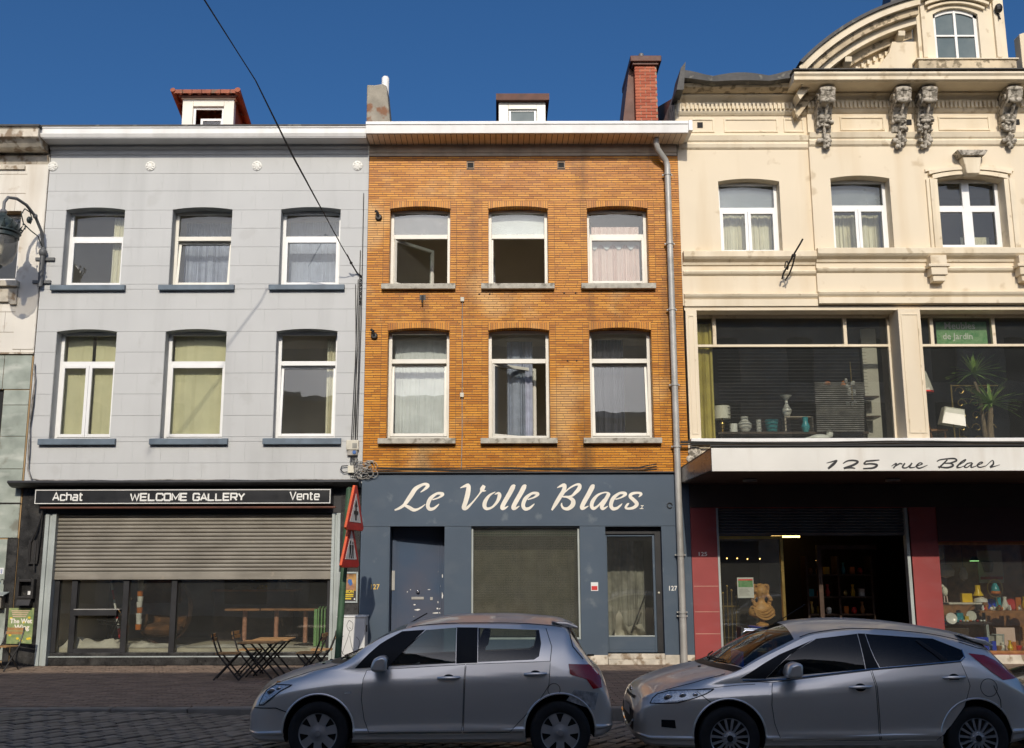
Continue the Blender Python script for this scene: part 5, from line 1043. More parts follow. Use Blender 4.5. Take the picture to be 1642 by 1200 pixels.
obj('box', MB().box(-2.90,-2.66,-.10,-.012,4.00,4.19), 'box_plastic', JB, bevel=.012); obj('window', MB().box(-2.78,-2.69,-.104,-.1005,4.03,4.13), 'grey_cloth', JB); obj('seal', MB().lathe([(.035,0),(.035,.012),(0,.012)], (0,0,0), 12).xf(Matrix.Translation((-2.74,-.09,3.955)) @ Matrix.Rotation(R(90),4,'X')), 'blue_print', JB)
obj('under_box', MB().box(-2.88,-2.68,-.08,-.012,3.90,3.999), 'cable_grey', JB); obj('box', MB().box(-2.86,-2.74,-.09,-.012,3.56,3.70), 'box_plastic', JB, bevel=.008); obj('terminal', MB().box(-2.48,-2.38,-.06,-.012,3.76,3.80), 'box_plastic', JB)
tg = MB()
for k in range(26):
    cx, cz = -2.50+random.uniform(-.14,.14), 3.62+random.uniform(-.10,.12); r_ = random.uniform(.04,.13); ph = random.random()*6
    tg.tube([(cx+r_*math.cos(ph+i*.6),-.06-.012*(k%6),cz+r_*.8*math.sin(ph+i*.6)) for i in range(8)], .007, 5)
obj('cable_tangle', tg, 'cable_grey', JB)
tg = MB()
for k in range(6): tg.tube([(-2.80+.02*k,-.06,3.90),(-2.82+.03*k,-.07,3.78),(-2.80+.02*k,-.06,3.70)], .007, 5); tg.tube([(-2.82+.03*k,-.06,3.56),(-2.80+.04*k,-.07,3.47),(-2.6+.03*k,-.06,3.44+.01*k)], .008, 5)
tg.tube([(-2.86,-.06,3.70),(-2.98,-.06,3.69),(-3.0,-.06,3.62),(-2.94,-.06,3.57),(-2.86,-.06,3.58)], .010, 6)
obj('cable', tg, 'cable_black', JB)
CG = thing('gallery_cables', 'thin cables lying along the ledge above the gallery sign and down the left corner', 'cable', (-9,0,3.4))
for k in range(3): obj('cable', MB().tube([(-9.02,-.05-.01*k,5.7-.1*k)]+[(-9.0+.02*math.sin(i+k),-.05-.012*k,5.4-.25*i) for i in range(8)]+[(-8.9,-.06-.02*k,3.46)]+[(-8.7+i*.5,-.07-.03*k,3.42+.012*math.sin(i*1.2+k)) for i in range(13)], .011, 6), 'cable_grey' if k else 'cable_black', CG)
# ================================================================ inside the gallery
def ptable(label, x, y, m='mid_wood'):
    t = thing('pedestal_table', label, 'table', (x,y,.30), group='pedestal tables inside the gallery'); obj('top', MB().box(-.34,.34,-.26,.26,.66,.70), m, t, world=False, bevel=.006); obj('column', MB().tube([(0,0,.02),(0,0,.66)], .045, 10), 'pink_marble', t, world=False, smooth=True); obj('foot', MB().lathe([(.22,0),(.22,.015),(.05,.04),(.045,.05)], (0,0,0), 18), 'iron', t, world=False, smooth=True); return t
ptable('pedestal table inside the gallery, left of three behind the long pane', -4.95, .95); ptable('pedestal table inside the gallery, middle of three behind the long pane', -4.35, 1.05); ptable('pedestal table inside the gallery, right of three behind the long pane', -3.75, .90)
for (x, y, lab, mm, r_, h_) in ((-5.35,2.4,'crumpled white and red wrapping on the gallery counter','paper_white',.22,.06),(-4.95,2.4,'yellow bundle on the gallery counter','poster_yellow',.12,.07),(-4.55,2.4,'pale bottle crate on the gallery counter','cable_grey',.13,.16)):
    q = MB().grid([[(x+r_*(1-.12*i)*math.cos(a*.628)*(1+.2*math.sin(a*2.3)),y+.6*r_*(1-.12*i)*math.sin(a*.628),1.341+h_*min(1,i*.5)*(1+.3*math.sin(a*1.9))) for a in range(11)] for i in range(5)]); tag(obj('counter_bundle', q, mm, smooth=True), lab, 'bundle')
bc = dup(c0, (-7.55,.50,.62), R(60), 'broken slatted chair lying behind the gallery door'); bc.rotation_euler = (R(15),R(55),R(40))
wc = thing('wicker_chair', 'large round brown wicker chair behind the narrow gallery pane', 'chair', (-6.55,.95,.30)); q = MB(); n = 22
q.grid([[(-6.55+.56*math.cos(-.35+3.84*k/n)*math.sin(math.pi*(.06+.88*i/14)), .95+.42*math.sin(-.35+3.84*k/n)*math.sin(math.pi*(.06+.88*i/14))+.012*(k%2), .98-.66*math.cos(math.pi*(.06+.88*i/14))) for k in range(n+1)] for i in range(15)]); obj('shell', q, 'cloth_brown', wc, smooth=True, fix=False); obj('cushion', MB().ball((-6.55,.95,.60),.42,.30,.14,16,8), 'cloth_brown', wc, smooth=True)
def heap(lab, x0, x1, y0, y1, h, seed):
    rg = random.Random(seed); P = [[0]*13 for _ in range(21)]; bumps = [(rg.random(), rg.random(), rg.uniform(.10,.28), rg.uniform(.4,1)) for _ in range(9)]
    for i in range(21):
        for j in range(13):
            u, v = i/20, j/12; z = sum(a_*math.exp(-((u-bu)**2+(v-bv_)**2)/r_**2) for bu, bv_, r_, a_ in bumps)*h*.5; e = min(1, 6*min(u,1-u), 6*min(v,1-v)); P[i][j] = (x0+(x1-x0)*u+.02*math.sin(7*v), y0+(y1-y0)*v, .302+max(0,z*e+.02*rg.uniform(-1,1)*e))
    tag(obj('crumpled_sheet', MB().grid(P), 'sheet_white', smooth=True, angle=60, fix=False), lab, 'sheet', 'dust sheets in the gallery')
heap('crumpled white dust sheet on the gallery floor by the door', -8.32, -7.15, .30, .95, .30, 4); heap('long white dust sheet spread under the wicker chair', -7.1, -6.0, .28, .9, .16, 8); heap('flat white dust sheet on the floor under the pedestal tables', -5.9, -3.6, .28, .95, .05, 9)
pt = thing('barrier_pole', 'red and white striped pole leaning inside the gallery door', 'pole', (-7.3,.9,.3))
for k in range(8):
    a, b = Vector((-7.30,.75,.45)), Vector((-7.72,1.0,1.9)); obj('stripe', MB().tube([a.lerp(b,k/8),a.lerp(b,(k+1)/8-.002)], .026 if k < 3 else .02, 8), 'red_print' if k % 2 == 0 else 'paper_white', pt)
bs = thing('stacked_bottles', 'column of stacked white and orange cups beside the gallery mullion', 'cups', (-6.9,.5,.3))
for k in range(11): obj('cup', MB().lathe([(.05,0),(.06,.10),(.055,.10),(.045,.005)], (-6.88+.01*(k%2),.50,.62+.105*k), 12), 'ceramic_white' if k % 3 else 'ceramic_orange', bs, smooth=True)
gcx = thing('green_crate_stack', 'pale green slatted crate inside the gallery at the right', 'crate', (-3.3,.6,.3)); 
for k in range(5): obj('slat', MB().tube([(-3.42+.06*k,.42,.31),(-3.42+.06*k,.42,1.0),(-3.42+.06*k,.60,1.04)], .016, 6), 'green_crate', gcx)
obj('panel', MB().box(-3.52,-3.46,.5,.9,.31,1.0), 'green_crate', gcx)
# ================================================================ things in the cream house's shop windows
def lathe_thing(name, label, cat, prof, loc, m, n=20, group=None): return tag(obj(name, MB().lathe(prof, loc, n), m, smooth=True), label, cat, group)
Z0 = 4.25
def table_lamp(label, x, y, z, shade, body, r0=.12, r1=.17, h=.24, bh=.3, tilt=0):
    t = thing('table_lamp', label, 'lamp', (x,y,z)); M = Matrix.Rotation(R(tilt),4,'Y')
    obj('lamp_base', MB().lathe([(.07,0),(.075,.02),(.03,.05),(.05,.12),(.06,.18),(.02,.26),(.012,bh)], (0,0,0), 16).xf(M), body, t, world=False, smooth=True); obj('lamp_shade', MB().lathe([(r1,bh-.02),(r0,bh-.02+h)], (0,0,0), 24, cap=False).xf(M), shade, t, world=False, smooth=True, fix=False); return t
FL = MB().box(3.95,14.0,.305,6.9,4.03,4.20); 
pl1 = thing('display_bench', 'low dark display bench inside the left first-floor window', 'bench', (5.8,.9,4.02)); obj('top', MB().box(4.4,7.4,.6,1.1,4.38,4.42), 'dark_wood', pl1)
for x in (4.45,7.3): obj('leg', MB().box(x,x+.06,.65,1.05,4.02,4.379), 'dark_wood', pl1)
table_lamp('white drum table lamp beside the mustard curtain', 4.52, .75, 4.42, 'shade_white', 'brass', .17, .17, .26, .30)
lathe_thing('ginger_jar', 'round white ceramic jar on the first-floor bench', 'jar', [(.06,0),(.13,.08),(.14,.18),(.07,.27),(.08,.33),(0,.34)], (4.98,.8,4.42), 'ceramic_white')
lathe_thing('white_canister', 'short white canister between jar and curtain', 'canister', [(.08,0),(.08,.17),(0,.17)], (4.72,.65,4.42), 'ceramic_white'); lathe_thing('white_cylinder_vase', 'slim white cylinder vase right of the round jar', 'vase', [(.05,0),(.05,.26),(.04,.26)], (5.24,.7,4.42), 'ceramic_white')
lathe_thing('teal_pot', 'teal blue plant pot behind the venetian blind', 'pot', [(.10,0),(.14,.28),(.13,.28)], (5.55,.9,4.42), 'ceramic_teal')
lathe_thing('flower_vase', 'white vase with orange flower rim behind the blind', 'vase', [(.05,0),(.09,.08),(.10,.14),(.03,.26),(.03,.34),(.12,.44)], (5.90,1.0,4.78), 'ceramic_white'); lathe_thing('turquoise_jug', 'turquoise glazed jug in front of the small shelf', 'jug', [(.05,0),(.09,.10),(.05,.20),(.06,.30)], (6.15,.62,4.42), 'ceramic_teal')
shf = thing('small_shelf', 'small pale open shelf behind the turquoise jug', 'shelf', (6.1,1.0,4.42)); f = MB(); frame_rect(f, 5.82,6.40,4.42,4.775,.03,.9,1.12); obj('frame', f, 'frieze_board', shf)
dv = thing('bird_figurine', 'white ceramic bird lying on the first-floor window sill', 'figurine', (6.48,.4,4.2)); obj('body', MB().ball((6.42,.60,4.30),.20,.09,.075,14,8).ball((6.62,.60,4.38),.07,.05,.09,10,8), 'ceramic_white', dv, smooth=True); obj('tail', MB().prism([(6.20,4.26),(6.30,4.28),(6.28,4.34),(6.12,4.30)], .57, .63), 'ceramic_white', dv)
fl = thing('chandelier', 'white glass chandelier hanging behind the loose blind', 'chandelier', (7.25,.9,5.2)); obj('stem', MB().tube([(7.22,.9,5.9),(7.22,.9,5.1)], .012, 6), 'brass', fl)
q = MB()
for k in range(14): q.ball((7.20+random.uniform(-.09,.09),.9+random.uniform(-.06,.06),5.10+random.uniform(-.12,.42)),.035,.02,.045,6,4)
obj('drops', q, 'ceramic_white', fl, smooth=True); obj('cups', MB().lathe([(.02,0),(.06,-.10),(.05,-.10)], (7.05,.9,5.5), 10).ball((6.75,.95,5.46),.07,.05,.05,8,6), 'ceramic_orange', fl, smooth=True)
sd = thing('dark_shelf', 'dark corner shelf at the right end of the left first-floor window', 'shelf', (7.6,.7,4.3)); 
for z in (4.70,5.10): obj('board', MB().box(7.32,7.62,.5,.9,z,z+.03), 'dark_wood', sd)
obj('back', MB().box(7.50,7.80,.95,1.0,4.2,6.6), 'room_white', sd)
# right first-floor window
t = thing('floor_lamp', 'floor lamp with pleated grey shade beside the cream pilaster', 'lamp', (8.55,.7,4.02)); obj('stem', MB().lathe([(.10,4.03),(.10,4.07),(.03,4.12),(.05,4.6),(.03,4.9),(.045,5.1),(.02,5.3)], (8.55,.6,0), 14), 'mid_wood', t, smooth=True); obj('lamp_shade', MB().lathe([(.20,5.22),(.13,5.62)], (8.52,.6,0), 10).xf(Matrix.Translation((8.52,0,5.4)) @ Matrix.Rotation(R(-7),4,'Y') @ Matrix.Translation((-8.52,0,-5.4))), 'sheet_white', t, fix=False); obj('fringe', MB().lathe([(.205,5.20),(.205,5.23)], (8.54,.6,0), 10), 'red_glaze', t, fix=False)
t = thing('tilted_lamp', 'cream box lampshade tilted on a brass stand in the right first-floor window', 'lamp', (9.05,.5,4.2)); obj('lamp_shade', MB().add([(-.24,-.13,-.17),(.24,-.13,-.17),(.24,.13,-.17),(-.24,.13,-.17),(-.20,-.10,.17),(.20,-.10,.17),(.20,.10,.17),(-.20,.10,.17)], [(0,1,5,4),(1,2,6,5),(2,3,7,6),(3,0,4,7)]).xf(Matrix.Translation((9.05,.52,4.70)) @ Matrix.Rotation(R(9),4,'Y')), 'shade_white', t, bevel=.03); obj('stem', MB().tube([(9.07,.52,4.2),(9.06,.52,4.6)], .012, 8).tube([(9.2,.6,4.2),(9.2,.6,4.5)],.01,6), 'brass', t)
t = thing('wooden_chair', 'small wooden chair leaning behind the tilted lampshade', 'chair', (8.75,.8,4.02)); obj('leg', MB().tube([(8.56,.7,4.95),(8.66,.72,4.5),(8.75,.75,4.03)], .02, 6), 'mid_wood', t); obj('leg', MB().tube([(8.98,.75,4.45),(8.98,.75,4.03)], .02, 6), 'mid_wood', t); obj('seat', MB().box(8.66,9.0,.65,1.0,4.44,4.48), 'mid_wood', t)
t = thing('gilt_grille', 'gilded scrollwork screen behind the yucca plant', 'screen', (9.55,.9,4.05)); q = MB(); q.tube([(9.24,.9,4.05),(9.24,.9,5.42)], .018, 6).tube([(9.24,.9,5.40),(10.2,.9,5.40)], .012, 6)
for i in range(3):
    for j in range(5):
        cx, cz = 9.42+.28*i, 4.28+.25*j; s_ = 1 if (i+j) % 2 else -1
        q.tube([(cx+s_*(.11-.011*k)*math.cos(k*.75), .9, cz+(.11-.011*k)*math.sin(k*.75)) for k in range(9)], .011, 5)
obj('scrollwork', q, 'brass', t)
t = thing('yucca_plant', 'tall yucca plant with two leafy heads in a green bowl pot', 'plant', (9.85,.75,4.05)); obj('pot', MB().lathe([(.16,4.03),(.27,4.22),(.29,4.28),(.26,4.28),(.2,4.24),(0,4.24)], (9.95,.75,0), 20), 'pot_green', t, smooth=True)
obj('trunk', MB().tube([(9.88,.75,4.22),(9.90,.75,4.6),(9.93,.74,4.92)], [.075,.055,.05], 8).tube([(9.80,.78,4.25),(9.78,.78,4.7),(9.75,.78,5.2),(9.66,.76,5.45)], [.05,.04,.035,.03], 8), 'bark', t, smooth=True)
def leafhead(c, n, L_, seed):
    rg = random.Random(seed)
    for k in range(n):
        a = rg.uniform(0,6.28); el = rg.uniform(-.35,1.25); l = L_*rg.uniform(.7,1.15); d = Vector((math.cos(a)*math.cos(el),.55*math.sin(a)*math.cos(el),math.sin(el))); up_ = Vector((0,0,1)); s_ = d.cross(up_).normalized() if abs(d.z) < .98 else Vector((1,0,0)); P = []
        for i in range(6): f = i/5; w_ = .040*math.sin(math.pi*min(1,.25+f*.75))*(1-f*.6); p = Vector(c)+d*l*f-Vector((0,0,.18*l*f*f)); P.append([tuple(p-s_*w_),tuple(p+Vector((0,0,-.006))),tuple(p+s_*w_)])
        obj('leaf', MB().grid(P), 'leaf_green', t, fix=False)
leafhead((9.92,.70,5.0), 52, .64, 3); leafhead((9.64,.72,5.62), 48, .60, 5)
t = thing('green_banner', 'green leafy banner reading Meubles de Jardin behind the top window light', 'banner', (9.35,.35,6.2)); obj('sheet', MB().box(8.86,9.88,.50,.505,6.17,6.64), 'banner_green', t); text('lettering', 'Meubles', 9.02, 6.49, .20, .497, 'white_paint', t, .95, .002); text('lettering', 'de Jardin', 8.98, 6.28, .18, .497, 'white_paint', t, .95, .002)
# ---------------------------------------------------------------- ground-floor window left of the door
t = thing('bust', 'ochre terracotta bust of a long-haired person on a pink stone block', 'bust', (5.10,.62,.11)); bx, by, bz = 5.10, .62, .67
obj('block', MB().box(4.88,5.31,.42,.84,.112,.665), 'pink_marble', t, bevel=.015); obj('socle', MB().lathe([(.12,0),(.12,.03),(.06,.06),(.045,.12),(.07,.16)], (bx,by,bz), 18), 'bust_clay', t, smooth=True)
q = MB(); rows = [(.14,.10,.05),(.19,.24,.08),(.24,.26,.12),(.30,.25,.13),(.36,.21,.11),(.41,.13,.085),(.45,.07,.07),(.50,.065,.07),(.54,.095,.095),(.60,.118,.12),(.67,.122,.125),(.73,.105,.115),(.78,.06,.07),(.795,.0,.0)]
n = 18; q.grid([[(bx+rx*math.cos(2*math.pi*k/n), by+ry*math.sin(2*math.pi*k/n)-(.02 if .55 < z < .70 else 0), bz+z) for k in range(n+1)] for (z,rx,ry) in rows]); bd = obj('figure', q, 'bust_clay', t, smooth=True)
f = MB(); f.prism([(-.012,0),(.012,0),(.016,-.05),(-.016,-.05)], -.028, .0).xf(Matrix.Translation((bx,by-.135,bz+.665))); f.ball((bx-.035,by-.118,bz+.665),.016,.012,.009,8,5).ball((bx+.035,by-.118,bz+.665),.016,.012,.009,8,5).ball((bx,by-.118,bz+.585),.026,.014,.009,8,5); obj('face', f, 'bust_clay', bd, smooth=True)
hr = MB(); rg = random.Random(2)
for s_ in (-1,1):
    for k in range(13): hr.ball((bx+s_*(.112+.018*math.sin(k)+.004*k),by-.03+rg.uniform(-.05,.05),bz+.75-.033*k), .042,.045,.036,8,6)
for k in range(8): hr.ball((bx-.08+.023*k,by-.06,bz+.755+.01*math.sin(k)), .03,.04,.03,8,5)
obj('hair', hr, 'bust_clay', bd, smooth=True); dp_ = MB()
for k in range(4): dp_.tube([(bx-.20+.02*k+.36*i/8,by-.10-.03*math.sin(math.pi*i/8),bz+.36-.05*k-.09*math.sin(math.pi*i/8)) for i in range(9)], .022, 6)
obj('drapery', dp_, 'bust_clay', bd, smooth=True)
t = thing('fire_irons', 'brass fire-iron set on a stand in the left shop window', 'fire irons', (4.40,.5,.12)); 
for k, (x, h_) in enumerate(((4.34,1.25),(4.42,1.38),(4.50,1.30),(4.58,1.18))): obj('tool', MB().tube([(x,.5+.03*k,.2),(x+.01*k,.5+.03*k,h_)], .012, 6).ball((x+.01*k,.5+.03*k,h_+.03),.022,.022,.03,8,6), 'brass', t, smooth=True)
obj('crossbar', MB().box(4.30,4.64,.50,.54,1.02,1.05), 'brass', t); obj('globe', MB().ball((4.66,.6,1.45),.06), 'brass', t, smooth=True)
t = thing('window_poster', 'white and green printed poster stuck inside the left shop pane', 'poster', (4.70,.18,1.2)); obj('sheet', MB().box(4.55,4.86,.176,.180,1.20,1.58), 'paper_white', t); obj('picture', MB().box(4.57,4.845,.173,.1755,1.40,1.55), 'banner_green', t); p = MB()
for k in range(6): p.box(4.58,4.78-.02*(k%3),.1735,.1755,1.25+.022*k,1.256+.022*k)
obj('printed_lines', p, 'cable_grey', t); obj('picture_top', MB().box(4.57,4.845,.1715,.1728,1.525,1.55), 'red_print', t)
t = thing('oval_tray', 'glossy blue oval tray standing on a white foot behind the second car', 'tray', (4.98,.35,.7)); obj('tray', MB().lathe([(0,.0),(.20,.01),(.26,.05),(.27,.065),(.25,.06),(.18,.025),(0,.02)], (0,0,0), 26, sy=.55).xf(Matrix.Translation((5.0,.34,.60)) @ Matrix.Rotation(R(4),4,'Y')), 'blue_glaze', t, smooth=True); obj('foot', MB().lathe([(.12,.112),(.10,.4),(.15,.60)], (5.0,.34,0), 16), 'ceramic_white', t, smooth=True)
t = thing('chrome_armchair', 'chrome tubular armchair standing before the left shop window', 'chair', (4.55,-.7,0)); 
for s_ in (0,.42): obj('frame', MB().tube([(4.35,-.5-s_,.02),(4.35,-.5-s_,.62),(4.42,-.5-s_,.66),(4.85,-.5-s_,.66),(4.90,-.5-s_,.60),(4.90,-.5-s_,.02)], .018, 8), 'chrome', t, smooth=True)
obj('seat', MB().box(4.38,4.88,-.90,-.52,.36,.42), 'car_interior', t, bevel=.015); obj('backrest', MB().box(4.34,4.40,-.90,-.52,.45,.72), 'car_interior', t, bevel=.015)
# doorway: shelves in the dark, lit tube and bulbs
t = thing('tube_light', 'glowing yellowish tube light deep inside the dark shop doorway', 'light', (6.15,2.5,2.3)); obj('tube', MB().tube([(5.85,2.5,2.42),(6.45,2.5,2.42)], .022, 8), 'tube_glow', t); obj('fitting', MB().box(5.8,6.5,2.45,2.55,2.45,2.50), 'shop_dark', t)
for i, (x, z, y) in enumerate(((4.62,1.95,1.3),(4.85,1.95,1.4),(5.08,1.94,1.5),(5.28,1.94,1.3),(6.75,1.92,2.4))):
    b_ = tag(obj('bulb', MB().ball((x,y,z),.011), 'bulb_glow', smooth=True), ['leftmost tiny glowing bulb above the bust','second tiny glowing bulb from the left above the bust','third tiny glowing bulb from the left above the bust','tiny glowing bulb beside the brass door post','tiny glowing bulb above the shelf deep in the doorway'][i], 'bulb', 'bulbs hanging in the shop')
sf_ = thing('shelf_unit', 'dark shelf unit crowded with wares deep inside the doorway', 'shelf', (6.9,2.2,.11))
for z in (.45,.80,1.15,1.60): obj('board', MB().box(6.42,7.75,2.0,2.4,z,z+.03), 'dark_wood', sf_)
for x in (6.40,7.05,7.74): obj('upright', MB().box(x,x+.04,2.0,2.4,.112,2.0), 'dark_wood', sf_)
rg = random.Random(11); cols = ['ceramic_orange','ceramic_white','brass','red_glaze','ceramic_teal','yellow_plastic','mid_wood']; nm = ['squat {} jar on the {} shelf in the doorway','tall {} vase on the {} shelf in the doorway','boxy {} tin on the {} shelf in the doorway']
cn_ = {'ceramic_orange':'orange','ceramic_white':'white','brass':'brass','red_glaze':'red','ceramic_teal':'teal','yellow_plastic':'yellow','mid_wood':'brown'}
sn = ['lowest','second','third','top']
for zi, z in enumerate((.48,.83,1.18,1.63)):
    for k in range(7):
        x = 6.52+.175*k; c_ = cols[(k*3+zi*2) % 7]; kd = (k+zi) % 3
        if abs(x-7.07) < .05: continue
        if kd == 0: mb = MB().lathe([(.04,0),(.065,.05),(.05,.11),(.03,.13)], (x,2.15,z), 12)
        elif kd == 1: mb = MB().lathe([(.035,0),(.05,.08),(.02,.18),(.035,.24)], (x,2.15,z), 12)
        else: mb = MB().box(x-.05,x+.05,2.1,2.22,z,z+.15)
        tag(obj('ware', mb, c_, smooth=kd < 2), nm[kd].format(cn_[c_], sn[zi])+', '+['first','second','third','fourth','fifth','sixth','seventh'][k]+' from its left end', 'ware', 'wares on the doorway shelves')
# right display window
t = thing('glass_case', 'low display cabinet with a slanted glass top in the right shop window', 'cabinet', (9.05,.6,.2)); obj('cabinet', MB().box(8.42,9.0,.45,1.0,.201,.62), 'dark_wood', t, bevel=.01); obj('deck', MB().box(8.80,9.45,.42,1.0,.70,.73), 'dark_wood', t); obj('pane', MB().add([(8.80,.43,.74),(9.42,.43,.74),(9.34,.60,1.05),(8.74,.60,1.05)], [(0,1,2,3)]), 'clear_plastic', t, fix=False); obj('leg', MB().box(9.33,9.38,.45,.5,.201,.70), 'rail_metal', t); obj('top', MB().box(8.72,9.36,.6,1.0,1.06,1.09), 'sheet_white', t)
def plate(label, x, y, z, r_, m): tag(obj('plate', MB().lathe([(0,0),(r_*.7,.0),(r_,.02),(r_*.98,.028),(r_*.65,.01),(0,.01)], (0,0,0), 20).xf(Matrix.Translation((x,y,z)) @ Matrix.Rotation(R(78),4,'X')), m, smooth=True), label, 'plate')
plate('white plate with green rim leaning at the left of the glass case', 8.66, .42, .80, .11, 'ceramic_white'); plate('round pale shell plate in the glass case', 9.10, .55, .84, .10, 'shade_white')
for i, (x, y, z, w_, h_, m, lab) in enumerate(((8.88,.52,.731,.13,.17,'ceramic_teal','light blue box in the glass case'),(9.00,.50,.731,.08,.11,'yellow_plastic','small yellow box beside the light blue box'),(9.15,.75,1.091,.20,.17,'yellow_plastic','yellow square tin with a red emblem on the glass case'),(9.18,.30,.201,.22,.26,'blue_glaze','blue book standing low at the front of the display'),(9.02,.32,.201,.16,.24,'paper_white','white book standing beside the blue book'),(9.74,.55,.201,.36,.42,'curtain_pink','large pink album standing at the right of the display'))):
    t = tag(obj('display_box', MB().box(x-w_/2,x+w_/2,y,y+.10,z,z+h_), m, bevel=.006), lab, 'box')
t = thing('yellow_lamp', 'yellow lamp with a flared cup shade and round base on the case', 'lamp', (9.38,.7,1.09)); obj('lamp_shade', MB().lathe([(.10,1.22),(.05,1.32),(.05,1.42),(.0,1.42)], (9.34,.7,0), 14), 'yellow_plastic', t, smooth=True); obj('base', MB().lathe([(.13,1.10),(.12,1.16),(.03,1.20),(.03,1.23)], (9.38,.7,0), 18), 'ceramic_white', t, smooth=True)
t = thing('oil_lamp', 'brass ring lamp with a blue and orange glass shade', 'lamp', (9.68,.7,.95)); obj('ring', MB().tube([(9.68+.15*math.sin(k*.524),.7,1.36+.17*math.cos(k*.524)) for k in range(12)], .010, 6, closed=True).tube([(9.68,.7,1.19),(9.72,.7,1.02)],.012,6).lathe([(.05,.95),(.05,1.0),(.02,1.03)],(9.72,.7,0),12), 'brass', t, smooth=True); obj('shade', MB().lathe([(.03,1.46),(.07,1.38),(.09,1.30),(.08,1.28)], (9.68,.7,0), 14), 'ceramic_teal', t, smooth=True); obj('shade_rim', MB().lathe([(.092,1.31),(.095,1.27),(.08,1.25)], (9.68,.7,0), 14), 'ceramic_orange', t, smooth=True)
t = thing('display_shelf', 'brown shelf crowded with trinkets in the right shop window', 'shelf', (9.8,.8,.9)); obj('board', MB().box(9.30,10.6,.6,1.0,.90,.94), 'mid_wood', t); obj('support', MB().box(9.5,9.54,.9,.95,.201,.90), 'dark_wood', t); obj('support', MB().box(10.5,10.54,.9,.95,.201,.90), 'dark_wood', t)
OR = 'first second third fourth fifth sixth seventh eighth ninth tenth eleventh twelfth thirteenth fourteenth fifteenth'.split(); tl = ['white','red','orange','cream','grey']; tm = ['ceramic_white','red_glaze','ceramic_orange','shade_white','cable_grey']
for k in range(15):
    x = 9.40+.055*k; kd = k % 5; mb = MB().ball((x,.68+.05*(k%3),.975),.035,.03,.035,8,6) if k % 2 else MB().lathe([(.02,.941),(.03,.97),(.015,1.02),(.02,1.04)], (x,.68+.05*(k%3),0), 10)
    tag(obj('trinket', mb, tm[kd], smooth=True), 'small {} trinket on the brown display shelf, {} from its left end'.format(tl[kd], OR[k]), 'trinket', 'trinkets in the display')
for k in range(8):
    x = 8.86+.065*k; tag(obj('trinket', MB().ball((x,.47,.755),.026,.024,.022,8,6), tm[(k*2+1) % 5], smooth=True), 'tiny {} trinket on the glass case deck, {} from its left end'.format(tl[(k*2+1) % 5], OR[k]), 'trinket', 'trinkets in the display')
for (x, lab, a_) in ((9.36,'dark framed picture leaning beside the blue book',-24),(9.52,'pale framed picture leaning right of the dark frame',-20)):
    t = thing('picture_frame', lab, 'picture', (x,.45,.2)); M = Matrix.Translation((x,.45,.201)) @ Matrix.Rotation(R(-35),4,'Z') @ Matrix.Rotation(R(a_),4,'X'); f = MB(); frame_rect(f, -.11,.11,0,.32,.025,-.015,.015); obj('frame', f.xf(M), 'zinc_dark' if x < 9.4 else 'rail_metal', t); obj('picture', MB().box(-.085,.085,-.003,.003,.025,.295).xf(M), 'grey_cloth' if x < 9.4 else 'sheet_white', t)
fg = thing('bird_figure', 'small pale bird figurine with thin legs standing on the display case', 'figurine', (8.72,.75,1.05)); obj('body', MB().ball((8.72,.75,1.30),.06,.05,.09,10,8).ball((8.68,.75,1.40),.04,.035,.035,8,6).tube([(8.65,.75,1.40),(8.60,.75,1.38)],[.012,.004],6), 'shade_white', fg, smooth=True); obj('leg', MB().tube([(8.70,.75,1.22),(8.70,.75,1.09)],.012,6), 'curtain_pink', fg); obj('leg', MB().tube([(8.75,.75,1.22),(8.76,.75,1.09)],.012,6), 'curtain_pink', fg)
for i, (x, z, r_, lab) in enumerate(((8.46,1.72,.13,'leftmost pale lampshade hanging in the right shop window'),(8.70,1.78,.12,'second pale lampshade hanging in the right shop window'),(8.98,1.72,.17,'largest pale lampshade hanging in the right shop window'),(8.84,2.05,.12,'pale globe lamp hanging at the top of the right shop window'),(9.33,1.66,.08,'small white metal shade hanging above the yellow lamp'))):
    t = thing('hanging_shade', lab, 'lampshade', (x,1.2,z), group='lampshades hanging in the shop'); obj('shade', MB().lathe([(r_*.5,z+.10),(r_,z-.02),(r_*.85,z-.12),(0,z-.17)], (x,1.25,0), 16), 'shade_white', t, smooth=True); obj('flex', MB().tube([(x,1.25,z+.10),(x,1.25,2.9)], .006, 5), 'cable_black', t)
t = thing('wall_poster', 'tall poster of a dark cup on the wooden wall at the right', 'poster', (9.95,1.5,1.5)); obj('sheet', MB().box(9.80,10.3,1.60,1.615,1.45,2.10), 'shade_white', t); obj('cup', MB().lathe([(.08,0),(.13,.2),(.11,.22)], (9.98,1.57,1.66), 14, sy=.2), 'dark_wood', t, smooth=True); obj('band', MB().box(9.82,10.28,1.594,1.598,1.52,1.58), 'red_glaze', t)
t = thing('green_lamp', 'green lit enamel lamp glowing at the back of the right window', 'lamp', (9.62,1.4,1.85)); obj('shade', MB().lathe([(.04,1.98),(.10,1.90)], (9.64,1.4,0), 14), 'pot_green', t, smooth=True, fix=False); obj('glow', MB().box(9.57,9.71,1.35,1.45,1.885,1.895), 'green_glow', t)

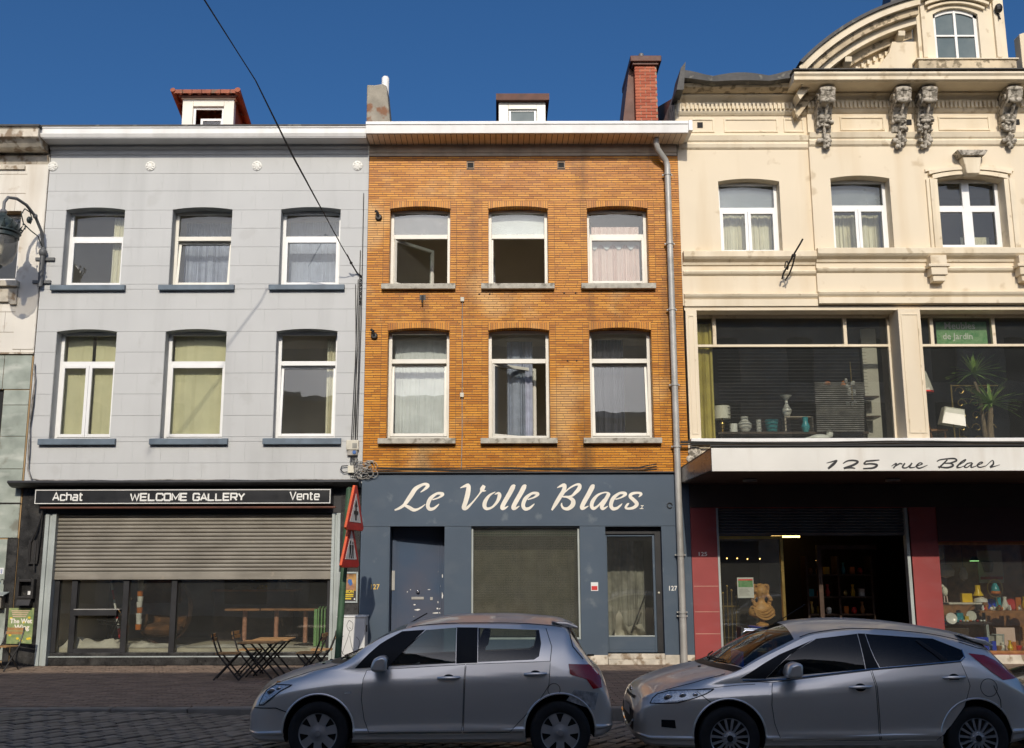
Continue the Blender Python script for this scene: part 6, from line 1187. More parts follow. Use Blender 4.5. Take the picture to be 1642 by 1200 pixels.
# more stock crowding the right display
stock = [('red','red_glaze'),('cream','shade_white'),('teal','ceramic_teal'),('orange','ceramic_orange'),('brown','mid_wood'),('white','ceramic_white'),('yellow','yellow_plastic'),('dark blue','blue_glaze')]
rg = random.Random(21)
for k in range(16):
    x = 8.50+.10*k; nm_, m_ = stock[(k*5+2) % 8]; kd = k % 4; y = .34+.05*(k % 3)
    if kd == 0: mb = MB().lathe([(.03,.201),(.055,.26),(.02,.36),(.035,.40)], (x,y,0), 12); w_ = 'vase'
    elif kd == 1: mb = MB().box(x-.035,x+.04,y,y+.08,.201,.201+rg.uniform(.12,.22)); w_ = 'box'
    elif kd == 2: mb = MB().lathe([(.03,.201),(.06,.25),(.065,.30),(.06,.30)], (x,y,0), 14); w_ = 'bowl'
    else: mb = MB().ball((x,y,.26),.05,.045,.058,10,8).ball((x,y-.005,.34),.03,.03,.03,8,6); w_ = 'figurine'
    tag(obj(w_, mb, m_, smooth=kd != 1), 'small {} {} along the front of the right display floor, {} from the left'.format(nm_, w_, (OR+['sixteenth'])[k]), w_, 'stock along the display floor')
for k in range(9):
    x = 9.42+.13*k; nm_, m_ = stock[(k*3+1) % 8]; z0_ = .945; kd = k % 3
    if kd == 0: mb = MB().box(x-.05,x+.05,.88,.95,z0_,z0_+rg.uniform(.14,.26)); w_ = 'box'
    elif kd == 1: mb = MB().lathe([(.04,z0_),(.07,z0_+.08),(.03,z0_+.2),(.045,z0_+.25)], (x,.9,0), 12); w_ = 'vase'
    else: mb = MB().lathe([(0,z0_),(.10,z0_+.005),(.11,z0_+.02),(0,z0_+.015)], (0,0,0), 16).xf(Matrix.Translation((x,.93+.95*0,z0_+.10)) @ Matrix.Rotation(R(80),4,'X') @ Matrix.Translation((0,0,-z0_))); w_ = 'dish'
    tag(obj(w_, mb, m_, smooth=kd > 0), '{} {} at the back of the brown display shelf, {} from the left'.format(nm_, w_, OR[k]), w_, 'stock on the display shelf')
bk = thing('book_stack', 'stack of coloured books lying on the dark cabinet at the left of the display', 'books', (8.55,.7,.62))
for k in range(5): obj('book', MB().box(8.46+.01*(k%2),8.66-.012*(k%3),.6,.85,.621+.032*k,.650+.032*k), ['red_glaze','shade_white','blue_glaze','mid_wood','ceramic_teal'][k], bk)
# ================================================================ parked cars
def curve(pts):
    xs = np.array([p[0] for p in pts], float); ys = np.array([p[1] for p in pts], float); h = np.diff(xs); d = np.diff(ys)/h; m = np.zeros(len(xs)); m[0] = d[0]; m[-1] = d[-1]
    for i in range(1, len(xs)-1):
        if d[i-1]*d[i] > 0: w1 = 2*h[i]+h[i-1]; w2 = h[i]+2*h[i-1]; m[i] = (w1+w2)/(w1/d[i-1]+w2/d[i])
    def f(x):
        i = int(np.clip(np.searchsorted(xs, x)-1, 0, len(h)-1)); t = min(1,max(0,(x-xs[i])/h[i])); t2, t3 = t*t, t*t*t
        return float((2*t3-3*t2+1)*ys[i]+(t3-2*t2+t)*h[i]*m[i]+(-2*t3+3*t2)*ys[i+1]+(t3-t2)*h[i]*m[i+1])
    return f
def car_body(c):
    ztop, zbelt, zre, zbot, wmax, wbr, wre = [curve(c[k]) for k in ('ztop','zbelt','zre','zbot','wmax','wbelt','wre')]
    x0, x1 = c['ztop'][0][0], c['ztop'][-1][0]; xs = [x0+(x1-x0)*(.5-.5*math.cos(math.pi*i/96))*.6+(x1-x0)*i/96*.4 for i in range(97)]; rows = []
    ts = c.get('side', [(0,-.075),(.05,-.040),(.12,-.030),(.15,-.004),(.175,-.002),(.20,-.018),(.26,-.02),(.42,-.008),(.60,0),(.76,0),(.80,-.002),(.815,-.006),(.86,-.020),(.93,-.042)])
    for x in xs:
        zb, zt, zl, zr, wm = zbot(x), ztop(x), zbelt(x), zre(x), wmax(x); wl = wm-wbr(x); wr = min(wl-.01, wre(x)); zr = max(zr, zl+.012); zt = max(zt, zr+.006)
        half = [(0,zb),(wm*.5,zb),(wm-.12,zb)]+[(wm+o_, zb+(zl-zb)*t) for t, o_ in ts]+[(wl,zl)]
        for k in range(1,8): f = k/7; half.append((wl+(wr-wl)*f+.018*math.sin(math.pi*f)*min(1,(zr-zl)/.2), zl+(zr-zl)*f))
        for k in range(1,9): a = math.pi/2*k/8; yy = wr*(1-k/8); half.append((yy, zr+(zt-zr)*(1-(yy/wr)**2.3)))
        rows.append([(x,-y,z) for y,z in half]+[(x,y,z) for y,z in reversed(half[1:-1])])
    m = MB(); n = len(rows[0]); nr = len(rows)
    m.add([p for r_ in rows for p in r_], [(i*n+k, i*n+(k+1)%n, (i+1)*n+(k+1)%n, (i+1)*n+k) for i in range(nr-1) for k in range(n)]+[tuple(range(n-1,-1,-1)), tuple(range((nr-1)*n,nr*n))]); return m
def tmp(mb, m):
    me = bpy.data.meshes.new('tmp'); me.from_pydata(mb.v, [], mb.f); bm = bmesh.new(); bm.from_mesh(me); bmesh.ops.recalc_face_normals(bm, faces=bm.faces); bm.to_mesh(me); bm.free()
    o = bpy.data.objects.new('tmp', me); COL.objects.link(o); me.materials.append(MATS[m]); return o
def build_car(c):
    T = thing(c['name'], c['label'], 'car', c['loc'], c.get('rz',0), 'cars parked along the kerb'); P = dict(world=False)
    raw = car_body(c); b = tmp(raw, c['paint']); bvh = BVHTree.FromPolygons([Vector(v) for v in raw.v], raw.f); hw = c['hw']; cut = []
    for ax in (0, c['wb']):
        for s_ in (-1,1): cut.append(tmp(MB().lathe([(0,0),(c['arch'],0),(c['arch'],.42),(0,.42)], (ax,(hw-.36) if s_ > 0 else -(hw+.06),c['rw']+.02), 40, 'y'), 'car_interior'))
    q = c['cavity']; cut.append(tmp(MB().add([(q[0],-hw+.10,.42),(q[1],-hw+.10,.42),(q[1],hw-.10,.42),(q[0],hw-.10,.42),(q[2],-q[5],q[4]),(q[3],-q[5],q[4]),(q[3],q[5],q[4]),(q[2],q[5],q[4])], [(0,3,2,1),(4,5,6,7),(0,1,5,4),(1,2,6,5),(2,3,7,6),(3,0,4,7)]), 'car_interior'))
    outl = lambda wdw: [p for p in wdw[0]]+[p for p in reversed(wdw[1])]
    for wdw in c['windows']: cut.append(tmp(MB().prism(outl(wdw), -1.3, 1.3), 'car_trim'))
    spoly = lambda q_: [(q_[0]+q_[2]*(k/8)**2, q_[1]*k/8) for k in range(-8,9)]+[(q_[3], q_[4]*k/8) for k in range(8,-9,-1)]
    for q_ in c['screens']: poly, z0 = spoly(q_), q_[5]; cut.append(tmp(MB().prism(poly, z0, 1.8, 'z'), 'car_trim'))
    for k_ in cut:
        md = b.modifiers.new('cut','BOOLEAN'); md.object = k_; md.operation = 'DIFFERENCE'; md.solver = 'EXACT'; md.material_mode = 'TRANSFER'
    bpy.context.view_layer.update(); me = bpy.data.meshes.new_from_object(b.evaluated_get(bpy.context.evaluated_depsgraph_get())); me.name = 'body'
    for k_ in cut+[b]: COL.objects.unlink(k_); bpy.data.objects.remove(k_)
    me.polygons.foreach_set('use_smooth', [True]*len(me.polygons)); me.set_sharp_from_angle(angle=R(32))
    body = bpy.data.objects.new('body', me); COL.objects.link(body); body.parent = T
    def Y(x, z): h = bvh.ray_cast(Vector((x,-3,z)), Vector((0,1,0))); return h[0].y if h[0] is not None else None
    def lerp_poly(pts, t):
        n = len(pts)-1; i = min(n-1,int(t*n)); f = t*n-i; return (pts[i][0]+(pts[i+1][0]-pts[i][0])*f, pts[i][1]+(pts[i+1][1]-pts[i][1])*f)
    def patch(Lp, Rp, off, s_, nx=14, nz=14, th=0):
        G = []; last = -hw
        for j in range(nz+1):
            a = lerp_poly(Lp, j/nz); b_ = lerp_poly(Rp, j/nz); row = []
            for i in range(nx+1):
                x, z = a[0]+(b_[0]-a[0])*i/nx, a[1]+(b_[1]-a[1])*i/nx; y = Y(x,z); y = last if y is None else y; last = y; row.append((x, -s_*(y-off) if s_ > 0 else (y-off), z))
            G.append(row)
        return MB().grid(G)
    def online(pts, s_, r_=.0035, off=.0015, sub=5):
        L_ = []; 
        for a, b_ in zip(pts, pts[1:]):
            for k in range(sub): f = k/sub; x, z = a[0]+(b_[0]-a[0])*f, a[1]+(b_[1]-a[1])*f; y = Y(x,z); L_.append((x,(y-off)*(-s_ if s_ > 0 else 1),z)) if y is not None else None
        x, z = pts[-1]; y = Y(x,z)
        if y is not None: L_.append((x,(y-off)*(-s_ if s_ > 0 else 1),z))
        return MB().tube(L_, r_, 5)
    for s_ in (-1, 1):
        for di, (Lp, Rp, hx, hz) in enumerate(c['doors']):
            d = obj('door', patch(Lp, Rp, .003, s_, 20, 18), c['paint'], T, smooth=True, angle=80, fix=False, **P); edge = Lp+list(reversed(Rp))+[Lp[0]]
            obj('door_gap', online(edge, s_, .003, .003), 'car_gap', d, **P); y = Y(hx,hz); hy = lambda o_: (y-o_)*(-1 if s_ > 0 else 1)
            obj('handle', MB().tube([(hx-.11,hy(.008),hz-.004),(hx-.07,hy(.034),hz),(hx+.07,hy(.036),hz+.003),(hx+.11,hy(.008),hz+.004)], [.010,.016,.016,.010], 8), c['handle'], d, smooth=True, **P)
            obj('handle_cup', MB().lathe([(0,0),(.055,.0),(.055,.004),(0,.004)], (0,0,0), 18, sy=.7).xf(Matrix.Translation((hx,hy(.004),hz-.005)) @ Matrix.Rotation(R(90),4,'X')), 'car_trim', d, **P)
        for wdw in c['windows']: obj('side_window', patch(wdw[0], wdw[1], -.008, s_, 10, 8), c['glass'], T, smooth=True, angle=80, fix=False, **P)
        for (Lp, Rp) in c['trims']: obj('pillar_trim', patch(Lp, Rp, .0025, s_, 8, 8), 'car_trim', T, smooth=True, angle=80, fix=False, **P)
        for (pts, r_, m_) in c['lines']: obj('body_line', online(pts, s_, r_, .002), m_, T, smooth=True, **P)
        for (nm, m_, Lp, Rp, off) in c['lights']:
            l_ = obj(nm, patch(Lp, Rp, off, s_, 10, 10), m_, T, smooth=True, angle=80, fix=False, **P)
            if nm == 'headlight':
                obj('lens', patch(Lp, Rp, off+.008, s_, 10, 10), 'clear_plastic', l_, smooth=True, angle=80, fix=False, **P); obj('seal', online(Lp+list(reversed(Rp))+[Lp[0]], s_, .006, .003), 'car_gap', l_, **P)
                for (bx_, bz_, br) in c['beams']:
                    y = Y(bx_,bz_); obj('beam', MB().ball((bx_,(y-.002)*(-1 if s_ > 0 else 1),bz_),br,.012,br*.75,12,8), 'chrome', l_, smooth=True, **P)
        mx, mz = c['mirror']; y = -(hw-.02); sg_ = 1 if s_ > 0 else -1; mm = MB().prism([(-.085,-.045),(-.04,-.075),(.075,-.07),(.085,.06),(.03,.085),(-.05,.055)], -.11, .11); mm.xf(Matrix.Translation((mx,sg_*(hw+.08),mz))); mo = obj('mirror', mm, c['paint'], T, smooth=True, bevel=.035, angle=80, **P); obj('mirror_stalk', MB().tube([(mx+.01,sg_*(hw-.10),mz-.05),(mx,sg_*(hw+.03),mz-.045)], [.03,.022], 8), 'car_trim', mo, smooth=True, **P); obj('mirror_glass', MB().ball((mx+.078,sg_*(hw+.08),mz),.010,.085,.052,14,8), 'car_trim', mo, smooth=True, **P)
        fx_, fz_, fr_ = c['fuel']; y = Y(fx_,fz_)
        if s_ < 0: obj('fuel_flap', MB().tube([(fx_+fr_*math.cos(k*.262),(Y(fx_+fr_*math.cos(k*.262),fz_+fr_*math.sin(k*.262)) or y)-.002,fz_+fr_*math.sin(k*.262)) for k in range(24)], .0028, 5, closed=True), 'car_gap', T, **P)
        for ax in (0, c['wb']):                          # arch lips
            A = [(ax+(c['arch']+.005)*math.cos(R(-8+k*7)), c['rw']+.02+(c['arch']+.005)*math.sin(R(-8+k*7))) for k in range(29)]; pts = []
            for (x, z) in A:
                y = Y(x, z)
                if y is not None: pts.append((x,(y-.001)*(-1 if s_ > 0 else 1),z))
            obj('arch_lip', MB().tube(pts, .010, 6), c['paint'], T, smooth=True, **P)
    def ptop(x, y): h = bvh.ray_cast(Vector((x,y,3)), Vector((0,0,-1))); return h[0].z if h[0] is not None else 1.0
    for k_, (xa, ya, swp, xb, yb, z0) in enumerate(c['screens']):       # windscreen and rear screen
        G = []
        for i in range(13):
            f = i/12; row = []
            for j in range(17):
                t_ = (j-8)/8; x = (xa+swp*t_*t_)*(1-f)+xb*f; y = (ya+(yb-ya)*f)*t_; row.append((x, y, ptop(x,y)-.006))
            G.append(row)
        obj('windscreen' if k_ == 0 else 'rear_screen', MB().grid(G), c['glass'] if k_ else 'car_glass', T, smooth=True, angle=80, fix=False, **P)
    xa, ya, swp = c['screens'][0][:3]                     # cowl and wipers
    G = [[(xa-.10+.095*i/3+swp*((j-8)/8)**2, (ya+.015)*(j-8)/8, ptop(xa-.10+.095*i/3+swp*((j-8)/8)**2,(ya+.015)*(j-8)/8)+.003) for j in range(17)] for i in range(4)]
    cw = obj('cowl', MB().grid(G), 'car_trim', T, smooth=True, fix=False, **P)
    for (y0_, y1_) in ((-.45,.05),(.02,.48)): xw = lambda y_: xa+swp*(y_/ya)**2+.03; obj('wiper', MB().tube([(xw(y0_),y0_,ptop(xw(y0_),y0_)+.015),(xw((y0_+y1_)/2)+.02,(y0_+y1_)/2,ptop(xw((y0_+y1_)/2)+.02,(y0_+y1_)/2)+.015),(xw(y1_)+.03,y1_,ptop(xw(y1_)+.03,y1_)+.015)], .009, 6), 'car_trim', cw, **P)
    for (x_, y_) in c['washers']: obj('washer_jet', MB().ball((x_,y_,ptop(x_,y_)+.003),.02,.015,.008,8,5), 'car_trim', T, smooth=True, **P)
    for yy in (-.30,.30):                                 # hood shut lines and seats
        pass
    for s_ in (-1,1): obj('roof_channel', MB().tube([(x_, s_*(curve(c['wre'])(x_)-.035), ptop(x_, s_*(curve(c['wre'])(x_)-.035))+.0) for x_ in [c['roof'][0]+(c['roof'][1]-c['roof'][0])*k/16 for k in range(17)]], .006, 5), 'car_gap', T, **P)
    obj('hood_line', MB().tube([(x,-(hw-.145)-.0*x,ptop(x,-(hw-.145))+.001) for x in [c['hood'][0]+(c['hood'][1]-c['hood'][0])*k/10 for k in range(11)]], .0035, 5), 'car_gap', T, **P)
    for yy in (-.34,.34):
        s1 = MB().box(c['seat']-.02,c['seat']+.46,yy-.23,yy+.23,.43,.58); st = obj('seat', s1, 'car_interior', T, bevel=.04, **P); obj('backrest', MB().prism([(c['seat']+.40,.55),(c['seat']+.54,.55),(c['seat']+.68,1.06),(c['seat']+.58,1.08)], yy-.22, yy+.22), 'car_interior', st, bevel=.03, **P); obj('headrest', MB().prism([(c['seat']+.60,1.09),(c['seat']+.70,1.08),(c['seat']+.73,1.22),(c['seat']+.65,1.23)], yy-.12, yy+.12), 'car_interior', st, bevel=.03, **P)
    rs = c['seat']+.86; st = obj('seat', MB().box(rs-.05,rs+.42,-.60,.60,.43,.60), 'car_interior', T, bevel=.04, **P); obj('backrest', MB().prism([(rs+.36,.58),(rs+.48,.58),(rs+.60,1.0),(rs+.50,1.02)], -.58, .58), 'car_interior', st, bevel=.03, **P)
    for yy in (-.35,.35): obj('headrest', MB().prism([(rs+.52,1.03),(rs+.60,1.03),(rs+.63,1.15),(rs+.56,1.15)], yy-.11, yy+.11), 'car_interior', st, bevel=.02, **P)
    obj('dashboard', MB().prism([(c['dash']-.25,.60),(c['dash']+.10,.60),(c['dash']+.14,.80),(c['dash']-.05,.86),(c['dash']-.25,.84)], -hw+.13, hw-.13), 'car_interior', T, bevel=.02, **P)
    M = Matrix.Translation((c['dash']+.28,-.34,.86)) @ Matrix.Rotation(R(65),4,'Y'); obj('steering_wheel', MB().tube([(.18*math.cos(k*.314),.18*math.sin(k*.314),0) for k in range(20)], .015, 6, closed=True).tube([(-.18,0,0),(.18,0,0)],.014,6).ball((0,0,0),.06,.06,.02,10,6).xf(M), 'car_interior', T, smooth=True, **P)
    # wheels
    for ax in (0, c['wb']):
        for s_ in (-1,1):
            y0_ = s_*(hw-.105); r_ = c['rw']; ctr = (ax,y0_,r_)
            wh = obj('wheel', MB().lathe([(0,-.05),(r_*.66,-.05),(r_*.66,.05),(0,.05)], ctr, 28, 'y'), 'car_gap', T, **P)
            obj('tyre', MB().lathe([(r_*.64,-.08),(r_*.72,-.094),(r_*.88,-.098),(r_*.97,-.085),(r_,-.06),(r_,.06),(r_*.97,.085),(r_*.88,.098),(r_*.72,.094),(r_*.64,.08)], ctr, 40, 'y', cap=False), 'tyre', wh, smooth=True, angle=50, **P)
            rm = MB(); yo = s_*.07; n_ = c['spokes']
            rm.lathe([(r_*.60,.0),(r_*.66,.012),(r_*.69,.0),(r_*.69,-.06),(r_*.60,-.06)], (0,0,0), 40, cap=False)
            rm.lathe([(0,.022),(r_*.10,.020),(r_*.16,.008),(r_*c['boss'],.004),(r_*c['boss'],-.02)], (0,0,0), 28)
            for k in range(n_):
                a = 2*math.pi*(k+.25)/n_; wi, wo_ = c['sw']; mbv = len(rm.v)
                rm.add([(r_*.12,-wi,.006),(r_*.12,wi,.006),(r_*.66,wo_,.003),(r_*.66,-wo_,.003),(r_*.12,-wi,-.02),(r_*.12,wi,-.02),(r_*.66,wo_,-.02),(r_*.66,-wo_,-.02)], [(0,1,2,3),(4,7,6,5),(0,4,5,1),(1,5,6,2),(2,6,7,3),(3,7,4,0)]); rm.xf(Matrix.Rotation(a,4,'Z'), mbv)
            for k in range(5 if n_ > 9 else 0): a = 2*math.pi*k/5+.3; rm.ball((r_*.155*math.cos(a),r_*.155*math.sin(a),.006),.012,.012,.008,8,5)
            rm.xf(Matrix.Translation((ax,y0_+yo,r_)) @ Matrix.Rotation(R(90 if s_ < 0 else -90),4,'X')); obj('rim', rm, c['rim'], wh, smooth=True, angle=35, **P)
            obj('centre_cap', MB().lathe([(0,.026),(r_*.10,.024),(r_*.105,.018)], (0,0,0), 18).xf(Matrix.Translation((ax,y0_+yo,r_)) @ Matrix.Rotation(R(90 if s_ < 0 else -90),4,'X')), c['cap'], wh, smooth=True, **P)
    return T, bvh, ptop
swift = dict(name='silver_hatchback', label='small rounded silver hatchback with taped rear wing, parked on the left', loc=(-1.75,-8.58,-.125), paint='car_silver', hw=.845, wb=2.357, rw=.295, arch=.345, glass='car_glass', handle='car_silver',
 ztop=[(-.74,.50),(-.72,.60),(-.66,.70),(-.52,.77),(-.30,.845),(.05,.925),(.20,.97),(.45,1.13),(.76,1.285),(1.0,1.35),(1.4,1.395),(1.8,1.40),(2.25,1.375),(2.46,1.34),(2.53,1.27),(2.62,1.08),(2.70,.95),(2.80,.86),(2.87,.70),(2.90,.50)],
 zbelt=[(-.74,.48),(-.62,.64),(-.42,.755),(-.1,.835),(.2,.878),(.44,.888),(.7,.905),(1.33,.94),(1.55,.948),(2.13,.972),(2.48,.965),(2.7,.89),(2.86,.64),(2.9,.48)],
 zre=[(-.74,.49),(-.62,.66),(-.42,.78),(-.1,.865),(.15,.92),(.28,.98),(.42,1.09),(.77,1.255),(1.0,1.295),(1.4,1.31),(1.76,1.31),(2.2,1.29),(2.43,1.26),(2.54,1.13),(2.7,.93),(2.86,.67),(2.9,.49)],
 zbot=[(-.74,.25),(-.6,.205),(.4,.20),(2.0,.20),(2.75,.24),(2.9,.30)], wmax=[(-.74,.50),(-.71,.60),(-.62,.715),(-.45,.80),(-.15,.838),(.4,.845),(2.2,.845),(2.55,.82),(2.78,.735),(2.87,.64),(2.9,.54)],
 wbelt=[(-.74,.07),(-.2,.08),(.4,.07),(1.0,.064),(2.2,.064),(2.6,.07),(2.9,.07)], wre=[(-.74,.38),(-.4,.60),(.1,.735),(.3,.715),(.77,.62),(1.2,.575),(2.2,.565),(2.5,.58),(2.7,.62),(2.9,.45)],
 cavity=(.22,2.40,.88,2.22,1.25,.50), windows=[([(.66,.920),(.76,1.02),(.90,1.15),(1.03,1.258)],[(1.335,.948),(1.335,1.05),(1.335,1.15),(1.335,1.280)]), ([(1.555,.958),(1.555,1.05),(1.555,1.15),(1.555,1.278)],[(2.11,.98),(2.16,1.01),(2.185,1.13),(2.17,1.255)])],
 screens=[(.10,.69,.20,.82,.57,.86), (2.66,.60,.0,2.50,.52,.90)],
 doors=[([(.50,.30),(.45,.42),(.42,.62),(.43,.80),(.46,.882)],[(1.40,.30),(1.41,.45),(1.415,.62),(1.42,.80),(1.43,.936)],1.27,.815), ([(1.415,.30),(1.42,.45),(1.425,.62),(1.43,.80),(1.44,.937)],[(1.86,.30),(1.98,.42),(2.14,.58),(2.25,.74),(2.27,.965)],2.12,.85)],
 trims=[([(.34,.900),(.45,1.02),(.59,1.14),(.79,1.247)],[(.675,.915),(.77,1.02),(.88,1.13),(1.02,1.262)]), ([(1.34,.945),(1.34,1.05),(1.34,1.15),(1.34,1.283)],[(1.55,.952),(1.55,1.05),(1.55,1.15),(1.55,1.281)])],
 lines=[([(2.27,.965),(2.29,1.1),(2.24,1.27)],.0035,'car_gap'),([(.50,.285),(1.2,.275),(1.86,.285)],.009,'car_silver'),([(-.66,.52),(-.42,.53),(-.30,.49)],.0045,'car_gap'),([(2.47,1.27),(2.50,1.10),(2.60,.98)],.005,'car_gap')],
 lights=[('headlight','reflector',[(-.60,.55),(-.575,.62),(-.535,.69),(-.44,.745)],[(-.55,.555),(-.47,.62),(-.38,.69),(-.27,.745)],.004), ('tail_light','tail_red',[(2.69,.70),(2.62,.80),(2.46,.84),(2.45,.94)],[(2.78,.71),(2.775,.80),(2.74,.87),(2.66,.93)],.006), ('indicator','lens_amber',[(-.47,.752),(-.46,.765)],[(-.40,.762),(-.40,.772)],.006), ('repair_tape','tape',[(2.42,.60),(2.50,.70)],[(2.70,.50),(2.74,.66)],.004), ('side_repeater','reflector',[(.25,.665),(.25,.685)],[(.32,.668),(.32,.688)],.006)], beams=[(-.47,.68,.05),(-.40,.71,.03)],
 mirror=(.60,.955), fuel=(2.30,.70,.06), washers=[(-.05,-.25),(-.05,.25)], hood=(-.45,.16), roof=(.88,2.40), seat=.95, dash=.45, spokes=7, sw=(.032,.044), boss=.33, rim='hubcap', cap='hubcap')
SW, bv, pt_ = build_car(swift)
obj('spoiler', MB().prism([(2.30,1.335),(2.46,1.325),(2.57,1.285),(2.57,1.262),(2.44,1.28)], -.52, .52), 'car_silver', SW, bevel=.012, world=False); obj('aerial', MB().tube([(.82,.0,1.30),(1.0,0,1.40)], .006, 6), 'car_trim', SW, world=False); obj('rear_wiper', MB().tube([(2.70,-.1,.97),(2.735,-.35,.99)], .01, 6), 'car_trim', SW, world=False)
obj('steering_lock', MB().tube([(.80,-.34,.86),(.95,-.30,.90)], .02, 6), 'reflector', SW, world=False)
fiesta = dict(name='grey_hatchback', label='larger wedge-shaped silver-grey hatchback with dark tinted windows, parked on the right', loc=(2.29,-8.44,-.205), rz=R(-.6), paint='car_silver_warm', hw=.86, wb=2.43, rw=.300, arch=.352, glass='tint_glass', handle='car_silver_warm',
 ztop=[(-.90,.55),(-.885,.64),(-.82,.735),(-.62,.835),(-.3,.925),(-.02,.99),(.20,1.13),(.62,1.33),(.95,1.40),(1.35,1.42),(1.75,1.40),(2.2,1.345),(2.55,1.28),(2.72,1.235),(2.80,1.15),(2.95,.98),(3.06,.84),(3.13,.66),(3.15,.52)],
 zbelt=[(-.90,.53),(-.82,.66),(-.6,.745),(-.1,.80),(.28,.828),(.57,.845),(1.4,.945),(2.33,1.03),(2.6,1.01),(2.85,.90),(3.08,.68),(3.15,.50)],
 zre=[(-.90,.54),(-.82,.69),(-.6,.785),(-.1,.865),(.10,.92),(.33,1.03),(.57,1.135),(.96,1.28),(1.4,1.32),(2.07,1.275),(2.45,1.20),(2.7,1.10),(2.88,.93),(3.08,.71),(3.15,.51)],
 zbot=[(-.90,.27),(-.75,.21),(.4,.20),(2.1,.20),(2.9,.26),(3.15,.34)], wmax=[(-.90,.52),(-.87,.63),(-.76,.73),(-.55,.805),(-.2,.85),(.4,.86),(2.3,.86),(2.7,.83),(2.98,.74),(3.1,.64),(3.15,.55)],
 wbelt=[(-.90,.07),(-.4,.075),(.3,.08),(1.0,.07),(2.3,.064),(2.7,.07),(3.15,.07)], wre=[(-.90,.40),(-.5,.62),(.0,.75),(.2,.735),(.6,.67),(1.0,.60),(2.2,.555),(2.6,.58),(2.9,.62),(3.15,.45)],
 cavity=(.12,2.5,.80,2.05,1.24,.52), windows=[([(.40,.868),(.53,.98),(.70,1.11),(.96,1.238)],[(1.385,.95),(1.385,1.05),(1.385,1.15),(1.385,1.285)]), ([(1.53,.968),(1.50,1.05),(1.48,1.15),(1.47,1.283)],[(2.33,1.035),(2.385,1.07),(2.40,1.13),(2.15,1.235)])],
 screens=[(-.06,.715,.24,.74,.60,.86), (3.0,.58,.0,2.78,.52,.88)],
 doors=[([(.50,.28),(.44,.45),(.42,.62),(.43,.74),(.45,.825)],[(1.46,.28),(1.46,.45),(1.455,.62),(1.45,.80),(1.43,.94)],1.30,.79), ([(1.475,.28),(1.475,.45),(1.47,.62),(1.465,.80),(1.445,.942)],[(2.02,.28),(2.17,.42),(2.31,.60),(2.38,.80),(2.33,1.02)],2.23,.88)],
 trims=[([(.14,.862),(.26,.93),(.40,1.01),(.56,1.09)],[(.39,.862),(.52,.975),(.68,1.10),(.93,1.23)]), ([(1.39,.948),(1.39,1.05),(1.39,1.15),(1.39,1.288)],[(1.525,.96),(1.495,1.05),(1.475,1.15),(1.465,1.286)]), ([(2.16,1.02),(2.10,1.09),(2.02,1.16),(1.96,1.225)],[(2.22,1.028),(2.16,1.095),(2.08,1.165),(2.02,1.218)])],
 lines=[([(.16,.845),(.57,.852),(1.4,.948),(2.33,1.028),(2.39,1.06),(2.40,1.13)],.008,'chrome'),([(.42,.285),(1.2,.27),(2.02,.28)],.008,'car_silver_warm'),([(-.30,.74),(-.20,.66),(-.12,.60)],.0035,'car_gap'),([(2.62,.80),(2.68,.66),(2.68,.5)],.0035,'car_gap'),([(.45,.825),(.16,.84)],.003,'car_gap'),([(-.30,.76),(.10,.80),(.28,.81)],.0025,'car_gap'),([(2.42,1.20),(2.60,1.14),(2.72,1.12)],.004,'car_gap')],
 lights=[('headlight','reflector',[(-.76,.62),(-.73,.67),(-.68,.71),(-.56,.745)],[(-.50,.635),(-.34,.68),(-.22,.72),(-.13,.765)],.004), ('tail_light','tail_red',[(2.73,.85),(2.62,.93),(2.50,1.04),(2.45,1.10)],[(2.93,.86),(2.85,.93),(2.74,1.02),(2.62,1.08)],.006), ('fog_lamp','car_trim',[(-.66,.40),(-.66,.47)],[(-.52,.39),(-.53,.47)],.004)], beams=[(-.58,.68,.05),(-.44,.70,.04),(-.32,.71,.03)],
 mirror=(.62,.955), fuel=(2.57,.78,.085), washers=[(-.18,-.30),(-.18,.30)], hood=(-.60,.0), roof=(.80,2.60), seat=.95, dash=.40, spokes=15, sw=(.008,.013), boss=.24, rim='alloy', cap='car_trim')
FI, bv, pt_ = build_car(fiesta)
def on_front(bv, y, z):
    h = bv.ray_cast(Vector((-3,y,z)), Vector((1,0,0))); return h[0].x if h[0] is not None else -.88
def front_patch(y0, y1, z0, z1, off, taper=0, ny=14, nz=6):
    return MB().grid([[(on_front(bv, (y0+(y1-y0)*j/ny)*(1-taper*(1-i/nz)), z0+(z1-z0)*i/nz)-off, (y0+(y1-y0)*j/ny)*(1-taper*(1-i/nz)), z0+(z1-z0)*i/nz) for j in range(ny+1)] for i in range(nz+1)])
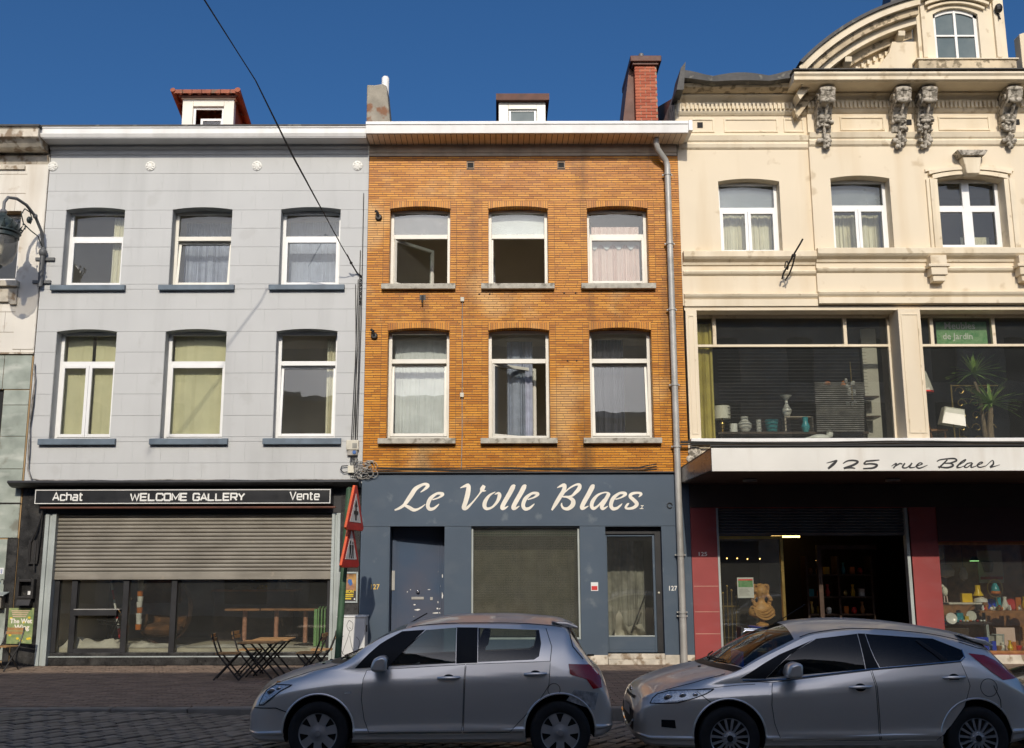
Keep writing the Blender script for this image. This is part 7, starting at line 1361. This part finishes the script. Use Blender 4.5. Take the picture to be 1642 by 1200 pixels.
obj('lower_grille', front_patch(-.50,.50,.32,.52,.006,.1), 'car_trim', FI, smooth=True, fix=False, world=False); obj('upper_grille', front_patch(-.36,.36,.625,.655,.006), 'car_trim', FI, fix=False, world=False); obj('chrome_strip', MB().tube([(on_front(bv,y,.33+.10*(abs(y)/.5)**2)-.012,y,.33+.10*(abs(y)/.5)**2) for y in [-.5+.05*k for k in range(21)]], .012, 6), 'chrome', FI, smooth=True, world=False)
np_ = obj('number_plate', front_patch(-.26,.26,.45,.55,.016), 'plate_white', FI, fix=False, world=False); p_ = MB()
for k in range(7): p_.box(-.935,-.932,-.22+.062*k,-.18+.062*k,.475,.525)
obj('badge', MB().ball((on_front(bv,0,.69)-.004,0,.69),.012,.075,.035,14,8), 'chrome', FI, smooth=True, world=False); obj('badge_field', MB().ball((on_front(bv,0,.69)-.010,0,.69),.010,.06,.025,14,8), 'car_trim', FI, smooth=True, world=False); obj('spoiler', MB().prism([(2.46,1.265),(2.72,1.215),(2.80,1.165),(2.79,1.145),(2.60,1.20)], -.52, .52), 'car_silver_warm', FI, bevel=.012, world=False); obj('aerial', MB().tube([(.70,0,1.355),(1.04,0,1.56)], .005, 6), 'car_trim', FI, world=False)
obj('sun_shade', MB().box(.34,.36,.05,.6,.9,1.06), 'blue_glaze', FI, world=False)
dark = dict(fiesta); dark.update(name='black_car', label='black car cut off by the right edge, just behind the grey hatchback', loc=(6.22,-8.1,-.27), rz=0, paint='car_black', handle='car_black', lines=fiesta['lines'][1:])
dark['lines'] = [(p, r_, 'car_black' if m_ == 'car_silver_warm' else m_) for p, r_, m_ in dark['lines']]
DK, bv, pt_ = build_car(dark)
obj('lower_grille', front_patch(-.56,.56,.30,.66,.006,.1), 'car_trim', DK, smooth=True, fix=False, world=False); np_ = obj('number_plate', front_patch(-.26,.26,.47,.58,.02), 'plate_white', DK, fix=False, world=False); obj('plate_band', front_patch(-.26,-.20,.47,.58,.024,0,2,2), 'plate_blue', DK, fix=False, world=False)
